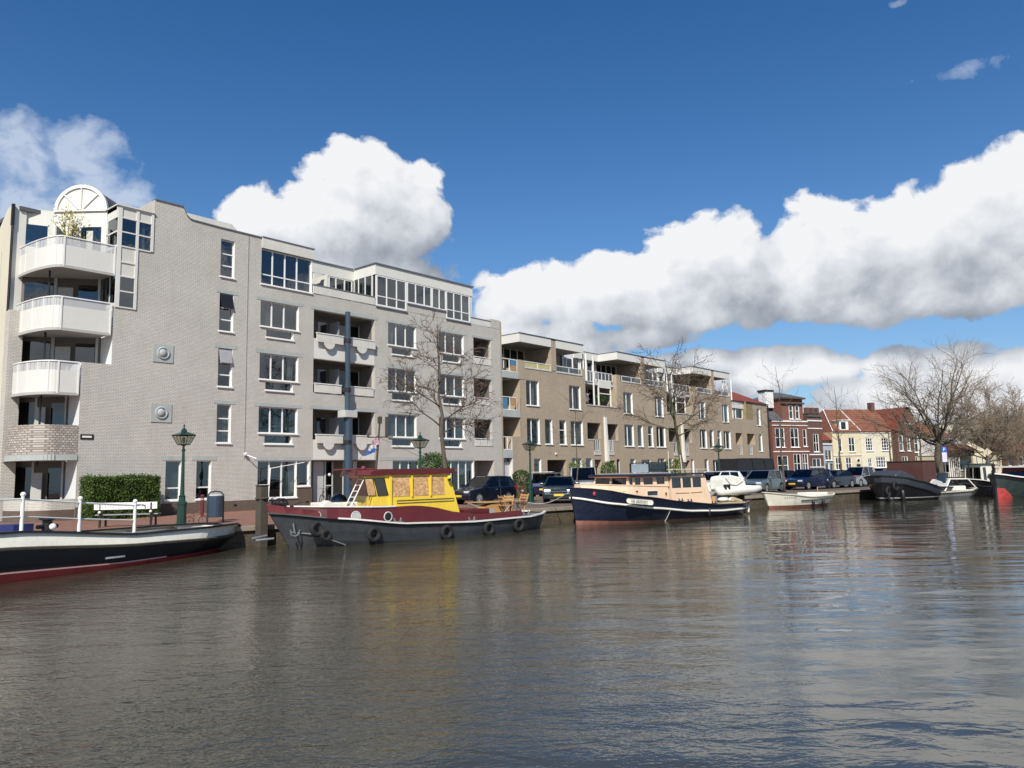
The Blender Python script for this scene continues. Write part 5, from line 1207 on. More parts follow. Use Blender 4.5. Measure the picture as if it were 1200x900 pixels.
# mooring post and bicycle rack hoop
T = thing('mooring_post', 'dark timber mooring post standing in the water at the bow of the grey hulled boat', 'mooring post', (*spot(307.5, 25.6)[:2], -1.4))
MB().box(-.15, .15, -.15, .15, 0, 2.75).build('post', WOODP, T, bevel=.02); MB().box(-.16, .16, -.16, .16, 2.751, 2.79).build('cap', BLK, T); MB().torus((0, 0, 2.35), .2, .03, 'z', 14, 6).build('rope_loop', WOODP, T)
# bicycles
def bicycle(base, rz, label, first=None):
    if first: o = copy_tree(first); o.location = base; o.rotation_euler.z = rz; o['label'] = label; return o
    T = thing('bicycle', label, 'bicycle', base, rz, 'parked bicycles')
    for x in (-.52, .52):
        o = MB().torus((x, 0, .34), .32, .022, 'y', 22, 6).build('wheel', RUB, T); m = MB()
        for k in range(9): a = k*math.pi/9; m.tube((x-.3*math.cos(a), 0, .34-.3*math.sin(a)), (x+.3*math.cos(a), 0, .34+.3*math.sin(a)), .003, n=3)
        sub(m.build('spokes', CAP, None), o, T, False)
    m = MB()
    for p, q in (((-.52, 0, .34), (-.1, 0, .32)), ((-.52, 0, .34), (-.2, 0, .78)), ((-.1, 0, .32), (-.24, 0, .9)), ((-.1, 0, .32), (.36, 0, .82)), ((-.2, 0, .78), (.36, 0, .86)), ((.34, 0, .98), (.52, 0, .34)), ((-.52, .03, .72), (-.2, .03, .74))): m.tube(p, q, .016, n=6)
    m.build('frame', BLK, T); MB().path([(.22, -.27, 1.05), (.34, -.2, 1.02), (.33, 0, 1.0), (.34, .2, 1.02), (.22, .27, 1.05)], .014, 6).build('handlebar', CAP, T)
    MB().ball((-.25, 0, .95), .11, 10, 6, (1.2, .8, .4)).build('saddle', BLK, T)
    return T
bk1 = bicycle((25.35, 35.2, 0), R(75), 'bicycle leaning in the entrance of the white building')
bicycle(spot(637, 43.5), R(35), 'bicycle standing between the third lamp post and the dark saloon', bk1)
bicycle(spot(231, 27.6), R(-15), 'bicycle frame lying low beside the foot of the nearest lamp post', bk1)
for o in COL.objects:
    if o.get('label', '').startswith('bicycle frame lying'): o.scale = (.45, .45, .45)
# parking sign
T = thing('parking_sign', 'blue and white parking sign on a pole left of the big tree trunk', 'sign', spot(1107.5, 64))
MB().tube((0, 0, 0), (0, 0, 3.1), .04).build('pole', CAP, T)
rz_ = math.atan2(_r0.y, _r0.x); pn = thing('sign_panel', None, None, (0, 0, 0), rz_); pn.parent = T
MB().box(-.23, .23, -.05, -.02, 2.66, 3.10).build('blue_panel', paint('sign_blue', (.02, .10, .42), .4), pn); MB().box(-.20, .20, -.05, -.02, 1.85, 2.64).build('white_panel', paint('sign_lilac', (.62, .58, .72), .5), pn)
def text(body, size, mat, parent, loc, rot, name='lettering', ext=.004):
    cu = bpy.data.curves.new(name, 'FONT'); cu.body = body; cu.size = size; cu.extrude = ext; cu.align_x = 'CENTER'; cu.align_y = 'CENTER'
    t = bpy.data.objects.new(name, cu); COL.objects.link(t); dg = bpy.context.evaluated_depsgraph_get(); me = bpy.data.meshes.new_from_object(t.evaluated_get(dg))
    bpy.data.objects.remove(t); me.materials.clear(); me.materials.append(mat); o = bpy.data.objects.new(name, me); COL.objects.link(o); o.parent = parent; o.location = loc; o.rotation_euler = rot; return o
text('P', .40, WF, pn, (0, -.056, 2.88), (R(90), 0, 0))
T = thing('traffic_sign', 'small cream diamond shaped priority sign on a pole at the far right', 'sign', spot(1158.5, 80))
MB().tube((0, 0, 0), (0, 0, 3.2), .035).build('pole', CAP, T); m = MB(); m.tube((0, 0, 2.85), (-.025, -.0, 2.85), .42, n=4); m.build('diamond', CLAD, T)
# long low tarpaulin edge and mooring line of the blue hull

# ================================================================== BOATS
def V2(o, e): return math.atan2(e[1]-o[1], e[0]-o[0]), math.hypot(e[0]-o[0], e[1]-o[1])
def lerp(a, b, t): return a+(b-a)*t
def interp(pts, t):
    for (a, u), (b, v) in zip(pts, pts[1:]):
        if t <= b:
            k = (t-a)/(b-a) if b > a else 0; k = k*k*(3-2*k)*.35+k*.65; return lerp(u, v, k)
    return pts[-1][1]
class Hull:
    """x from bow (0) to stern (L), y away from the water side camera, z above the waterline"""
    def __init__(s, L, beam, sheer, rake=1.0, srake=.4, bilge=.62, keel=-.45, N=34, fl=.30, x0=0.0):
        s.fl = fl; s.x0 = x0
        s.L, s.N, s.keel, s.rake, s.srake, s.bilge = L, N, keel, rake, srake, bilge; s.beam = beam; s.sheer = sheer
    def pt(s, t, z, side, off=0.0):
        sh = interp(s.sheer, t); f = max(0, min(1.15, (z-s.keel)/(sh-s.keel)))
        b = interp(s.beam, t); ends = abs(2*t-1)**3
        k = f**(s.fl+.55*ends*s.bilge)
        x = s.x0+t*(s.L-s.x0)+s.rake*(1-f)*(1-t)**3-s.srake*(1-f)*t**5
        return (x, side*max(.008, b*k+off), z)
    def band(s, lo, hi, rows=3, off=0.0, mbx=None, lean=0.0):
        m = mbx or MB()
        for side in (-1, 1):
            g_ = [[s.pt(i/s.N, lerp(lo(i/s.N), hi(i/s.N), j/rows), side, off-lean*j/rows) for j in range(rows+1)] for i in range(s.N+1)]
            for i in range(s.N):
                for j in range(rows): m.quad(g_[i][j], g_[i+1][j], g_[i+1][j+1], g_[i][j+1])
        # close the stern (and bow if blunt)
        for i in (0, s.N):
            for j in range(rows):
                t = i/s.N; a, b = lerp(lo(t), hi(t), j/rows), lerp(lo(t), hi(t), (j+1)/rows)
                m.quad(s.pt(t, a, -1, off), s.pt(t, a, 1, off), s.pt(t, b, 1, off), s.pt(t, b, -1, off))
        return m
    def sh(s, t): return interp(s.sheer, t)
    def deck(s, zf, inset=.04, a=0.0, b=1.0):
        m = MB(); n = s.N
        for i in range(n):
            t0, t1 = i/n, (i+1)/n
            if t1 < a or t0 > b: continue
            m.quad(s.pt(t0, zf(t0), -1, -inset), s.pt(t1, zf(t1), -1, -inset), s.pt(t1, zf(t1), 1, -inset), s.pt(t0, zf(t0), 1, -inset))
        return m
    def rail(s, zf, w, h, off=0.0, a=0.0, b=1.0, close=True):
        m = MB(); n = s.N; ii = [i for i in range(n+1) if a-1e-6 <= i/n <= b+1e-6]
        L_ = [s.pt(i/n, zf(i/n), -1, off) for i in ii]; R_2 = [s.pt(i/n, zf(i/n), 1, off) for i in ii]
        if close and a <= 0 and b >= 1: m.rect_path(L_+[R_2[-1]]+R_2[::-1]+[L_[0]], w, h)
        else: m.rect_path(L_, w, h); m.rect_path(R_2, w, h)
        return m
def tyre(parent, H, t, z, side=-1, R_=.24, name='tyre_fender'):
    p = H.pt(t, z, side, .09); MB().torus(p, R_, .085, 'y', 18, 8).build(name, RUB, parent, smooth=True)
def fender(parent, H, t, z, mat=None, r=.09, h=.4):
    p = H.pt(t, z, -1, r+.02); MB().lathe([(.02, -h/2-.08), (r, -h/2), (r, h/2), (.02, h/2+.08)], p, 10).build('fender', mat or RUB, parent, smooth=True)

GREY = paint('grey_hull', (.062, .068, .076), .45, .25, 2.5, streak=.55, dirt=(.04, .042, .045), coat=.1)
WHR = paint('white_rail', (.72, .70, .64), .5, .08, 2, streak=.25)
MAR = paint('maroon_paint', (.10, .009, .011), .45, .18, 1.8, coat=.2, streak=.35, dirt=(.09, .03, .03))
MARF = paint('faded_maroon', (.19, .04, .045), .7, .25, 2)
YEL = paint('yellow_paint', (.78, .55, .045), .4, .10, 1.5, coat=.15, streak=.22, dirt=(.48, .36, .08))
NAVY = paint('navy_hull', (.010, .016, .036), .3, .25, 2, coat=.3, streak=.4, dirt=(.03, .035, .045))
BLKH = paint('black_hull', (.012, .012, .015), .35, .3, 2, coat=.2)
BOOT = paint('red_boot', (.26, .10, .07), .7, .22, 3, streak=.5, dirt=(.25, .18, .14))
BOOT2 = paint('crimson_boot', (.42, .05, .045), .6, .2, 3, streak=.4)
PEACH = paint('peach_paint', (.78, .57, .39), .45, .09, 1.5, streak=.25, dirt=(.55, .42, .30))
CREAM = paint('cream_paint', (.74, .68, .52), .45, .07, 1.5, streak=.2)
CRW = paint('cream_white', (.80, .77, .64), .5, .08, 1.5, streak=.3, dirt=(.45, .40, .28))
DECKG = paint('deck_grey', (.16, .16, .16), .8, .2); DECKW = paint('deck_sand', (.42, .34, .22), .8, .2)
TAN = paint('varnished_wood', (.46, .26, .10), .5, .15, 3); CANV = paint('white_canvas', (.72, .71, .62), .9, .08, 2, bump=.4, bscale=6)
BRW = paint('brown_deckhouse', (.085, .035, .028), .6, .2, 1.5)
m_, n_, b_ = base_mat('particle_board'); tc = n_.new('ShaderNodeTexCoord').outputs['Object']; vo = n_.new('ShaderNodeTexVoronoi'); vo.inputs['Scale'].default_value = 16; n_.l.new(tc, vo.inputs[0])
n_.l.new(n_.mix(n_.ramp(vo.outputs['Color'], [(.15, 0.0), (.85, 1.0)]), (.36, .20, .085), (.66, .42, .20)), b_.inputs['Base Color']); b_.inputs['Roughness'].default_value = .8; OSB = m_

# ---- grey tug with yellow cabin
a, e = (13.55, 22.1), (25.8, 20.4); rz, L = V2(a, e)
T = thing('tug_boat', 'grey hulled boat with maroon sides, bright yellow cabin and boarded windows', 'boat', (a[0], a[1], WATER), rz)
H = Hull(11.95, [(0, .05), (.04, .55), (.12, 1.25), (.25, 1.62), (.6, 1.66), (.85, 1.45), (.95, 1.0), (1, .45)], [(0, 1.10), (.15, .88), (.35, .60), (.6, .50), (.85, .53), (1, .62)], rake=1.0, srake=.3, keel=-.5, fl=.16, x0=.22)
rb = lambda t: H.sh(t)
H.band(lambda t: -.5, lambda t: rb(t)-.06, 4).build('hull', GREY, T, fix=False, smooth=False)
H.band(lambda t: rb(t)-.075, lambda t: rb(t)-.0, 1, .03).build('rubbing_strake', BLKH, T, fix=False)
H.rail(lambda t: rb(t), .12, .05, 0, .12, 1).build('gunwale', WHR, T)
H.rail(lambda t: rb(t), .10, .04, 0, 0, .12, close=False).build('bow_gunwale', GREY, T)
H.deck(lambda t: rb(t)-.05).build('deck', DECKG, T, fix=False)
m = MB()
for side in (-1, 1):
    for i in range(3):
        t0, t1 = i*.035, (i+1)*.035; f_ = lambda t: rb(t)+.05+.26*(1-t/.105*.35)
        m.quad(H.pt(t0, rb(t0)+.04, side, -.06), H.pt(t1, rb(t1)+.04, side, -.06), H.pt(t1, f_(t1), side, -.08), H.pt(t0, f_(t0), side, -.02))
m.build('bow_bulwark', MARF, T, fix=False)
# maroon raised side
mt = [(.05, 1.30), (.31, 1.18), (.40, 1.19), (.45, 1.12), (.54, .88), (.62, .76), (.82, .80), (.83, .62)]
def mz(t): return interp(mt, t)
m = MB()
n = 28
for i in range(n):
    t0, t1 = lerp(.055, .83, i/n), lerp(.055, .83, (i+1)/n)
    u_ = lambda t: max(0, (t*L-.22)/11.73)
    y0_, y1_ = -abs(H.pt(u_(t0), rb(u_(t0)), 1, -.22)[1]), -abs(H.pt(u_(t1), rb(u_(t1)), 1, -.22)[1])
    x0_, x1_ = t0*L, t1*L
    for s_ in (1, -1):
        m.quad((x0_, y0_*s_, rb(t0)), (x1_, y1_*s_, rb(t1)), (x1_, (y1_+.06)*s_, mz(t1)), (x0_, (y0_+.06)*s_, mz(t0)))
    if t0 < .31 or True:
        m.quad((x0_, y0_+.06, mz(t0)), (x1_, y1_+.06, mz(t1)), (x1_, -y1_-.06, mz(t1)), (x0_, -y0_-.06, mz(t0))) if t1 < .50 else None
x_ = .055*L; yy = abs(H.pt(u_(.055), rb(u_(.055)), 1, -.22)[1]); m.quad((x_, -yy, rb(.05)), (x_, yy, rb(.05)), (x_, yy-.06, mz(.055)), (x_, -yy+.06, mz(.055)))
x_ = .83*L; yy = abs(H.pt(.83, rb(.83), 1, -.22)[1]); m.quad((x_, -yy, rb(.83)), (x_, yy, rb(.83)), (x_, yy-.06, mz(.83)), (x_, -yy+.06, mz(.83)))
m.build('trunk_side', MAR, T, fix=False)
m = MB(); pts = []
for i in range(12):
    t = lerp(.055, .33, i/11); pts.append((t*L, -abs(H.pt(u_(t), rb(u_(t)), 1, -.22)[1])+.05, mz(t)))
m.rect_path(pts, .07, .045); m.build('trunk_trim', WHR, T)
for x, z, r_ in ((1.43, 1.02, .10), (2.6, .92, .17), (3.75, .87, .15)):
    t = x/L; y = -abs(H.pt(u_(t), rb(u_(t)), 1, -.22)[1])-.02
    y += .06*((z-rb(t))/max(.1, mz(t)-rb(t)))
    o = MB().torus((x, y-.012, z), r_, .022, 'y', 20, 6).build('porthole', CONCL, T); p_ = MB(); p_.tube((x, y-.02, z), (x, y-.005, z), r_, n=20); sub(p_.build('porthole_glass', CONCL if r_ > .16 else BLK, None), o, T, False)
for t, z in ((.085, .60), (.235, .33), (.49, .22), (.66, .22), (.80, .26)): tyre(T, H, t, z, R_=.19)
m = MB(); p = H.pt(.10, .38, -1, .1); m.torus(p, .14, .06, 'y', 14, 6); m.build('tyre_fender', RUB, T)
# hull plates and anchor
m = MB(); q1, q2 = H.pt(.04, .42, -1, .05), H.pt(.16, .02, -1, .04); m.path([H.pt(.02, .50, -1, .03), H.pt(.07, .42, -1, .04), H.pt(.11, .22, -1, .04), H.pt(.15, .02, -1, .04)], .022, 5); m.build('hull_seam', CAP, T)
m = MB(); p = Vector(H.pt(.035, .78, -1, .05)); m.tube(p, p+Vector((.05, -.03, -.32)), .03); m.path([p+Vector((-.12, -.05, -.2)), p+Vector((-.08, -.05, -.36)), p+Vector((.05, -.05, -.40)), p+Vector((.17, -.05, -.34)), p+Vector((.2, -.05, -.2))], .03, 5); m.build('anchor', CAP, T)
m = MB(); m.tube((-.28, -.15, .30), (.25, -.3, .34), .05, .03); m.tube((-.3, .1, .34), (.2, .1, .42), .05, .03); m.build('bow_fitting', CAP, T)
for x in (4.0, 7.3, 10.3):
    t = x/L; p = Vector(H.pt(t, rb(t)+.05, -1, -.03)); m = MB(); m.box(p.x-.2, p.x+.2, p.y-.04, p.y+.04, p.z, p.z+.03)
    for s_ in (-.1, .1): m.tube((p.x+s_, p.y, p.z+.03), (p.x+s_*1.4, p.y, p.z+.14), .03)
    m.build('mooring_cleat', CAP, T)
# windlass
m = MB(); m.torus((.62, -.1, 1.38), .17, .035, 'y', 16, 6); m.torus((.62, .15, 1.38), .17, .035, 'y', 16, 6); m.tube((.62, -.3, 1.38), (.62, .35, 1.38), .06); m.box(.5, .8, -.2, .25, 1.05, 1.3); m.tube((.75, -.25, 1.3), (1.15, -.35, 1.45), .02); m.tube((.78, -.4, 1.0), (.78, -.4, 1.35), .06); m.build('windlass', BLK, T)
# fore hatch, dome, ladder
MB().box(1.95, 3.05, -.65, .65, 1.20, 1.38).build('hatch', CRW, T, bevel=.03); MB().prism([(1.75, 1.20), (1.8, 1.36), (1.95, 1.46), (2.1, 1.38), (2.1, 1.2)], 'y', -.66, -.3).build('vent_cowl', CRW, T)
MB().ball((2.62, -.1, 1.38), .30, 18, 10, (1, 1, .95)).build('skylight_dome', GLD, T, smooth=True)
m = MB()
for y in (-1.08, -.72):
    m.tube((2.52, y, 1.22), (3.12, y+.02, 2.3), .022)
for k in range(5): t = (k+.7)/5.6; m.tube((lerp(2.52, 3.12, t), -1.08, lerp(1.22, 2.3, t)), (lerp(2.52, 3.12, t), -.70, lerp(1.22, 2.3, t)), .016)
m.build('ladder', WHR, T)
# cabin
yb_ = 1.22
def side_poly(s_, off=0):
    Y_ = lambda z: s_*(yb_-.10*(z-.85)/1.4+off)
    return [(3.05, Y_(.95), .95), (6.93, Y_(.82), .82), (6.55, Y_(2.26), 2.26), (2.95, Y_(2.26), 2.26), (3.22, Y_(1.55), 1.55)]
m = MB()
for s_ in (-1, 1): m.poly(side_poly(s_))
m.v[5:10] = [(x+(.75 if i in (0, 3, 4) else 0), y, z) for i, (x, y, z) in enumerate(m.v[5:10])]; m.quad((3.05, -yb_, .95), (3.80, yb_, .95), (3.97, yb_, 1.55), (3.22, -yb_, 1.55))
m.quad((2.97, -yb_+.1, 2.2), (3.72, yb_-.1, 2.2), (3.70, yb_-.1, 2.26), (2.95, -yb_+.1, 2.26))
m.quad((6.93, -yb_, .82), (6.93, yb_, .82), (6.55, yb_-.1, 2.26), (6.55, -yb_+.1, 2.26)); m.build('cabin', YEL, T, fix=False)
def sidepanel(x0, x1, z0, z1, off, slant=0.0):
    def yy(z): return -(yb_-.10*(z-.85)/1.4)-off
    return [(x0, yy(z0), z0), (x1, yy(z0), z0), (x1-slant, yy(z1), z1), (x0-slant, yy(z1), z1)]
for x0, x1 in ((4.05, 4.80), (4.95, 5.59), (5.70, 6.28)): MB().poly(sidepanel(x0, x1, 1.52, 2.19, .012)).build('boarded_window', OSB, T, fix=False)
o = MB().poly(sidepanel(3.10, 3.42, 1.58, 2.16, .014, .10)).build('boarded_window', OSB, T, fix=False)
o = MB().poly(sidepanel(3.50, 3.90, 1.58, 2.16, .014, .14)).build('side_window', GLD, T, fix=False)
m = MB()
for x0, x1, sl_ in ((3.10, 3.42, .10), (3.50, 3.90, .14)): m.path(sidepanel(x0, x1, 1.58, 2.16, .02, sl_), .018, 4, closed=True)
m.build('window_seal', BLK, T)
MB().quad((3.22, -yb_, 1.55), (3.97, yb_, 1.55), (3.72, yb_-.1, 2.2), (2.97, -yb_+.1, 2.2)).build('front_window', GLD, T, fix=False)
m = MB(); m.box(3.95, 4.02, -yb_-.03, -yb_+.05, .92, 2.2); m.box(4.85, 4.88, -yb_-.015, -yb_+.12, 1.5, 2.22); m.box(5.64, 5.67, -yb_-.015, -yb_+.12, 1.5, 2.22); m.build('cabin_trim', YEL, T)
m = MB(); m.path(sidepanel(4.25, 6.68, 1.29, 1.38, .015), .014, 4, closed=True); m.build('panel_molding', WOODP, T)
m = MB(); m.ball((6.45, -yb_-.02, 2.12), .08); m.build('deck_light', YEL, T); MB().tube((6.43, -yb_-.10, 2.05), (6.43, -yb_-.02, 2.05), .05).build('speaker', BLK, T)
m = MB(); m.box(3.70, 6.72, -1.22, 1.22, 2.265, 2.46); m.add([(2.62, -1.16, 2.24), (3.35, 1.16, 2.24), (3.41, 1.1, 2.44), (2.68, -1.1, 2.44), (3.695, -1.215, 2.24), (3.695, 1.215, 2.24), (3.695, 1.215, 2.455), (3.695, -1.215, 2.455)], [(0, 1, 2, 3), (0, 4, 5, 1), (3, 2, 6, 7), (0, 3, 7, 4), (1, 5, 6, 2), (4, 7, 6, 5)]); m.build('cabin_roof', MAR, T)
m = MB(); m.box(2.72, 3.68, -1.19, -1.165, 2.26, 2.43); m.box(2.9, 3.5, -.9, .9, 2.462, 2.50); m.ball((3.1, -.9, 2.5), .08); m.build('roof_front_panel', MARF, T)
m = MB(); m.tube((4.15, .0, 2.46), (4.30, 0, 4.15), .045, .03); m.tube((3.80, 0, 3.60), (4.85, 0, 3.63), .022); m.box(4.24, 4.36, -.06, .06, 4.1, 4.35); m.box(4.55, 4.62, -.05, .05, 3.63, 4.35); m.tube((3.82, 0, 3.6), (3.82, 0, 3.75), .05); m.tube((4.1, 0, 2.5), (3.3, -.9, 2.46), .008); m.tube((4.25, 0, 3.7), (2.7, -.9, 2.5), .006); m.tube((4.28, 0, 3.6), (6.5, -.9, 2.46), .006); m.build('mast', WOODP, T)
def flag(x, z, w_, h_, mat, sd_):
    m = MB(); rn = random.Random(sd_); n = 8
    for i in range(n):
        for j in range(3):
            f_ = lambda i, j: (x-w_*i/n*.8, -.05+.06*math.sin(i*1.1+j*.7+sd_), z-h_*j/3-.30*w_*(i/n)**1.4)
            m.quad(f_(i, j), f_(i+1, j), f_(i+1, j+1), f_(i, j+1))
    return m.build('flag', mat, T, fix=False, smooth=True)
FP = paint('flag_pink', (.62, .35, .42), .9, .4, 8); FW_ = paint('flag_white', (.68, .67, .68), .9, .1, 8); FB = paint('flag_blue', (.06, .16, .45), .9, .3, 8)
flag(4.28, 3.60, .42, .24, FP, 1); flag(4.12, 3.38, .42, .18, FW_, 2); flag(4.05, 3.22, .42, .16, FB, 4)
m = MB(); m.tube((4.18, -.05, 3.58), (4.05, -.05, 3.0), .01); m.build('flag_line', WHR, T)
# aft deck: locker
MB().box(7.4, 8.6, -.9, .6, .5, .92).build('engine_hatch', MAR, T, bevel=.02)
# things standing on the aft deck
def boat_xy(T_, x, y, z): return T_.matrix_basis @ Vector((x, y, z))
p = boat_xy(T, 8.95, -.25, .60)
T2_ = thing('garden_table', 'low tan wooden table with a screen panel on the aft deck of the grey boat', 'table', p, rz)
MB().prism([(-.35, .0), (.45, 0), (.75, .46), (.45, .50), (-.05, .42), (-.35, .3)], 'y', -.25, .2).build('cabinet', TAN, T2_); MB().box(-.22, .22, -.262, -.252, .04, .28).build('dark_panel', GRP, T2_); MB().box(-.3, 1.95, -.3, .9, .505, .53).build('table_top', TAN, T2_)
for x in (1.0, 1.85): MB().box(x-.03, x+.03, .6, .66, 0, .50).build('leg', TAN, T2_)
def chair(p, rz2, label, first=None):
    if first: o = copy_tree(first); o.location = p; o.rotation_euler.z = rz2; o['label'] = label; return o
    C = thing('folding_chair', label, 'chair', p, rz2, 'wooden folding chairs on the aft deck')
    for y in (-.2, .2):
        MB().tube((-.22, y, 0), (.16, y, .80), .018, n=6).build('leg', TAN, C); MB().tube((.2, y, 0), (-.18, y, .42), .018, n=6).build('leg', TAN, C)
    m = MB()
    for k in range(4): m.box(-.2+k*.095, -.13+k*.095, -.22, .22, .40, .42)
    m.build('seat', TAN, C); m = MB()
    for k in range(2): m.box(.10+k*.04, .115+k*.04, -.21, .21, .60+k*.1, .67+k*.1)
    m.build('backrest', TAN, C); return C
c1_ = chair(boat_xy(T, 9.75, -.65, .58), rz+.5, 'pale wooden folding chair beside the low table on the grey boat')
chair(boat_xy(T, 9.45, -.75, .58), rz+2.8, 'pale wooden folding chair leaning close to the low table cabinet', c1_)
chair(boat_xy(T, 10.95, -.2, .60), rz+.1, 'rightmost folding chair at the stern of the grey boat', c1_)

# ---- navy boat with peach cabin
a, e = (26.0, 19.9), (37.6, 17.2); rz, L = V2(a, e)
T = thing('cabin_cruiser', 'navy blue round bilge boat with white rail and long peach coloured cabin', 'boat', (a[0], a[1], WATER), rz)
H = Hull(12.3, [(0, .04), (.04, .55), (.12, 1.2), (.28, 1.75), (.6, 1.85), (.82, 1.7), (.93, 1.25), (1, .55)], [(0, 1.56), (.06, 1.50), (.25, 1.10), (.45, .80), (.65, .60), (.85, .56), (1, .66)], rake=.45, srake=.7, keel=-.5, x0=.72)
# shift bow origin: stem top sits at x ~ .65
off = MB()
rub = lambda t: interp([(0, 1.14), (.12, .86), (.3, .60), (.5, .38), (.7, .30), (.9, .33), (1, .44)], t)
boot = lambda t: interp([(0, .17), (.2, .08), (.35, .05), (.6, .03), (1, .02)], t)
H.band(lambda t: -.5, boot, 2).build('boot_stripe', BOOT, T, fix=False); H.band(boot, lambda t: rub(t), 3).build('hull', NAVY, T, fix=False)
H.band(lambda t: rub(t), lambda t: H.sh(t), 2).build('bulwark', NAVY, T, fix=False); H.band(lambda t: rub(t)+.05, lambda t: H.sh(t)-.005, 2, -.06).build('bulwark_inside', PEACH, T, fix=False)
m = MB()
for s_ in (-1, 1): m.path([H.pt(i/40, rub(i/40), s_, .035) for i in range(41)], .05, 8)
m.build('rubbing_strake', WHR, T, smooth=True)
H.rail(lambda t: H.sh(t), .09, .03, -.02).build('gunwale', NAVY, T)
H.deck(lambda t: rub(t)+.12 if t > .2 else H.sh(t)-.12, .07).build('deck', DECKW, T, fix=False)
def hb(t, z=None): return abs(H.pt(t, H.sh(t), 1)[1])
# trunk cabin
m = MB(); ts = [lerp(.10, .47, i/14) for i in range(15)]
tz_ = lambda t: interp([(.08, 1.72), (.25, 1.62), (.47, 1.52)], t)
tt_ = lambda t: max(0, (t*L-.72)/(12.3-.72))
yy_ = lambda t: max(.14, min(1.22, hb(tt_(t))-.30))
for t0, t1 in zip(ts, ts[1:]):
    for s_ in (-1, 1): m.quad((t0*L, s_*yy_(t0), max(.75, H.sh(tt_(t0))-.12)), (t1*L, s_*yy_(t1), max(.75, H.sh(tt_(t1))-.12)), (t1*L, s_*(yy_(t1)-.06), tz_(t1)), (t0*L, s_*(yy_(t0)-.06), tz_(t0)))
    m.quad((t0*L, -yy_(t0)+.06, tz_(t0)), (t1*L, -yy_(t1)+.06, tz_(t1)), (t1*L, yy_(t1)-.06, tz_(t1)), (t0*L, yy_(t0)-.06, tz_(t0)))
t = ts[0]; m.quad((t*L, -yy_(t), H.sh(tt_(t))-.12), (t*L, yy_(t), H.sh(tt_(t))-.12), (t*L, yy_(t)-.06, tz_(t)), (t*L, -yy_(t)+.06, tz_(t))); m.build('trunk_cabin', PEACH, T, fix=False)
m = MB(); m.path([(t*L, -yy_(t)+.05, tz_(t)) for t in ts], .025, 5); m.build('trunk_trim', PEACH, T)
for x0, x1, z0, z1, mm in ((2.85, 3.62, 1.27, 1.38, BLK), (4.2, 4.85, 1.13, 1.34, GLD), (5.33, 5.45, 1.10, 1.25, BLK)):
    y0_, y1_ = yy_(x0/L)-.03+.012, yy_(x1/L)-.03+.012
    o = MB().poly([(x0, -y0_, z0), (x1, -y1_, z0), (x1, -y1_, z1), (x0, -y0_, z1)]).build('cabin_port', mm, T, fix=False)
    sub(MB().path([(x0, -y0_, z0), (x1, -y1_, z0), (x1, -y1_, z1), (x0, -y0_, z1)], .018, 4, closed=True).build('port_frame', PEACH if mm is BLK else WHR, None), o, T, False)
# upper saloon, wheelhouse, shared roof
def hollow_house(name, x0, x1, y, z0, z1, rake0, rake1, windows, zw0, zw1, mat, glassm):
    m = MB(); f_ = lambda z: .05*(z-z0)/(z1-z0)
    def P(x, z, s_): k = (z-z0)/(z1-z0); xx = x+(rake0*k if x == x0 else (rake1*k if x == x1 else 0)); return (xx, s_*(y-f_(z)), z)
    for s_ in (-1, 1):
        m.quad(P(x0, z0, s_), P(x1, z0, s_), P(x1, zw0, s_), P(x0, zw0, s_)); m.quad(P(x0, zw1, s_), P(x1, zw1, s_), P(x1, z1, s_), P(x0, z1, s_))
        e_ = [x0]+[v for w_ in windows for v in w_]+[x1]
        for i in range(0, len(e_), 2): m.quad(P(e_[i], zw0, s_), P(e_[i+1], zw0, s_), P(e_[i+1], zw1, s_), P(e_[i], zw1, s_))
    for x in (x0, x1):
        m.quad(P(x, z0, -1), P(x, z0, 1), P(x, zw0, 1), P(x, zw0, -1)); m.quad(P(x, zw1, -1), P(x, zw1, 1), P(x, z1, 1), P(x, z1, -1))
        for a_, b_2 in ((-1, -.9), (-.06, .06), (.9, 1)): m.quad(P(x, zw0, a_), P(x, zw0, b_2), P(x, zw1, b_2), P(x, zw1, a_))
    o = m.build(name, mat, T, fix=False)
    g_ = MB()
    for s_ in (-1, 1):
        for w0, w1 in windows: q = [P(w0, zw0, s_*.985), P(w1, zw0, s_*.985), P(w1, zw1, s_*.985), P(w0, zw1, s_*.985)]; g_.quad(*q)
    for x in (x0, x1): g_.quad(P(x, zw0, -.9), P(x, zw0, .9), P(x, zw1, .9), P(x, zw1, -.9))
    sub(g_.build('cabin_glass', glassm, None, fix=False), o, T, False); return o
hollow_house('saloon', 3.08, 5.70, 1.13, 1.50, 2.0, .12, 0.0, [(3.22, 3.40), (3.55, 3.88), (4.08, 4.66), (4.92, 5.42)], 1.62, 1.93, PEACH, GLD)
hollow_house('wheelhouse', 5.72, 8.50, 1.24, .62, 1.97, .06, -.38, [(5.80, 6.40), (6.53, 7.10), (7.22, 7.80)], 1.42, 1.90, PEACH, GLD)
m = MB(); m.path([(6.0, -1.25, 1.22), (6.9, -1.25, 1.2), (6.95, -1.25, .9)], .015, 4); m.path([(7.0, -1.25, 1.2), (7.8, -1.25, 1.22)], .015, 4); m.build('panel_molding', PEACH, T)
m = MB(); m.box(3.0, 8.62, -1.34, 1.34, 2.005, 2.09); m.build('cabin_roof', NAVY, T, bevel=.02); MB().box(3.02, 5.6, -1.30, 1.30, 1.97, 2.003).build('roof_edge', BOOT, T)
m = MB(); m.box(3.2, 6.3, -.75, .75, 2.092, 2.14); m.build('roof_mat', GRP, T)
o = MB().box(3.95, 5.08, -.50, -.46, 2.16, 2.53).build('folding_windscreen', paint('pale_windscreen', (.30, .35, .38), .25), T); MB().box(5.10, 6.2, -.50, -.46, 2.16, 2.58).build('folding_windscreen', GLD, T)
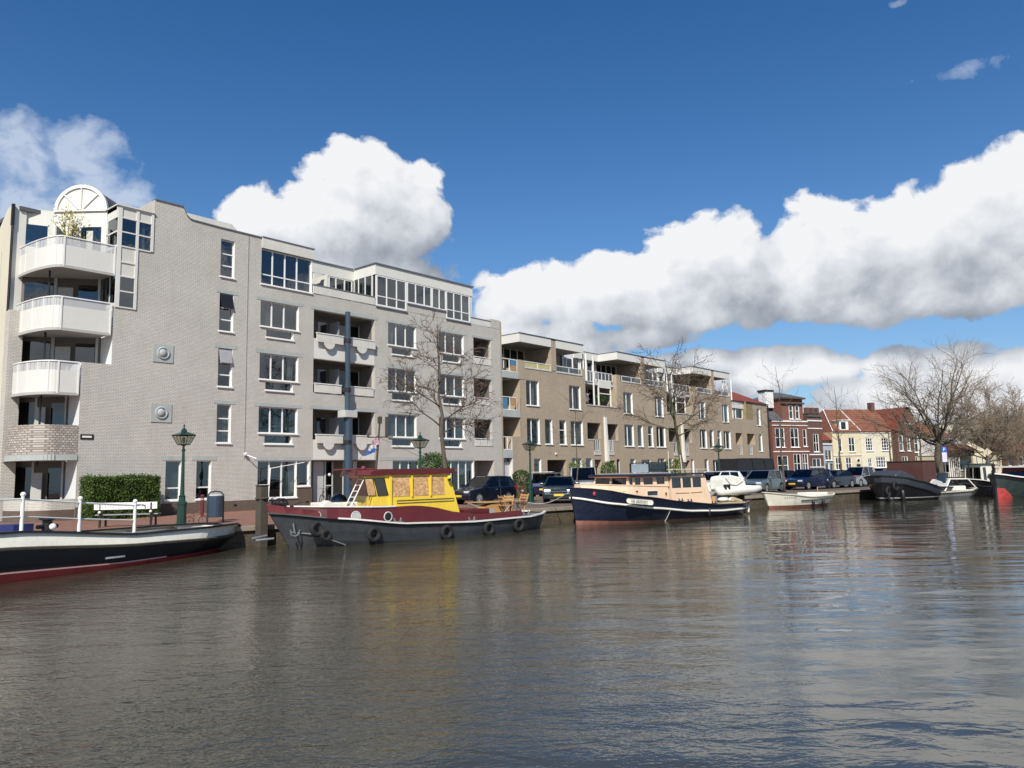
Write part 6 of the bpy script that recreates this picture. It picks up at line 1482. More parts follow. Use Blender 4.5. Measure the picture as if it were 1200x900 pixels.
m = MB(); m.box(3.92, 3.96, -.52, -.44, 2.14, 2.56); m.box(5.06, 5.11, -.52, -.44, 2.14, 2.58); m.box(6.2, 6.24, -.52, -.44, 2.14, 2.6); m.path([(3.93, -.48, 2.56), (5.0, -.48, 2.60), (6.2, -.48, 2.62)], .02, 5); m.build('windscreen_frame', BLK, T)
m = MB(); m.path([(5.75, -1.15, 2.10), (5.78, -1.15, 2.27), (8.5, -1.15, 2.25), (8.55, -1.15, 2.10)], .012, 5)
for x in (6.7, 7.6): m.tube((x, -1.15, 2.09), (x, -1.15, 2.26), .010)
m.path([(5.75, 1.15, 2.10), (5.78, 1.15, 2.27), (8.5, 1.15, 2.25), (8.55, 1.15, 2.10)], .012, 5); m.build('roof_handrail', WHR, T)
MB().tube((7.9, 0, 2.09), (7.8, 0, 2.95), .02).build('mast', WHR, T); MB().tube((7.3, .3, 2.09), (7.3, .3, 3.15), .015).build('aerial', WHR, T)
# name board
t0, t1 = 2.45/L, 3.85/L; z = .92
m = MB(); pts = []
zc_ = lambda x: lerp(1.0, .86, (x-2.45)/1.4)
for k in range(20):
    a_ = k/20*2*math.pi; cx = 3.25+(.56 if math.cos(a_) > 0 else -.56)+.14*math.cos(a_); z = zc_(cx)+.125*math.sin(a_); p = H.pt(cx/L, zc_(cx), -1, .075); pts.append((cx, p[1], z))
ctr = Vector((0, 0, 0))
for p in pts: ctr += Vector(p)
m.poly(pts); nb = m.build('name_board', CRW, T, fix=False); o = MB().path(pts, .015, 4, closed=True).build('name_board_rim', WOODP, None); sub(o, nb, T, False)
ya = H.pt(2.6/L, 1.0, -1, .10); yb2 = H.pt(3.7/L, .9, -1, .10)
ang = math.atan2(yb2[1]-ya[1], 1.1); pit_ = math.atan2(.86-1.0, 1.4)
tx = text('DE ZEEMAN', .155, BLK, nb, (3.15, (ya[1]+yb2[1])/2-.035, zc_(3.15)), (R(90), 0, 0), 'lettering'); tx.rotation_euler = (Matrix.Rotation(ang, 3, 'Z') @ Matrix.Rotation(-pit_, 3, 'Y') @ Matrix.Rotation(R(90), 3, 'X')).to_euler()
m = MB(); p = H.pt(.065, 1.30, -1, .02); m.ball(p, .09, 10, 8, (1, .4, 1)); m.build('port_light', paint('signal_red', (.5, .05, .06), .4), T)
for t_ in (.43, .48, .62): 
    p = Vector(H.pt(t_, H.sh(t_)+.03, -1, -.03)); m = MB(); m.box(p.x-.18, p.x+.18, p.y-.03, p.y+.03, p.z, p.z+.03); m.tube(p+Vector((-.08, 0, 0)), p+Vector((-.12, 0, .12)), .025); m.tube(p+Vector((.08, 0, 0)), p+Vector((.12, 0, .12)), .025); m.build('mooring_cleat', BLK, T)
for t_ in (.60, .87, .93): fender(T, H, t_, .28, BLK if t_ < .9 else CRW, .06, .3)
m = MB(); m.path([H.pt(.38, rub(.38), -1, .06), H.pt(.375, .1, -1, .06), H.pt(.37, -.1, -1, .05)], .015, 4); m.build('rope', WHR, T)
m = MB(); m.box(8.7, 9.3, -.9, -.3, .5, .95); m.build('blue_crate', BLUEP, T); m = MB(); m.tube((9.0, -.9, .45), (9.0, -.9, .95), .16, .14, 12); m.build('bucket', TAN, T)
m = MB(); m.tube((11.2, -.8, .6), (10.6, -.8, .75), .12); m.box(9.6, 11.3, -1.0, .9, .42, .62); m.build('stern_seat', DECKW, T)
m = MB(); m.ball((10.1, -.6, .75), .22, 12, 8, (1.6, 1, .5)); m.ball((10.9, -.5, .72), .25, 12, 8, (1.3, 1, .5)); m.build('cushion', CANV, T, smooth=True)
for x in (9.9, 11.9): MB().box(x-.03, x+.03, -.5, .5, .55, .95).build('dinghy_stand', BLK, T)
# mooring line from bow to quay
p0 = boat_xy(T, .55, -.1, 1.35); p1 = spot(618, 38.5, .15); ml = MB(); pts = [p0.lerp(p1, i/12)-Vector((0, 0, .22*math.sin(math.pi*i/12))) for i in range(13)]
ml.path(pts, .018, 5); tag(ml.build('mooring_line', WHR, None), 'pale mooring rope running from the navy bow to the quay by the lamp post', 'rope')
# grey inflatable dinghy with canvas covered console, carried on the stern
p = boat_xy(T, 9.75, .1, .98)
D = thing('dinghy', 'pale grey dinghy carried above the stern of the navy boat', 'dinghy', p, rz)
m = MB()
for s_ in (-1, 1): m.path([(0, s_*.62, .18), (1.2, s_*.66, .17), (2.8, s_*.62, .18), (3.7, s_*.36, .22), (4.25, s_*.02, .28)], [.20, .21, .20, .17, .08], 10)
m.build('tube', CANV, D, smooth=True)
DG = paint('dinghy_grey', (.42, .43, .42), .5); Hd = Hull(4.3, [(0, .62), (.5, .66), (.75, .5), (1, .04)], [(0, .2), (.7, .22), (1, .32)], rake=0, srake=.9, keel=-.14, N=14)
Hd.band(lambda t: -.13, lambda t: Hd.sh(t)-.02, 3).build('hull', DG, D, fix=False); Hd.deck(lambda t: .12).build('floor', DG, D, fix=False)
for x in (.45, .72): MB().box(x-.05, x+.05, -.85, -.72, .25, .5).build('fitting', BLK, D)
p = boat_xy(T, 10.55, .1, 1.30)
D2 = thing('covered_console', 'cream canvas cover strapped over a bulky load on the grey dinghy', 'cover', p, rz)
m = MB(); m.prism([(0, -.12), (0, .52), (.12, .66), (.75, .72), (1.35, .62), (1.85, .38), (1.95, -.05), (1.8, -.15)], 'y', -.5, .5); o = m.build('canvas', CANV, D2, bevel=.14); o.modifiers['bevel'].segments = 4
m = MB(); m.path([(.1, -.52, .55), (.5, -.53, .18), (1.0, -.53, .12), (1.6, -.52, .35)], .02, 5); m.build('strap', CURG, D2); D2.scale = (.92, .92, .86)

# ---- small cream launch
a, e = (41.0, 17.6), (46.3, 16.3); rz, L = V2(a, e)
T = thing('open_launch', 'small open cream launch with faded red bottom moored behind the navy boat', 'boat', (a[0], a[1], WATER), rz)
L = 6.6; H = Hull(L, [(0, .05), (.08, .5), (.25, .95), (.6, 1.1), (.9, .9), (1, .55)], [(0, .90), (.15, .78), (.5, .58), (.85, .60), (1, .68)], rake=.6, srake=.5, keel=-.3, N=24, x0=.65)
H.band(lambda t: -.3, lambda t: .16, 2).build('bottom', BOOT, T, fix=False); H.band(lambda t: .16, H.sh, 3).build('hull', CRW, T, fix=False); H.band(lambda t: .25, lambda t: H.sh(t)-.003, 2, -.05).build('hull_inside', CREAM, T, fix=False)
H.rail(H.sh, .10, .035).build('gunwale', CREAM, T); H.deck(lambda t: .25 if t > .28 else H.sh(t)-.01, .05).build('deck', CREAM, T, fix=False)
m = MB()
for s_ in (-1, 1): m.path([H.pt(lerp(.35, .97, i/12), .40+.05*i/12, s_, .03) for i in range(13)], .03, 5)
m.build('rubbing_strake', WOODP, T)
m = MB(); m.box(3.7, 4.4, -.7, .7, .3, .68); m.box(4.6, 5.9, -.6, .6, .35, .78); m.build('engine_box', CANV, T, bevel=.05); MB().box(3.3, 3.4, -.85, .85, .5, .55).build('thwart', TAN, T); MB().tube((6.1, .2, .5), (6.1, .2, 1.05), .03).build('tiller', TAN, T)
for t_ in (.52, .70): fender(T, H, t_, .22, BLK, .08, .25)
m = MB(); 
for k in range(7): p = H.pt(.16+k*.018, .62, -1, .012); m.box(p[0]-.03, p[0]+.03, p[1]-.002, p[1]+.004, .58, .65)
m.build('faded_lettering', CURG, T)

# ---- black and cream barge at the left
a, e = (14.0, 24.2), (5.0, 21.4); rz, _ = V2(a, e)
T = thing('barge', 'black hulled barge with cream band, red bottom stripe and white railing at the left edge', 'boat', (a[0], a[1], WATER), rz)
L = 19.0; H = Hull(L, [(0, .10), (.02, .55), (.06, 1.0), (.14, 1.45), (.3, 1.65), (.8, 1.65), (1, .6)], [(0, .62), (.04, .80), (.28, .82), (.45, 1.12), (.8, 1.2), (1, 1.6)], rake=1.9, srake=.6, keel=-.5, N=60, fl=.10)
# local y points towards the camera side here
rubz = lambda t: interp([(0, .42), (.1, .45), (.28, .54), (.48, .77), (1, 1.0)], t); bz = lambda t: interp([(0, .05), (.12, .08), (.28, .10), (.5, .22), (1, .3)], t)
H.band(lambda t: -.5, bz, 2).build('bottom', BOOT2, T, fix=False)
H.band(bz, rubz, 3).build('hull', BLKH, T, fix=False); H.band(rubz, lambda t: H.sh(t)-.03, 2, -.01, lean=.20).build('bulwark', CRW, T, fix=False)
H.rail(lambda t: H.sh(t)-.03, .12, .05, -.20).build('gunwale', BLKH, T)
m = MB()
for s_ in (-1, 1): m.path([H.pt(i/60, rubz(i/60), s_, .03) for i in range(61)], .045, 6)
m.build('rubbing_strake', WOODP, T); m = MB(); m.path([H.pt(i/60, bz(i/60)+.02, 1, .01) for i in range(12, 61)], .022, 4); m.build('waterline_stripe', paint('pink_stripe', (.62, .35, .33), .6), T)
H.deck(lambda t: H.sh(t)-.10, .30).build('deck', DECKG, T, fix=False)
# railing with ball-topped posts
posts = [(5.12, 1.0), (6.86, 1.1), (8.45, 1.25), (10.2, 1.3), (12, 1.3)]
m = MB(); tops = []; mids = []
for x, y in posts:
    zb_ = H.sh(x/L)-.02; zt_ = zb_+.84; m.tube((x, y, zb_), (x, y, zt_), .045, .04, 10); m.ball((x, y, zt_+.03), .06, 10, 8); tops.append((x, y, zt_-.08)); mids.append((x, y, zb_+.36))
m.build('railing_post', WF, T)
m = MB(); m.path([(4.70, .92, tops[0][2]-.12), (4.72, .92, tops[0][2]-.03), (4.85, .95, tops[0][2]+.01)]+tops, .024, 6); m.path(mids, .016, 6); m.build('railing', WF, T)
m = MB(); m.tube((5.12, 1.02, H.sh(5.12/L)-.15), (5.12, 1.02, H.sh(5.12/L)+.02), .05); m.build('post_socket', BLUEP, T)
o = MB().lathe([(.20, 0), (.20, .04), (.12, .08), (.11, .36), (.19, .38), (.19, .44), (.10, .45)], (7.35, .6, H.sh(.386)-.08), 12).build('mooring_bitt', BLK, T); m = MB(); m.tube((7.08, .6, H.sh(.386)+.13), (7.62, .6, H.sh(.386)+.13), .05); sub(m.build('cross_bar', BLK, None), o, T, False); sub(MB().ball((7.30, .73, H.sh(.386)+.12), .085).build('white_knob', WF, None), o, T, False)
o = MB().box(7.7, 8.2, .1, .6, 1.0, 1.24).build('crate', paint('crate_blue', (.02, .03, .13), .6), None); o.data.transform(Matrix.Identity(4)); cr = o
cr.parent = None; cr.matrix_world = T.matrix_basis.copy(); cr.name = 'storage_crate'; tag(cr, 'small dark blue crate on the deck of the barge near the left edge', 'crate')
m = MB(); m.path([(4.4, .9, .78), (3.4, .7, .80), (2.9, .2, .80), (3.6, -.2, .82), (4.6, .1, .82), (3.2, .4, .84)], .03, 5); m.build('rope_coil', WOODP, T)
m = MB(); p = H.pt(5.9/L, .30, 1, .02); m.box(p[0]-.28, p[0]+.28, p[1]-.02, p[1]+.02, .27, .32); m.build('scupper', CONCL, T)
m = MB(); m.box(1.2, 1.5, -.15, .15, .0, .3); m.tube((1.9, .0, -.2), (1.75, 0, .25), .05); m.build('rudder', BLK, T)

# ---- black barge with brown deckhouse
a, e = (53.3, 14.7), (62.2, 12.3); rz, _ = V2(a, e)
T = thing('barge', 'black barge seen bow on with a large plain brown deckhouse', 'boat', (a[0], a[1], WATER), rz)
L = 8.4; H = Hull(L, [(0, .25), (.04, .9), (.12, 1.5), (.3, 1.8), (.85, 1.8), (1, 1.0)], [(0, 1.60), (.08, 1.5), (.25, 1.2), (.5, .78), (.8, .70), (1, .9)], rake=.5, srake=.5, keel=-.5, N=30)
H.band(lambda t: -.5, lambda t: .14, 2).build('bottom', BLKH, T, fix=False); H.band(lambda t: .14, lambda t: .20, 1, .01).build('waterline_stripe', CONCL, T, fix=False); H.band(lambda t: .20, lambda t: H.sh(t)-.42, 3).build('hull', BLKH, T, fix=False)
SLB = paint('slate_bulwark', (.045, .052, .065), .5, .15, 2); H.band(lambda t: H.sh(t)-.42, H.sh, 2, -.0).build('bulwark', SLB, T, fix=False)
m = MB(); [m.path([H.pt(i/30, H.sh(i/30)-.42, s_, .03) for i in range(31)], .04, 6) for s_ in (-1, 1)]; m.build('rubbing_strake', BLKH, T)
H.rail(H.sh, .14, .05).build('gunwale', BLKH, T); H.deck(lambda t: H.sh(t)-.12, .05).build('deck', DECKG, T, fix=False)
MB().box(3.4, 5.0, -1.25, 1.25, .8, 2.50).build('deckhouse', BRW, T, bevel=.03); m = MB(); m.box(3.35, 5.05, -1.3, 1.3, 2.502, 2.55); m.build('deckhouse_roof', WOODP, T)
m = MB(); m.prism([(.5, 1.2), (.7, 1.7), (1.3, 1.92), (2.0, 1.8), (2.9, 1.5), (3.3, 1.1)], 'y', -.9, .9); m.build('canvas_cover', SLB, T, bevel=.08)
m = MB(); m.tube((5.5, -1.4, .8), (5.5, -1.4, 1.6), .03); m.prism([(3.5, .95), (4.1, 1.3), (5.0, 1.1), (5.0, .95)], 'y', -1.6, -1.4); m.build('stern_gear', CONCL, T)
m = MB(); m.box(5.4, 5.8, -1.6, -1.1, .7, 1.7); m.box(5.9, 6.5, -1.5, -.6, .7, 1.25); m.build('fender_stack', BLUEC, T)
for t_, z in ((.02, .6), (.05, .95), (.03, .25)): tyre(T, H, t_, z, R_=.25)
fender(T, H, .10, .3, BLK, .12, .7)
# ---- small white motor boat
a, e = (57.6, 12.5), (61.3, 11.1); rz, _ = V2(a, e)
T = thing('motor_boat', 'small white motor boat with raised windscreen beside the black barge', 'boat', (a[0], a[1], WATER), rz)
L = 4.9; H = Hull(L, [(0, .75), (.1, .95), (.6, 1.0), (.9, .5), (1, .1)], [(0, .45), (.6, .5), (1, .62)], rake=.1, srake=.9, keel=-.25, N=20)
H.band(lambda t: -.25, lambda t: H.sh(t)-.13, 3).build('hull', CURG, T, fix=False); H.band(lambda t: H.sh(t)-.13, lambda t: H.sh(t)-.07, 1, .02).build('rubbing_strake', BLK, T, fix=False); H.band(lambda t: H.sh(t)-.07, H.sh, 1).build('topside', CRW, T, fix=False); H.deck(lambda t: H.sh(t)).build('deck', CRW, T, fix=False)
m = MB(); m.prism([(.8, .5), (1.25, 1.30), (1.33, 1.30), (3.3, 1.22), (3.9, .55)], 'y', -.02, .02); 
m = MB()
for s_ in (-.8, .8):
    m.tube((.15, s_, .5), (1.0, s_*.85, 1.28), .04); m.tube((3.0, s_*.85, 1.25), (3.7, s_, .6), .04); m.tube((1.0, s_*.85, 1.28), (3.0, s_*.85, 1.25), .04)
m.tube((1.0, -.68, 1.28), (1.0, .68, 1.28), .04); m.tube((3.0, -.68, 1.25), (3.0, .68, 1.25), .04); m.build('windscreen_frame', CRW, T)
m = MB(); m.quad((1.0, -.66, 1.27), (3.0, -.66, 1.24), (3.0, .66, 1.24), (1.0, .66, 1.27)); m.quad((.2, -.78, .52), (1.0, -.68, 1.27), (1.0, .68, 1.27), (.2, .78, .52)); m.build('canopy', CONCL, T, fix=False)
MB().box(1.2, 2.6, -.75, .75, .5, .8).build('seat_cover', CANV, T, bevel=.06); MB().box(3.5, 4.2, -.35, .35, .5, .62).build('foredeck_hatch', BLK, T)
# ---- dark tender between
a, e = (62.6, 11.9), (66.0, 10.9); rz, _ = V2(a, e)
T = thing('tender', 'low black tender between the white motor boat and the red bowed boat', 'boat', (a[0], a[1], WATER), rz)
H = Hull(4.2, [(0, .1), (.2, .7), (.7, .85), (1, .7)], [(0, .9), (.5, .6), (1, .6)], rake=.4, srake=.1, keel=-.25, N=16)
H.band(lambda t: -.25, H.sh, 3).build('hull', BLKH, T, fix=False); H.deck(lambda t: H.sh(t)-.1).build('deck', DECKG, T, fix=False); MB().box(1.5, 2.4, -.5, .5, .5, .95).build('cover', BLKH, T, bevel=.08); H.rail(H.sh, .08, .03).build('gunwale', GREY, T)
# ---- red bowed boat at the right edge
a, e = (59.6, 9.2), (70.0, 5.0); rz, _ = V2(a, e)
T = thing('cabin_boat', 'dark green hulled boat with bright red bow and wine red cabin at right edge', 'boat', (a[0], a[1], WATER), rz)
L = 12; H = Hull(L, [(0, .06), (.05, .7), (.15, 1.4), (.35, 1.75), (.8, 1.7), (1, .8)], [(0, 1.55), (.1, 1.3), (.35, .95), (.7, .85), (1, 1.0)], rake=.3, srake=.5, keel=-.5, N=30)
H.band(lambda t: -.5, lambda t: interp([(0, .66), (.04, .60), (.075, .05), (.12, -.4), (1, -.4)], t), 3).build('bow_flash', BOOT2, T, fix=False)
DGH = paint('dark_green_hull', (.025, .04, .038), .45, .3, 2); H.band(lambda t: interp([(0, .66), (.04, .60), (.075, .05), (.12, -.4), (1, -.4)], t), lambda t: H.sh(t)-.28, 3).build('hull', DGH, T, fix=False); H.band(lambda t: H.sh(t)-.28, H.sh, 1, 0).build('bulwark', BLKH, T, fix=False)
H.rail(H.sh, .16, .08).build('gunwale', WHR, T); H.deck(lambda t: H.sh(t)-.08, .05).build('deck', DECKG, T, fix=False); MB().box(-.08, .12, -.08, .08, .0, 1.8).build('stem_post', BLKH, T)
T_ = T
hollow_house('cabin', 2.6, 9.5, 1.15, .85, 1.95, .35, -.2, [(3.3, 4.0), (4.4, 5.3), (5.6, 6.5), (6.8, 7.7)], 1.30, 1.72, paint('wine_red', (.16, .025, .03), .4, coat=.2), GLD); MB().box(2.4, 9.7, -1.3, 1.3, 1.955, 2.06).build('cabin_roof', WHR, T)
m = MB(); [m.tube((x, -1.2, 2.06), (x, -1.2, 2.5), .02) for x in (4.5, 6.5, 8.5)]; m.build('roof_rail', WHR, T); m = MB(); m.torus((3.55, -1.22, 1.5), .2, .03, 'y', 18, 6); m.tube((3.55, -1.2, 1.5), (3.55, -1.21, 1.5), .19, n=18); m.build('round_port', CONCL, T)
# ---- pale wheelhouse boat behind it
a, e = (63.6, 12.0), (72, 9.2); rz, _ = V2(a, e)
T = thing('work_boat', 'dark work boat with an upright pale cream wheelhouse behind the red bowed boat', 'boat', (a[0], a[1], WATER), rz)
H = Hull(10, [(0, .1), (.1, 1.1), (.4, 1.6), (.9, 1.5), (1, .9)], [(0, 1.2), (.3, .8), (1, .9)], rake=.5, srake=.3, keel=-.5, N=24)
H.band(lambda t: -.5, H.sh, 4).build('hull', BLKH, T, fix=False); H.rail(H.sh, .12, .05).build('gunwale', WHR, T); H.deck(lambda t: H.sh(t)-.1).build('deck', DECKG, T, fix=False)
hollow_house('wheelhouse', 1.9, 3.5, .62, .75, 2.2, .1, -.1, [(2.2, 2.6)], 1.0, 2.0, CRW, GLD); MB().box(1.8, 3.55, -.7, .7, 2.205, 2.28).build('wheelhouse_roof', GRN, T); MB().box(5.0, 8.8, -.9, .9, .8, 1.35).build('hold_cover', BLUEC, T, bevel=.05); MB().tube((1.4, 0, .9), (1.4, 0, 2.4), .06).build('mast', BLK, T)

# ================================================================== CARS
def carpaint(name, c, metal=.3): 
    m = paint(name, c, .30, .03, 1, metal=metal, coat=.9); return m
HLM = paint('headlight', (.75, .78, .80), .15, .02, metal=.2, coat=1); TLM = paint('tail_light', (.42, .02, .02), .25, .05, coat=1); PLM = paint('yellow_plate', (.70, .50, .05), .5); RIM = paint('alloy_rim', (.50, .51, .52), .3, .05, metal=.7)
CG = glass('car_glass', (.10, .11, .12), .8, .04)
def car(name, label, cat, pos, rz, Lc=4.1, Wc=1.72, Hc=1.48, typ='hatch', mat=None, group='cars parked on the quay', belt=.92, hood=None, wheel_r=.31):
    T = thing(name, label, cat, pos, rz, group)
    h0 = .22; hb_ = hood or .86
    xf, xr = Lc/2, -Lc/2; wf, wr = xf-.80, xr+.72
    def arch(cx): return [(cx+(wheel_r+.06)*math.cos(a), .30+(wheel_r+.07)*math.sin(a)) for a in [math.pi*k/8 for k in range(0, 9)]]
    prof = [(xr+.05, h0+.05)]
    # counter-clockwise: rear bottom -> (underside with arches) -> front -> hood -> belt -> rear
    under = [(wr-wheel_r-.10, h0)]+[(x, z) for x, z in arch(wr)[::-1]]+[(wr+wheel_r+.10, h0), (wf-wheel_r-.10, h0)]+[(x, z) for x, z in arch(wf)[::-1]]+[(wf+wheel_r+.10, h0)]
    if typ in ('van', 'bus'): frontp = [(xf-.02, h0+.08), (xf, .6), (xf-.05, hb_), (xf-.55, hb_+.12)]; cowl = xf-.85 if typ == 'van' else xf-.5
    else: frontp = [(xf-.05, h0+.06), (xf, .48), (xf-.04, .66), (xf-.18, .74), (xf-.60, hb_-.03)]; cowl = xf-1.12
    rearp = {'hatch': [(xr+.10, belt+.02), (xr, .72), (xr+.02, .42)], 'wagon': [(xr+.08, belt+.02), (xr, .75), (xr+.02, .42)], 'sedan': [(xr+.55, belt+.02), (xr+.08, belt-.02), (xr, .7), (xr+.02, .42)], 'van': [(xr+.04, belt+.05), (xr, .6)], 'bus': [(xr+.02, belt+.05), (xr, .6)]}[typ]
    prof = [(xr+.05, h0+.05)]+under+frontp+[(cowl, belt)]+rearp
    m = MB(); n = len(prof); cx_, cz_ = 0, .6
    lay = [(-Wc/2+.0, .035), (-Wc/2-.0, .0)]
    ys = [(-Wc/2+.10, 0.0, 0.0), (-Wc/2+.02, 0.03, .0), (-Wc/2, .07, 1)]
    sl_ = [(-Wc/2, .06), (-Wc/2+.05, .02), (-Wc/2+.14, 0), (Wc/2-.14, 0), (Wc/2-.05, .02), (Wc/2, .06)]
    def shrink(p, k): return (p[0]-math.copysign(min(k*1.3, abs(p[0])), p[0]) if abs(p[0]) > Lc/2-.7 else p[0], p[1]-(k if p[1] > .66 else 0))
    for y, k in sl_: m.v += [(shrink(p, k)[0], y, shrink(p, k)[1]) for p in prof]
    for j in range(len(sl_)-1):
        for i in range(n): m.f.append((j*n+i, j*n+(i+1) % n, (j+1)*n+(i+1) % n, (j+1)*n+i))
    m.f.append(tuple(range(n))); m.f.append(tuple(range((len(sl_)-1)*n+n-1, (len(sl_)-1)*n-1, -1)))
    m.build('body', mat, T)
    # cabin
    rt = {'hatch': (cowl-.72, xr+.42, xr+.12), 'wagon': (cowl-.70, xr+.32, xr+.10), 'sedan': (cowl-.78, xr+1.15, xr+.58), 'van': (cowl-.55, xr+.12, xr+.05), 'bus': (cowl-.30, xr+.08, xr+.02)}[typ]
    r0, r1, rb_ = rt
    bo = [(cowl+.02, belt-.02), (rb_, belt-.01)]; to = [(r0, Hc-.045), (r1, Hc-.07)]
    wb_, wt = Wc/2-.05, Wc/2-.22 if typ not in ('van', 'bus') else Wc/2-.12
    def ring(x, z, w): return [(x, -w, z), (x, w, z)]
    A_ = (cowl+.02, belt-.02, wb_); B_ = (r0, Hc-.045, wt); C_ = (r1, Hc-.07, wt); D_ = (rb_, belt-.01, wb_)
    m = MB(); P = [(x, s_*w_, z) for s_ in (-1, 1) for x, z, w_ in (A_, B_, C_, D_)]
    m.add(P, [(0, 1, 2, 3), (4, 7, 6, 5), (0, 4, 5, 1), (2, 6, 7, 3), (0, 3, 7, 4)]); m.build('windows', CG if typ != 'bus' else BLK, T)
    m = MB(); mid = ((r0+r1)/2, Hc, wt-.05)
    m.add([(r0+.03, -wt-.01, Hc-.06), (r0+.03, wt+.01, Hc-.06), (r0-.15, -wt+.06, Hc-.012), (r0-.15, wt-.06, Hc-.012), (mid[0], -wt+.05, Hc), (mid[0], wt-.05, Hc), (r1+.15, -wt+.06, Hc-.025), (r1+.15, wt-.06, Hc-.025), (r1-.04, -wt-.01, Hc-.085), (r1-.04, wt+.01, Hc-.085), (mid[0], -wt-.015, Hc-.055), (mid[0], wt+.015, Hc-.055)],
          [(0, 1, 3, 2), (2, 3, 5, 4), (4, 5, 7, 6), (6, 7, 9, 8), (0, 2, 4, 10), (10, 4, 6, 8), (1, 11, 5, 3), (11, 9, 7, 5)]); m.build('roof', mat, T, smooth=False, fix=False)
    m = MB()
    for s_ in (-1, 1):
        m.tube((A_[0], s_*A_[2], A_[1]), (B_[0], s_*B_[2], B_[1]), .035, n=6); m.tube((C_[0], s_*C_[2], C_[1]), (D_[0], s_*D_[2], D_[1]), .075 if typ == 'hatch' else .05, n=6); m.tube((B_[0], s_*(B_[2]+.005), B_[1]), (C_[0], s_*(C_[2]+.005), C_[1]), .03, n=6)
        for f_ in ((.46,) if typ in ('hatch', 'sedan') else (.38, .72)):
            xm = lerp(A_[0], D_[0], f_+.06); xt = lerp(B_[0], C_[0], f_); m.tube((xm, s_*(wb_+.005), belt-.02), (xt, s_*(wt+.008), Hc-.06), .03, n=6)
    m.build('pillars', mat, T)
    if typ == 'hatch' or typ == 'wagon':
        m = MB()
        for s_ in (-1, 1): m.poly([(D_[0]-.005, s_*(wb_+.012), D_[1]), (D_[0]+.45, s_*(wb_+.012), D_[1]), (C_[0]+.12, s_*(wt+.03), C_[1]), (C_[0], s_*(wt+.012), C_[1])])
        m.build('rear_quarter', mat, T, fix=False)
    for cx in (wf, wr):
        for s_ in (-1, 1):
            y = s_*(Wc/2-.11); o = MB().tube((cx, y-.10, .31), (cx, y+.10, .31), wheel_r, n=20).build('wheel', RUB, T)
            rm = MB().tube((cx, y+s_*.101, .31), (cx, y+s_*.108, .31), wheel_r*.66, n=16); sub(rm.build('rim', RIM, None), o, T, False)
            rm = MB()
            for k in range(5): a = k*2*math.pi/5; rm.tube((cx, y+s_*.112, .31), (cx+wheel_r*.6*math.cos(a), y+s_*.112, .31+wheel_r*.6*math.sin(a)), .018, n=4)
            sub(rm.build('spokes', CAP, None), o, T, False)
    for s_ in (-1, 1):
        MB().box(xf-.26, xf-.03, s_*(Wc/2-.26)-.17, s_*(Wc/2-.26)+.17, .60, .72).build('headlight', HLM, T, bevel=.02)
        z0, z1 = (.70, .92) if typ not in ('van', 'bus') else (.7, 1.3)
        MB().box(xr-.005, xr+.22, s_*(Wc/2-.10)-.085, s_*(Wc/2-.10)+.10, z0, z1).build('tail_light', TLM, T, bevel=.02)
        MB().box(cowl-.15, cowl-.0, s_*(Wc/2+.08)-.09, s_*(Wc/2+.08)+.09, belt+.02, belt+.15).build('mirror', mat, T, bevel=.03)
        m = MB(); m.box(lerp(A_[0], D_[0], .52), lerp(A_[0], D_[0], .52)+.012, s_*(Wc/2+.001)-.004, s_*(Wc/2+.001)+.004, h0+.12, belt-.06); m.box(lerp(A_[0], D_[0], .42), lerp(A_[0], D_[0], .42)+.14, s_*(Wc/2+.01)-.01, s_*(Wc/2+.01)+.01, belt-.17, belt-.14); m.build('door_handle', CAP, T)
    MB().box(xf-.02, xf+.012, -.26, .26, .40, .51).build('number_plate', PLM, T); MB().box(xr-.014, xr+.02, -.26, .26, .50, .61).build('number_plate', PLM, T)
    MB().box(xf-.06, xf+.006, -.45, .45, .54, .62).build('grille', BLK, T); MB().box(xf-.05, xf+.004, -.6, .6, .28, .38).build('lower_grille', BLK, T)
    # dark interior so that the glass shows depth
    m = MB(); 
    for y in (-.35, .35): m.box(cowl-1.25, cowl-1.05, y-.22, y+.22, belt-.1, belt+.32); m.box(cowl-2.1, cowl-1.95, y-.22, y+.22, belt-.1, belt+.25)
    m.build('seats', DARK, T)
    return T
QA = math.atan2(-4.4, 25)    # direction of the quay
PB = carpaint('paint_black_blue', (.008, .011, .025)); PGRN = carpaint('paint_dark_green', (.018, .035, .038)); PNV = carpaint('paint_navy', (.006, .010, .045)); PSL = carpaint('paint_silver', (.42, .43, .44), .6); PGR = carpaint('paint_grey', (.09, .095, .10), .5); PWH = carpaint('paint_white', (.72, .72, .71), 0); PBK = carpaint('paint_black', (.010, .010, .012)); PRD = carpaint('paint_wine', (.09, .012, .016)); PSG = carpaint('paint_silver_green', (.20, .25, .25), .6)
car('parked_car', 'black hatchback parked beside the stern of the grey hulled boat', 'car', spot(566, 42.6), QA+math.pi+.12, 3.75, 1.66, 1.50, 'hatch', PB)
car('parked_car', 'dark green saloon facing the water with a yellow number plate, behind the navy bow', 'car', spot(656, 42), R(180+35), 4.3, 1.72, 1.42, 'sedan', PGRN)
sv = car('parked_car', 'dark blue car with its pale tailgate raised, beside the garage opening', 'car', spot(643, 51.5), R(28), 4.2, 1.8, 1.62, 'wagon', PNV)
m = MB(); m.box(-2.5, -1.75, -.7, .7, 1.62, 1.68); o = m.build('raised_tailgate', PSL, sv, bevel=.02)
car('parked_car', 'silver van seen from the front behind the navy bow, windscreen reflecting the sky', 'car', spot(683, 53), R(180+38), 4.3, 1.8, 1.95, 'van', PSL, belt=1.02, hood=.95)
car('parked_car', 'low dark car between the silver van and the peach cabin', 'car', spot(722, 53), QA+math.pi, 4.2, 1.7, 1.40, 'sedan', PGR)
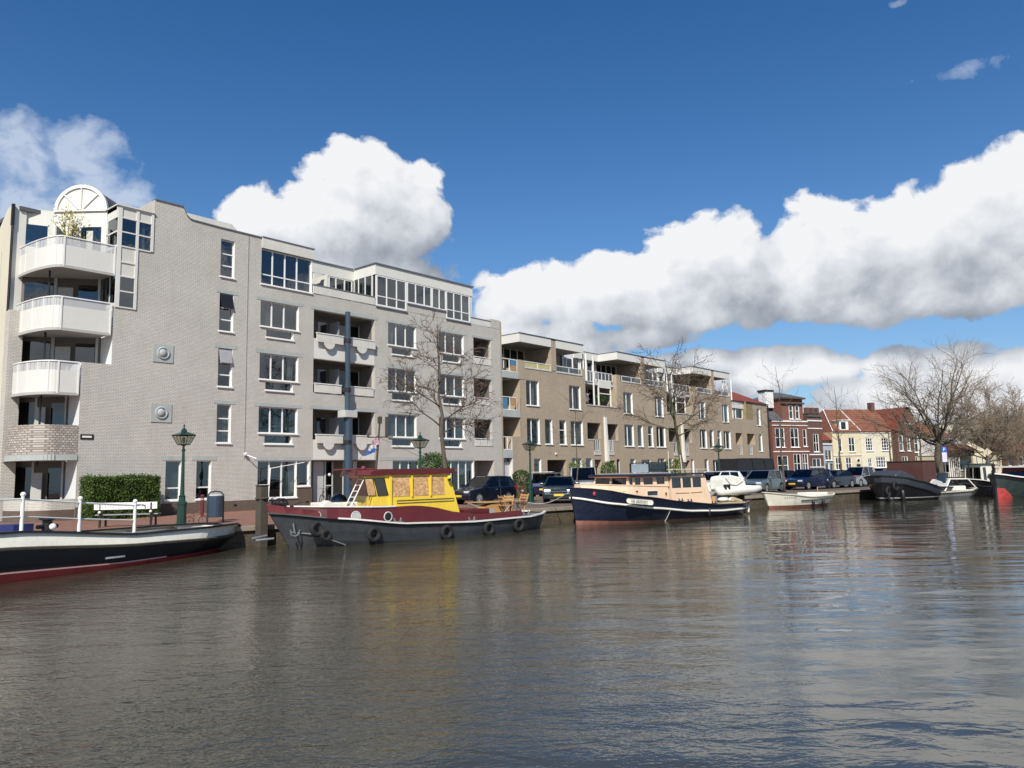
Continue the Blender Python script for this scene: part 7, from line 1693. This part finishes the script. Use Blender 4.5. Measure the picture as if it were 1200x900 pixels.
car('parked_car', 'white car half hidden by the cream canvas cover', 'car', spot(838, 50), QA+math.pi, 4.1, 1.7, 1.50, 'hatch', PWH)
car('parked_car', 'grey hatchback right of the cream canvas cover', 'car', spot(868, 55), QA+math.pi+.15, 4.0, 1.7, 1.48, 'hatch', PGR)
car('parked_car', 'grey green hatchback with a red tail light above the cream launch bow', 'car', spot(892, 52.5), QA+math.pi+.15, 3.9, 1.7, 1.50, 'hatch', PSG)
car('parked_car', 'small dark car left of the navy estate, half hidden by the thin tree', 'car', spot(908, 60), QA+math.pi, 3.9, 1.7, 1.45, 'hatch', PBK)
car('parked_car', 'navy blue estate car behind the cream launch', 'car', spot(946, 57.5), QA+math.pi, 4.5, 1.74, 1.50, 'wagon', PNV)
car('parked_car', 'dark saloon parked between the navy estate and the silver compact', 'car', spot(974, 59.5), QA+math.pi, 4.3, 1.74, 1.40, 'sedan', PB)
car('parked_car', 'tall silver compact car parked nearest the black barge', 'car', spot(1003, 62), QA+math.pi, 3.7, 1.7, 1.60, 'hatch', PSL)
car('parked_car', 'wine red car partly hidden by the bow of the black barge', 'car', spot(1027, 66), QA+math.pi, 4.0, 1.7, 1.45, 'hatch', PRD)
car('parked_car', 'dark car showing only its roof left of the brown deckhouse', 'car', spot(1040, 70), QA+math.pi, 4.2, 1.7, 1.45, 'wagon', PBK)
car('delivery_van', 'long black van towering behind the parked cars near the last lamp post', 'van', spot(872, 62), QA+math.pi+.05, 6.2, 2.0, 2.45, 'bus', PBK, belt=1.35, hood=1.2, group=None, wheel_r=.34)

# mooring ropes
def rope(p0, p1, sag, label, r=.016):
    p0, p1 = Vector(p0), Vector(p1); m = MB(); pts = [p0.lerp(p1, i/14)-Vector((0, 0, sag*math.sin(math.pi*i/14))) for i in range(15)]
    m.path(pts, r, 5); tag(m.build('mooring_line', WOODP, None), label, 'rope')
tb = [o for o in COL.objects if o.name == 'tug_boat'][0]; tmat = Matrix.Translation(tb.location) @ Matrix.Rotation(tb.rotation_euler.z, 4, 'Z')
rope(tmat @ Vector((.75, .2, 1.25)), (*spot(309.5, 25.9)[:2], .95), .10, 'dark mooring rope tying the maroon bow to the timber post')
rope(tmat @ Vector((10.4, 1.0, .62)), (24.6, 22.6, .02), .12, 'dark mooring rope from the aft deck of the grey boat up to the quay')
bgm = [o for o in COL.objects if o.name == 'barge'][0]; bmat = Matrix.Translation(bgm.location) @ Matrix.Rotation(bgm.rotation_euler.z, 4, 'Z')
rope(bmat @ Vector((1.0, -.2, .75)), (15.1, 23.75, -.02), .22, 'slack dark rope from the tip of the left barge to the quay edge', .02)
# iron mooring rings and rub posts on the quay
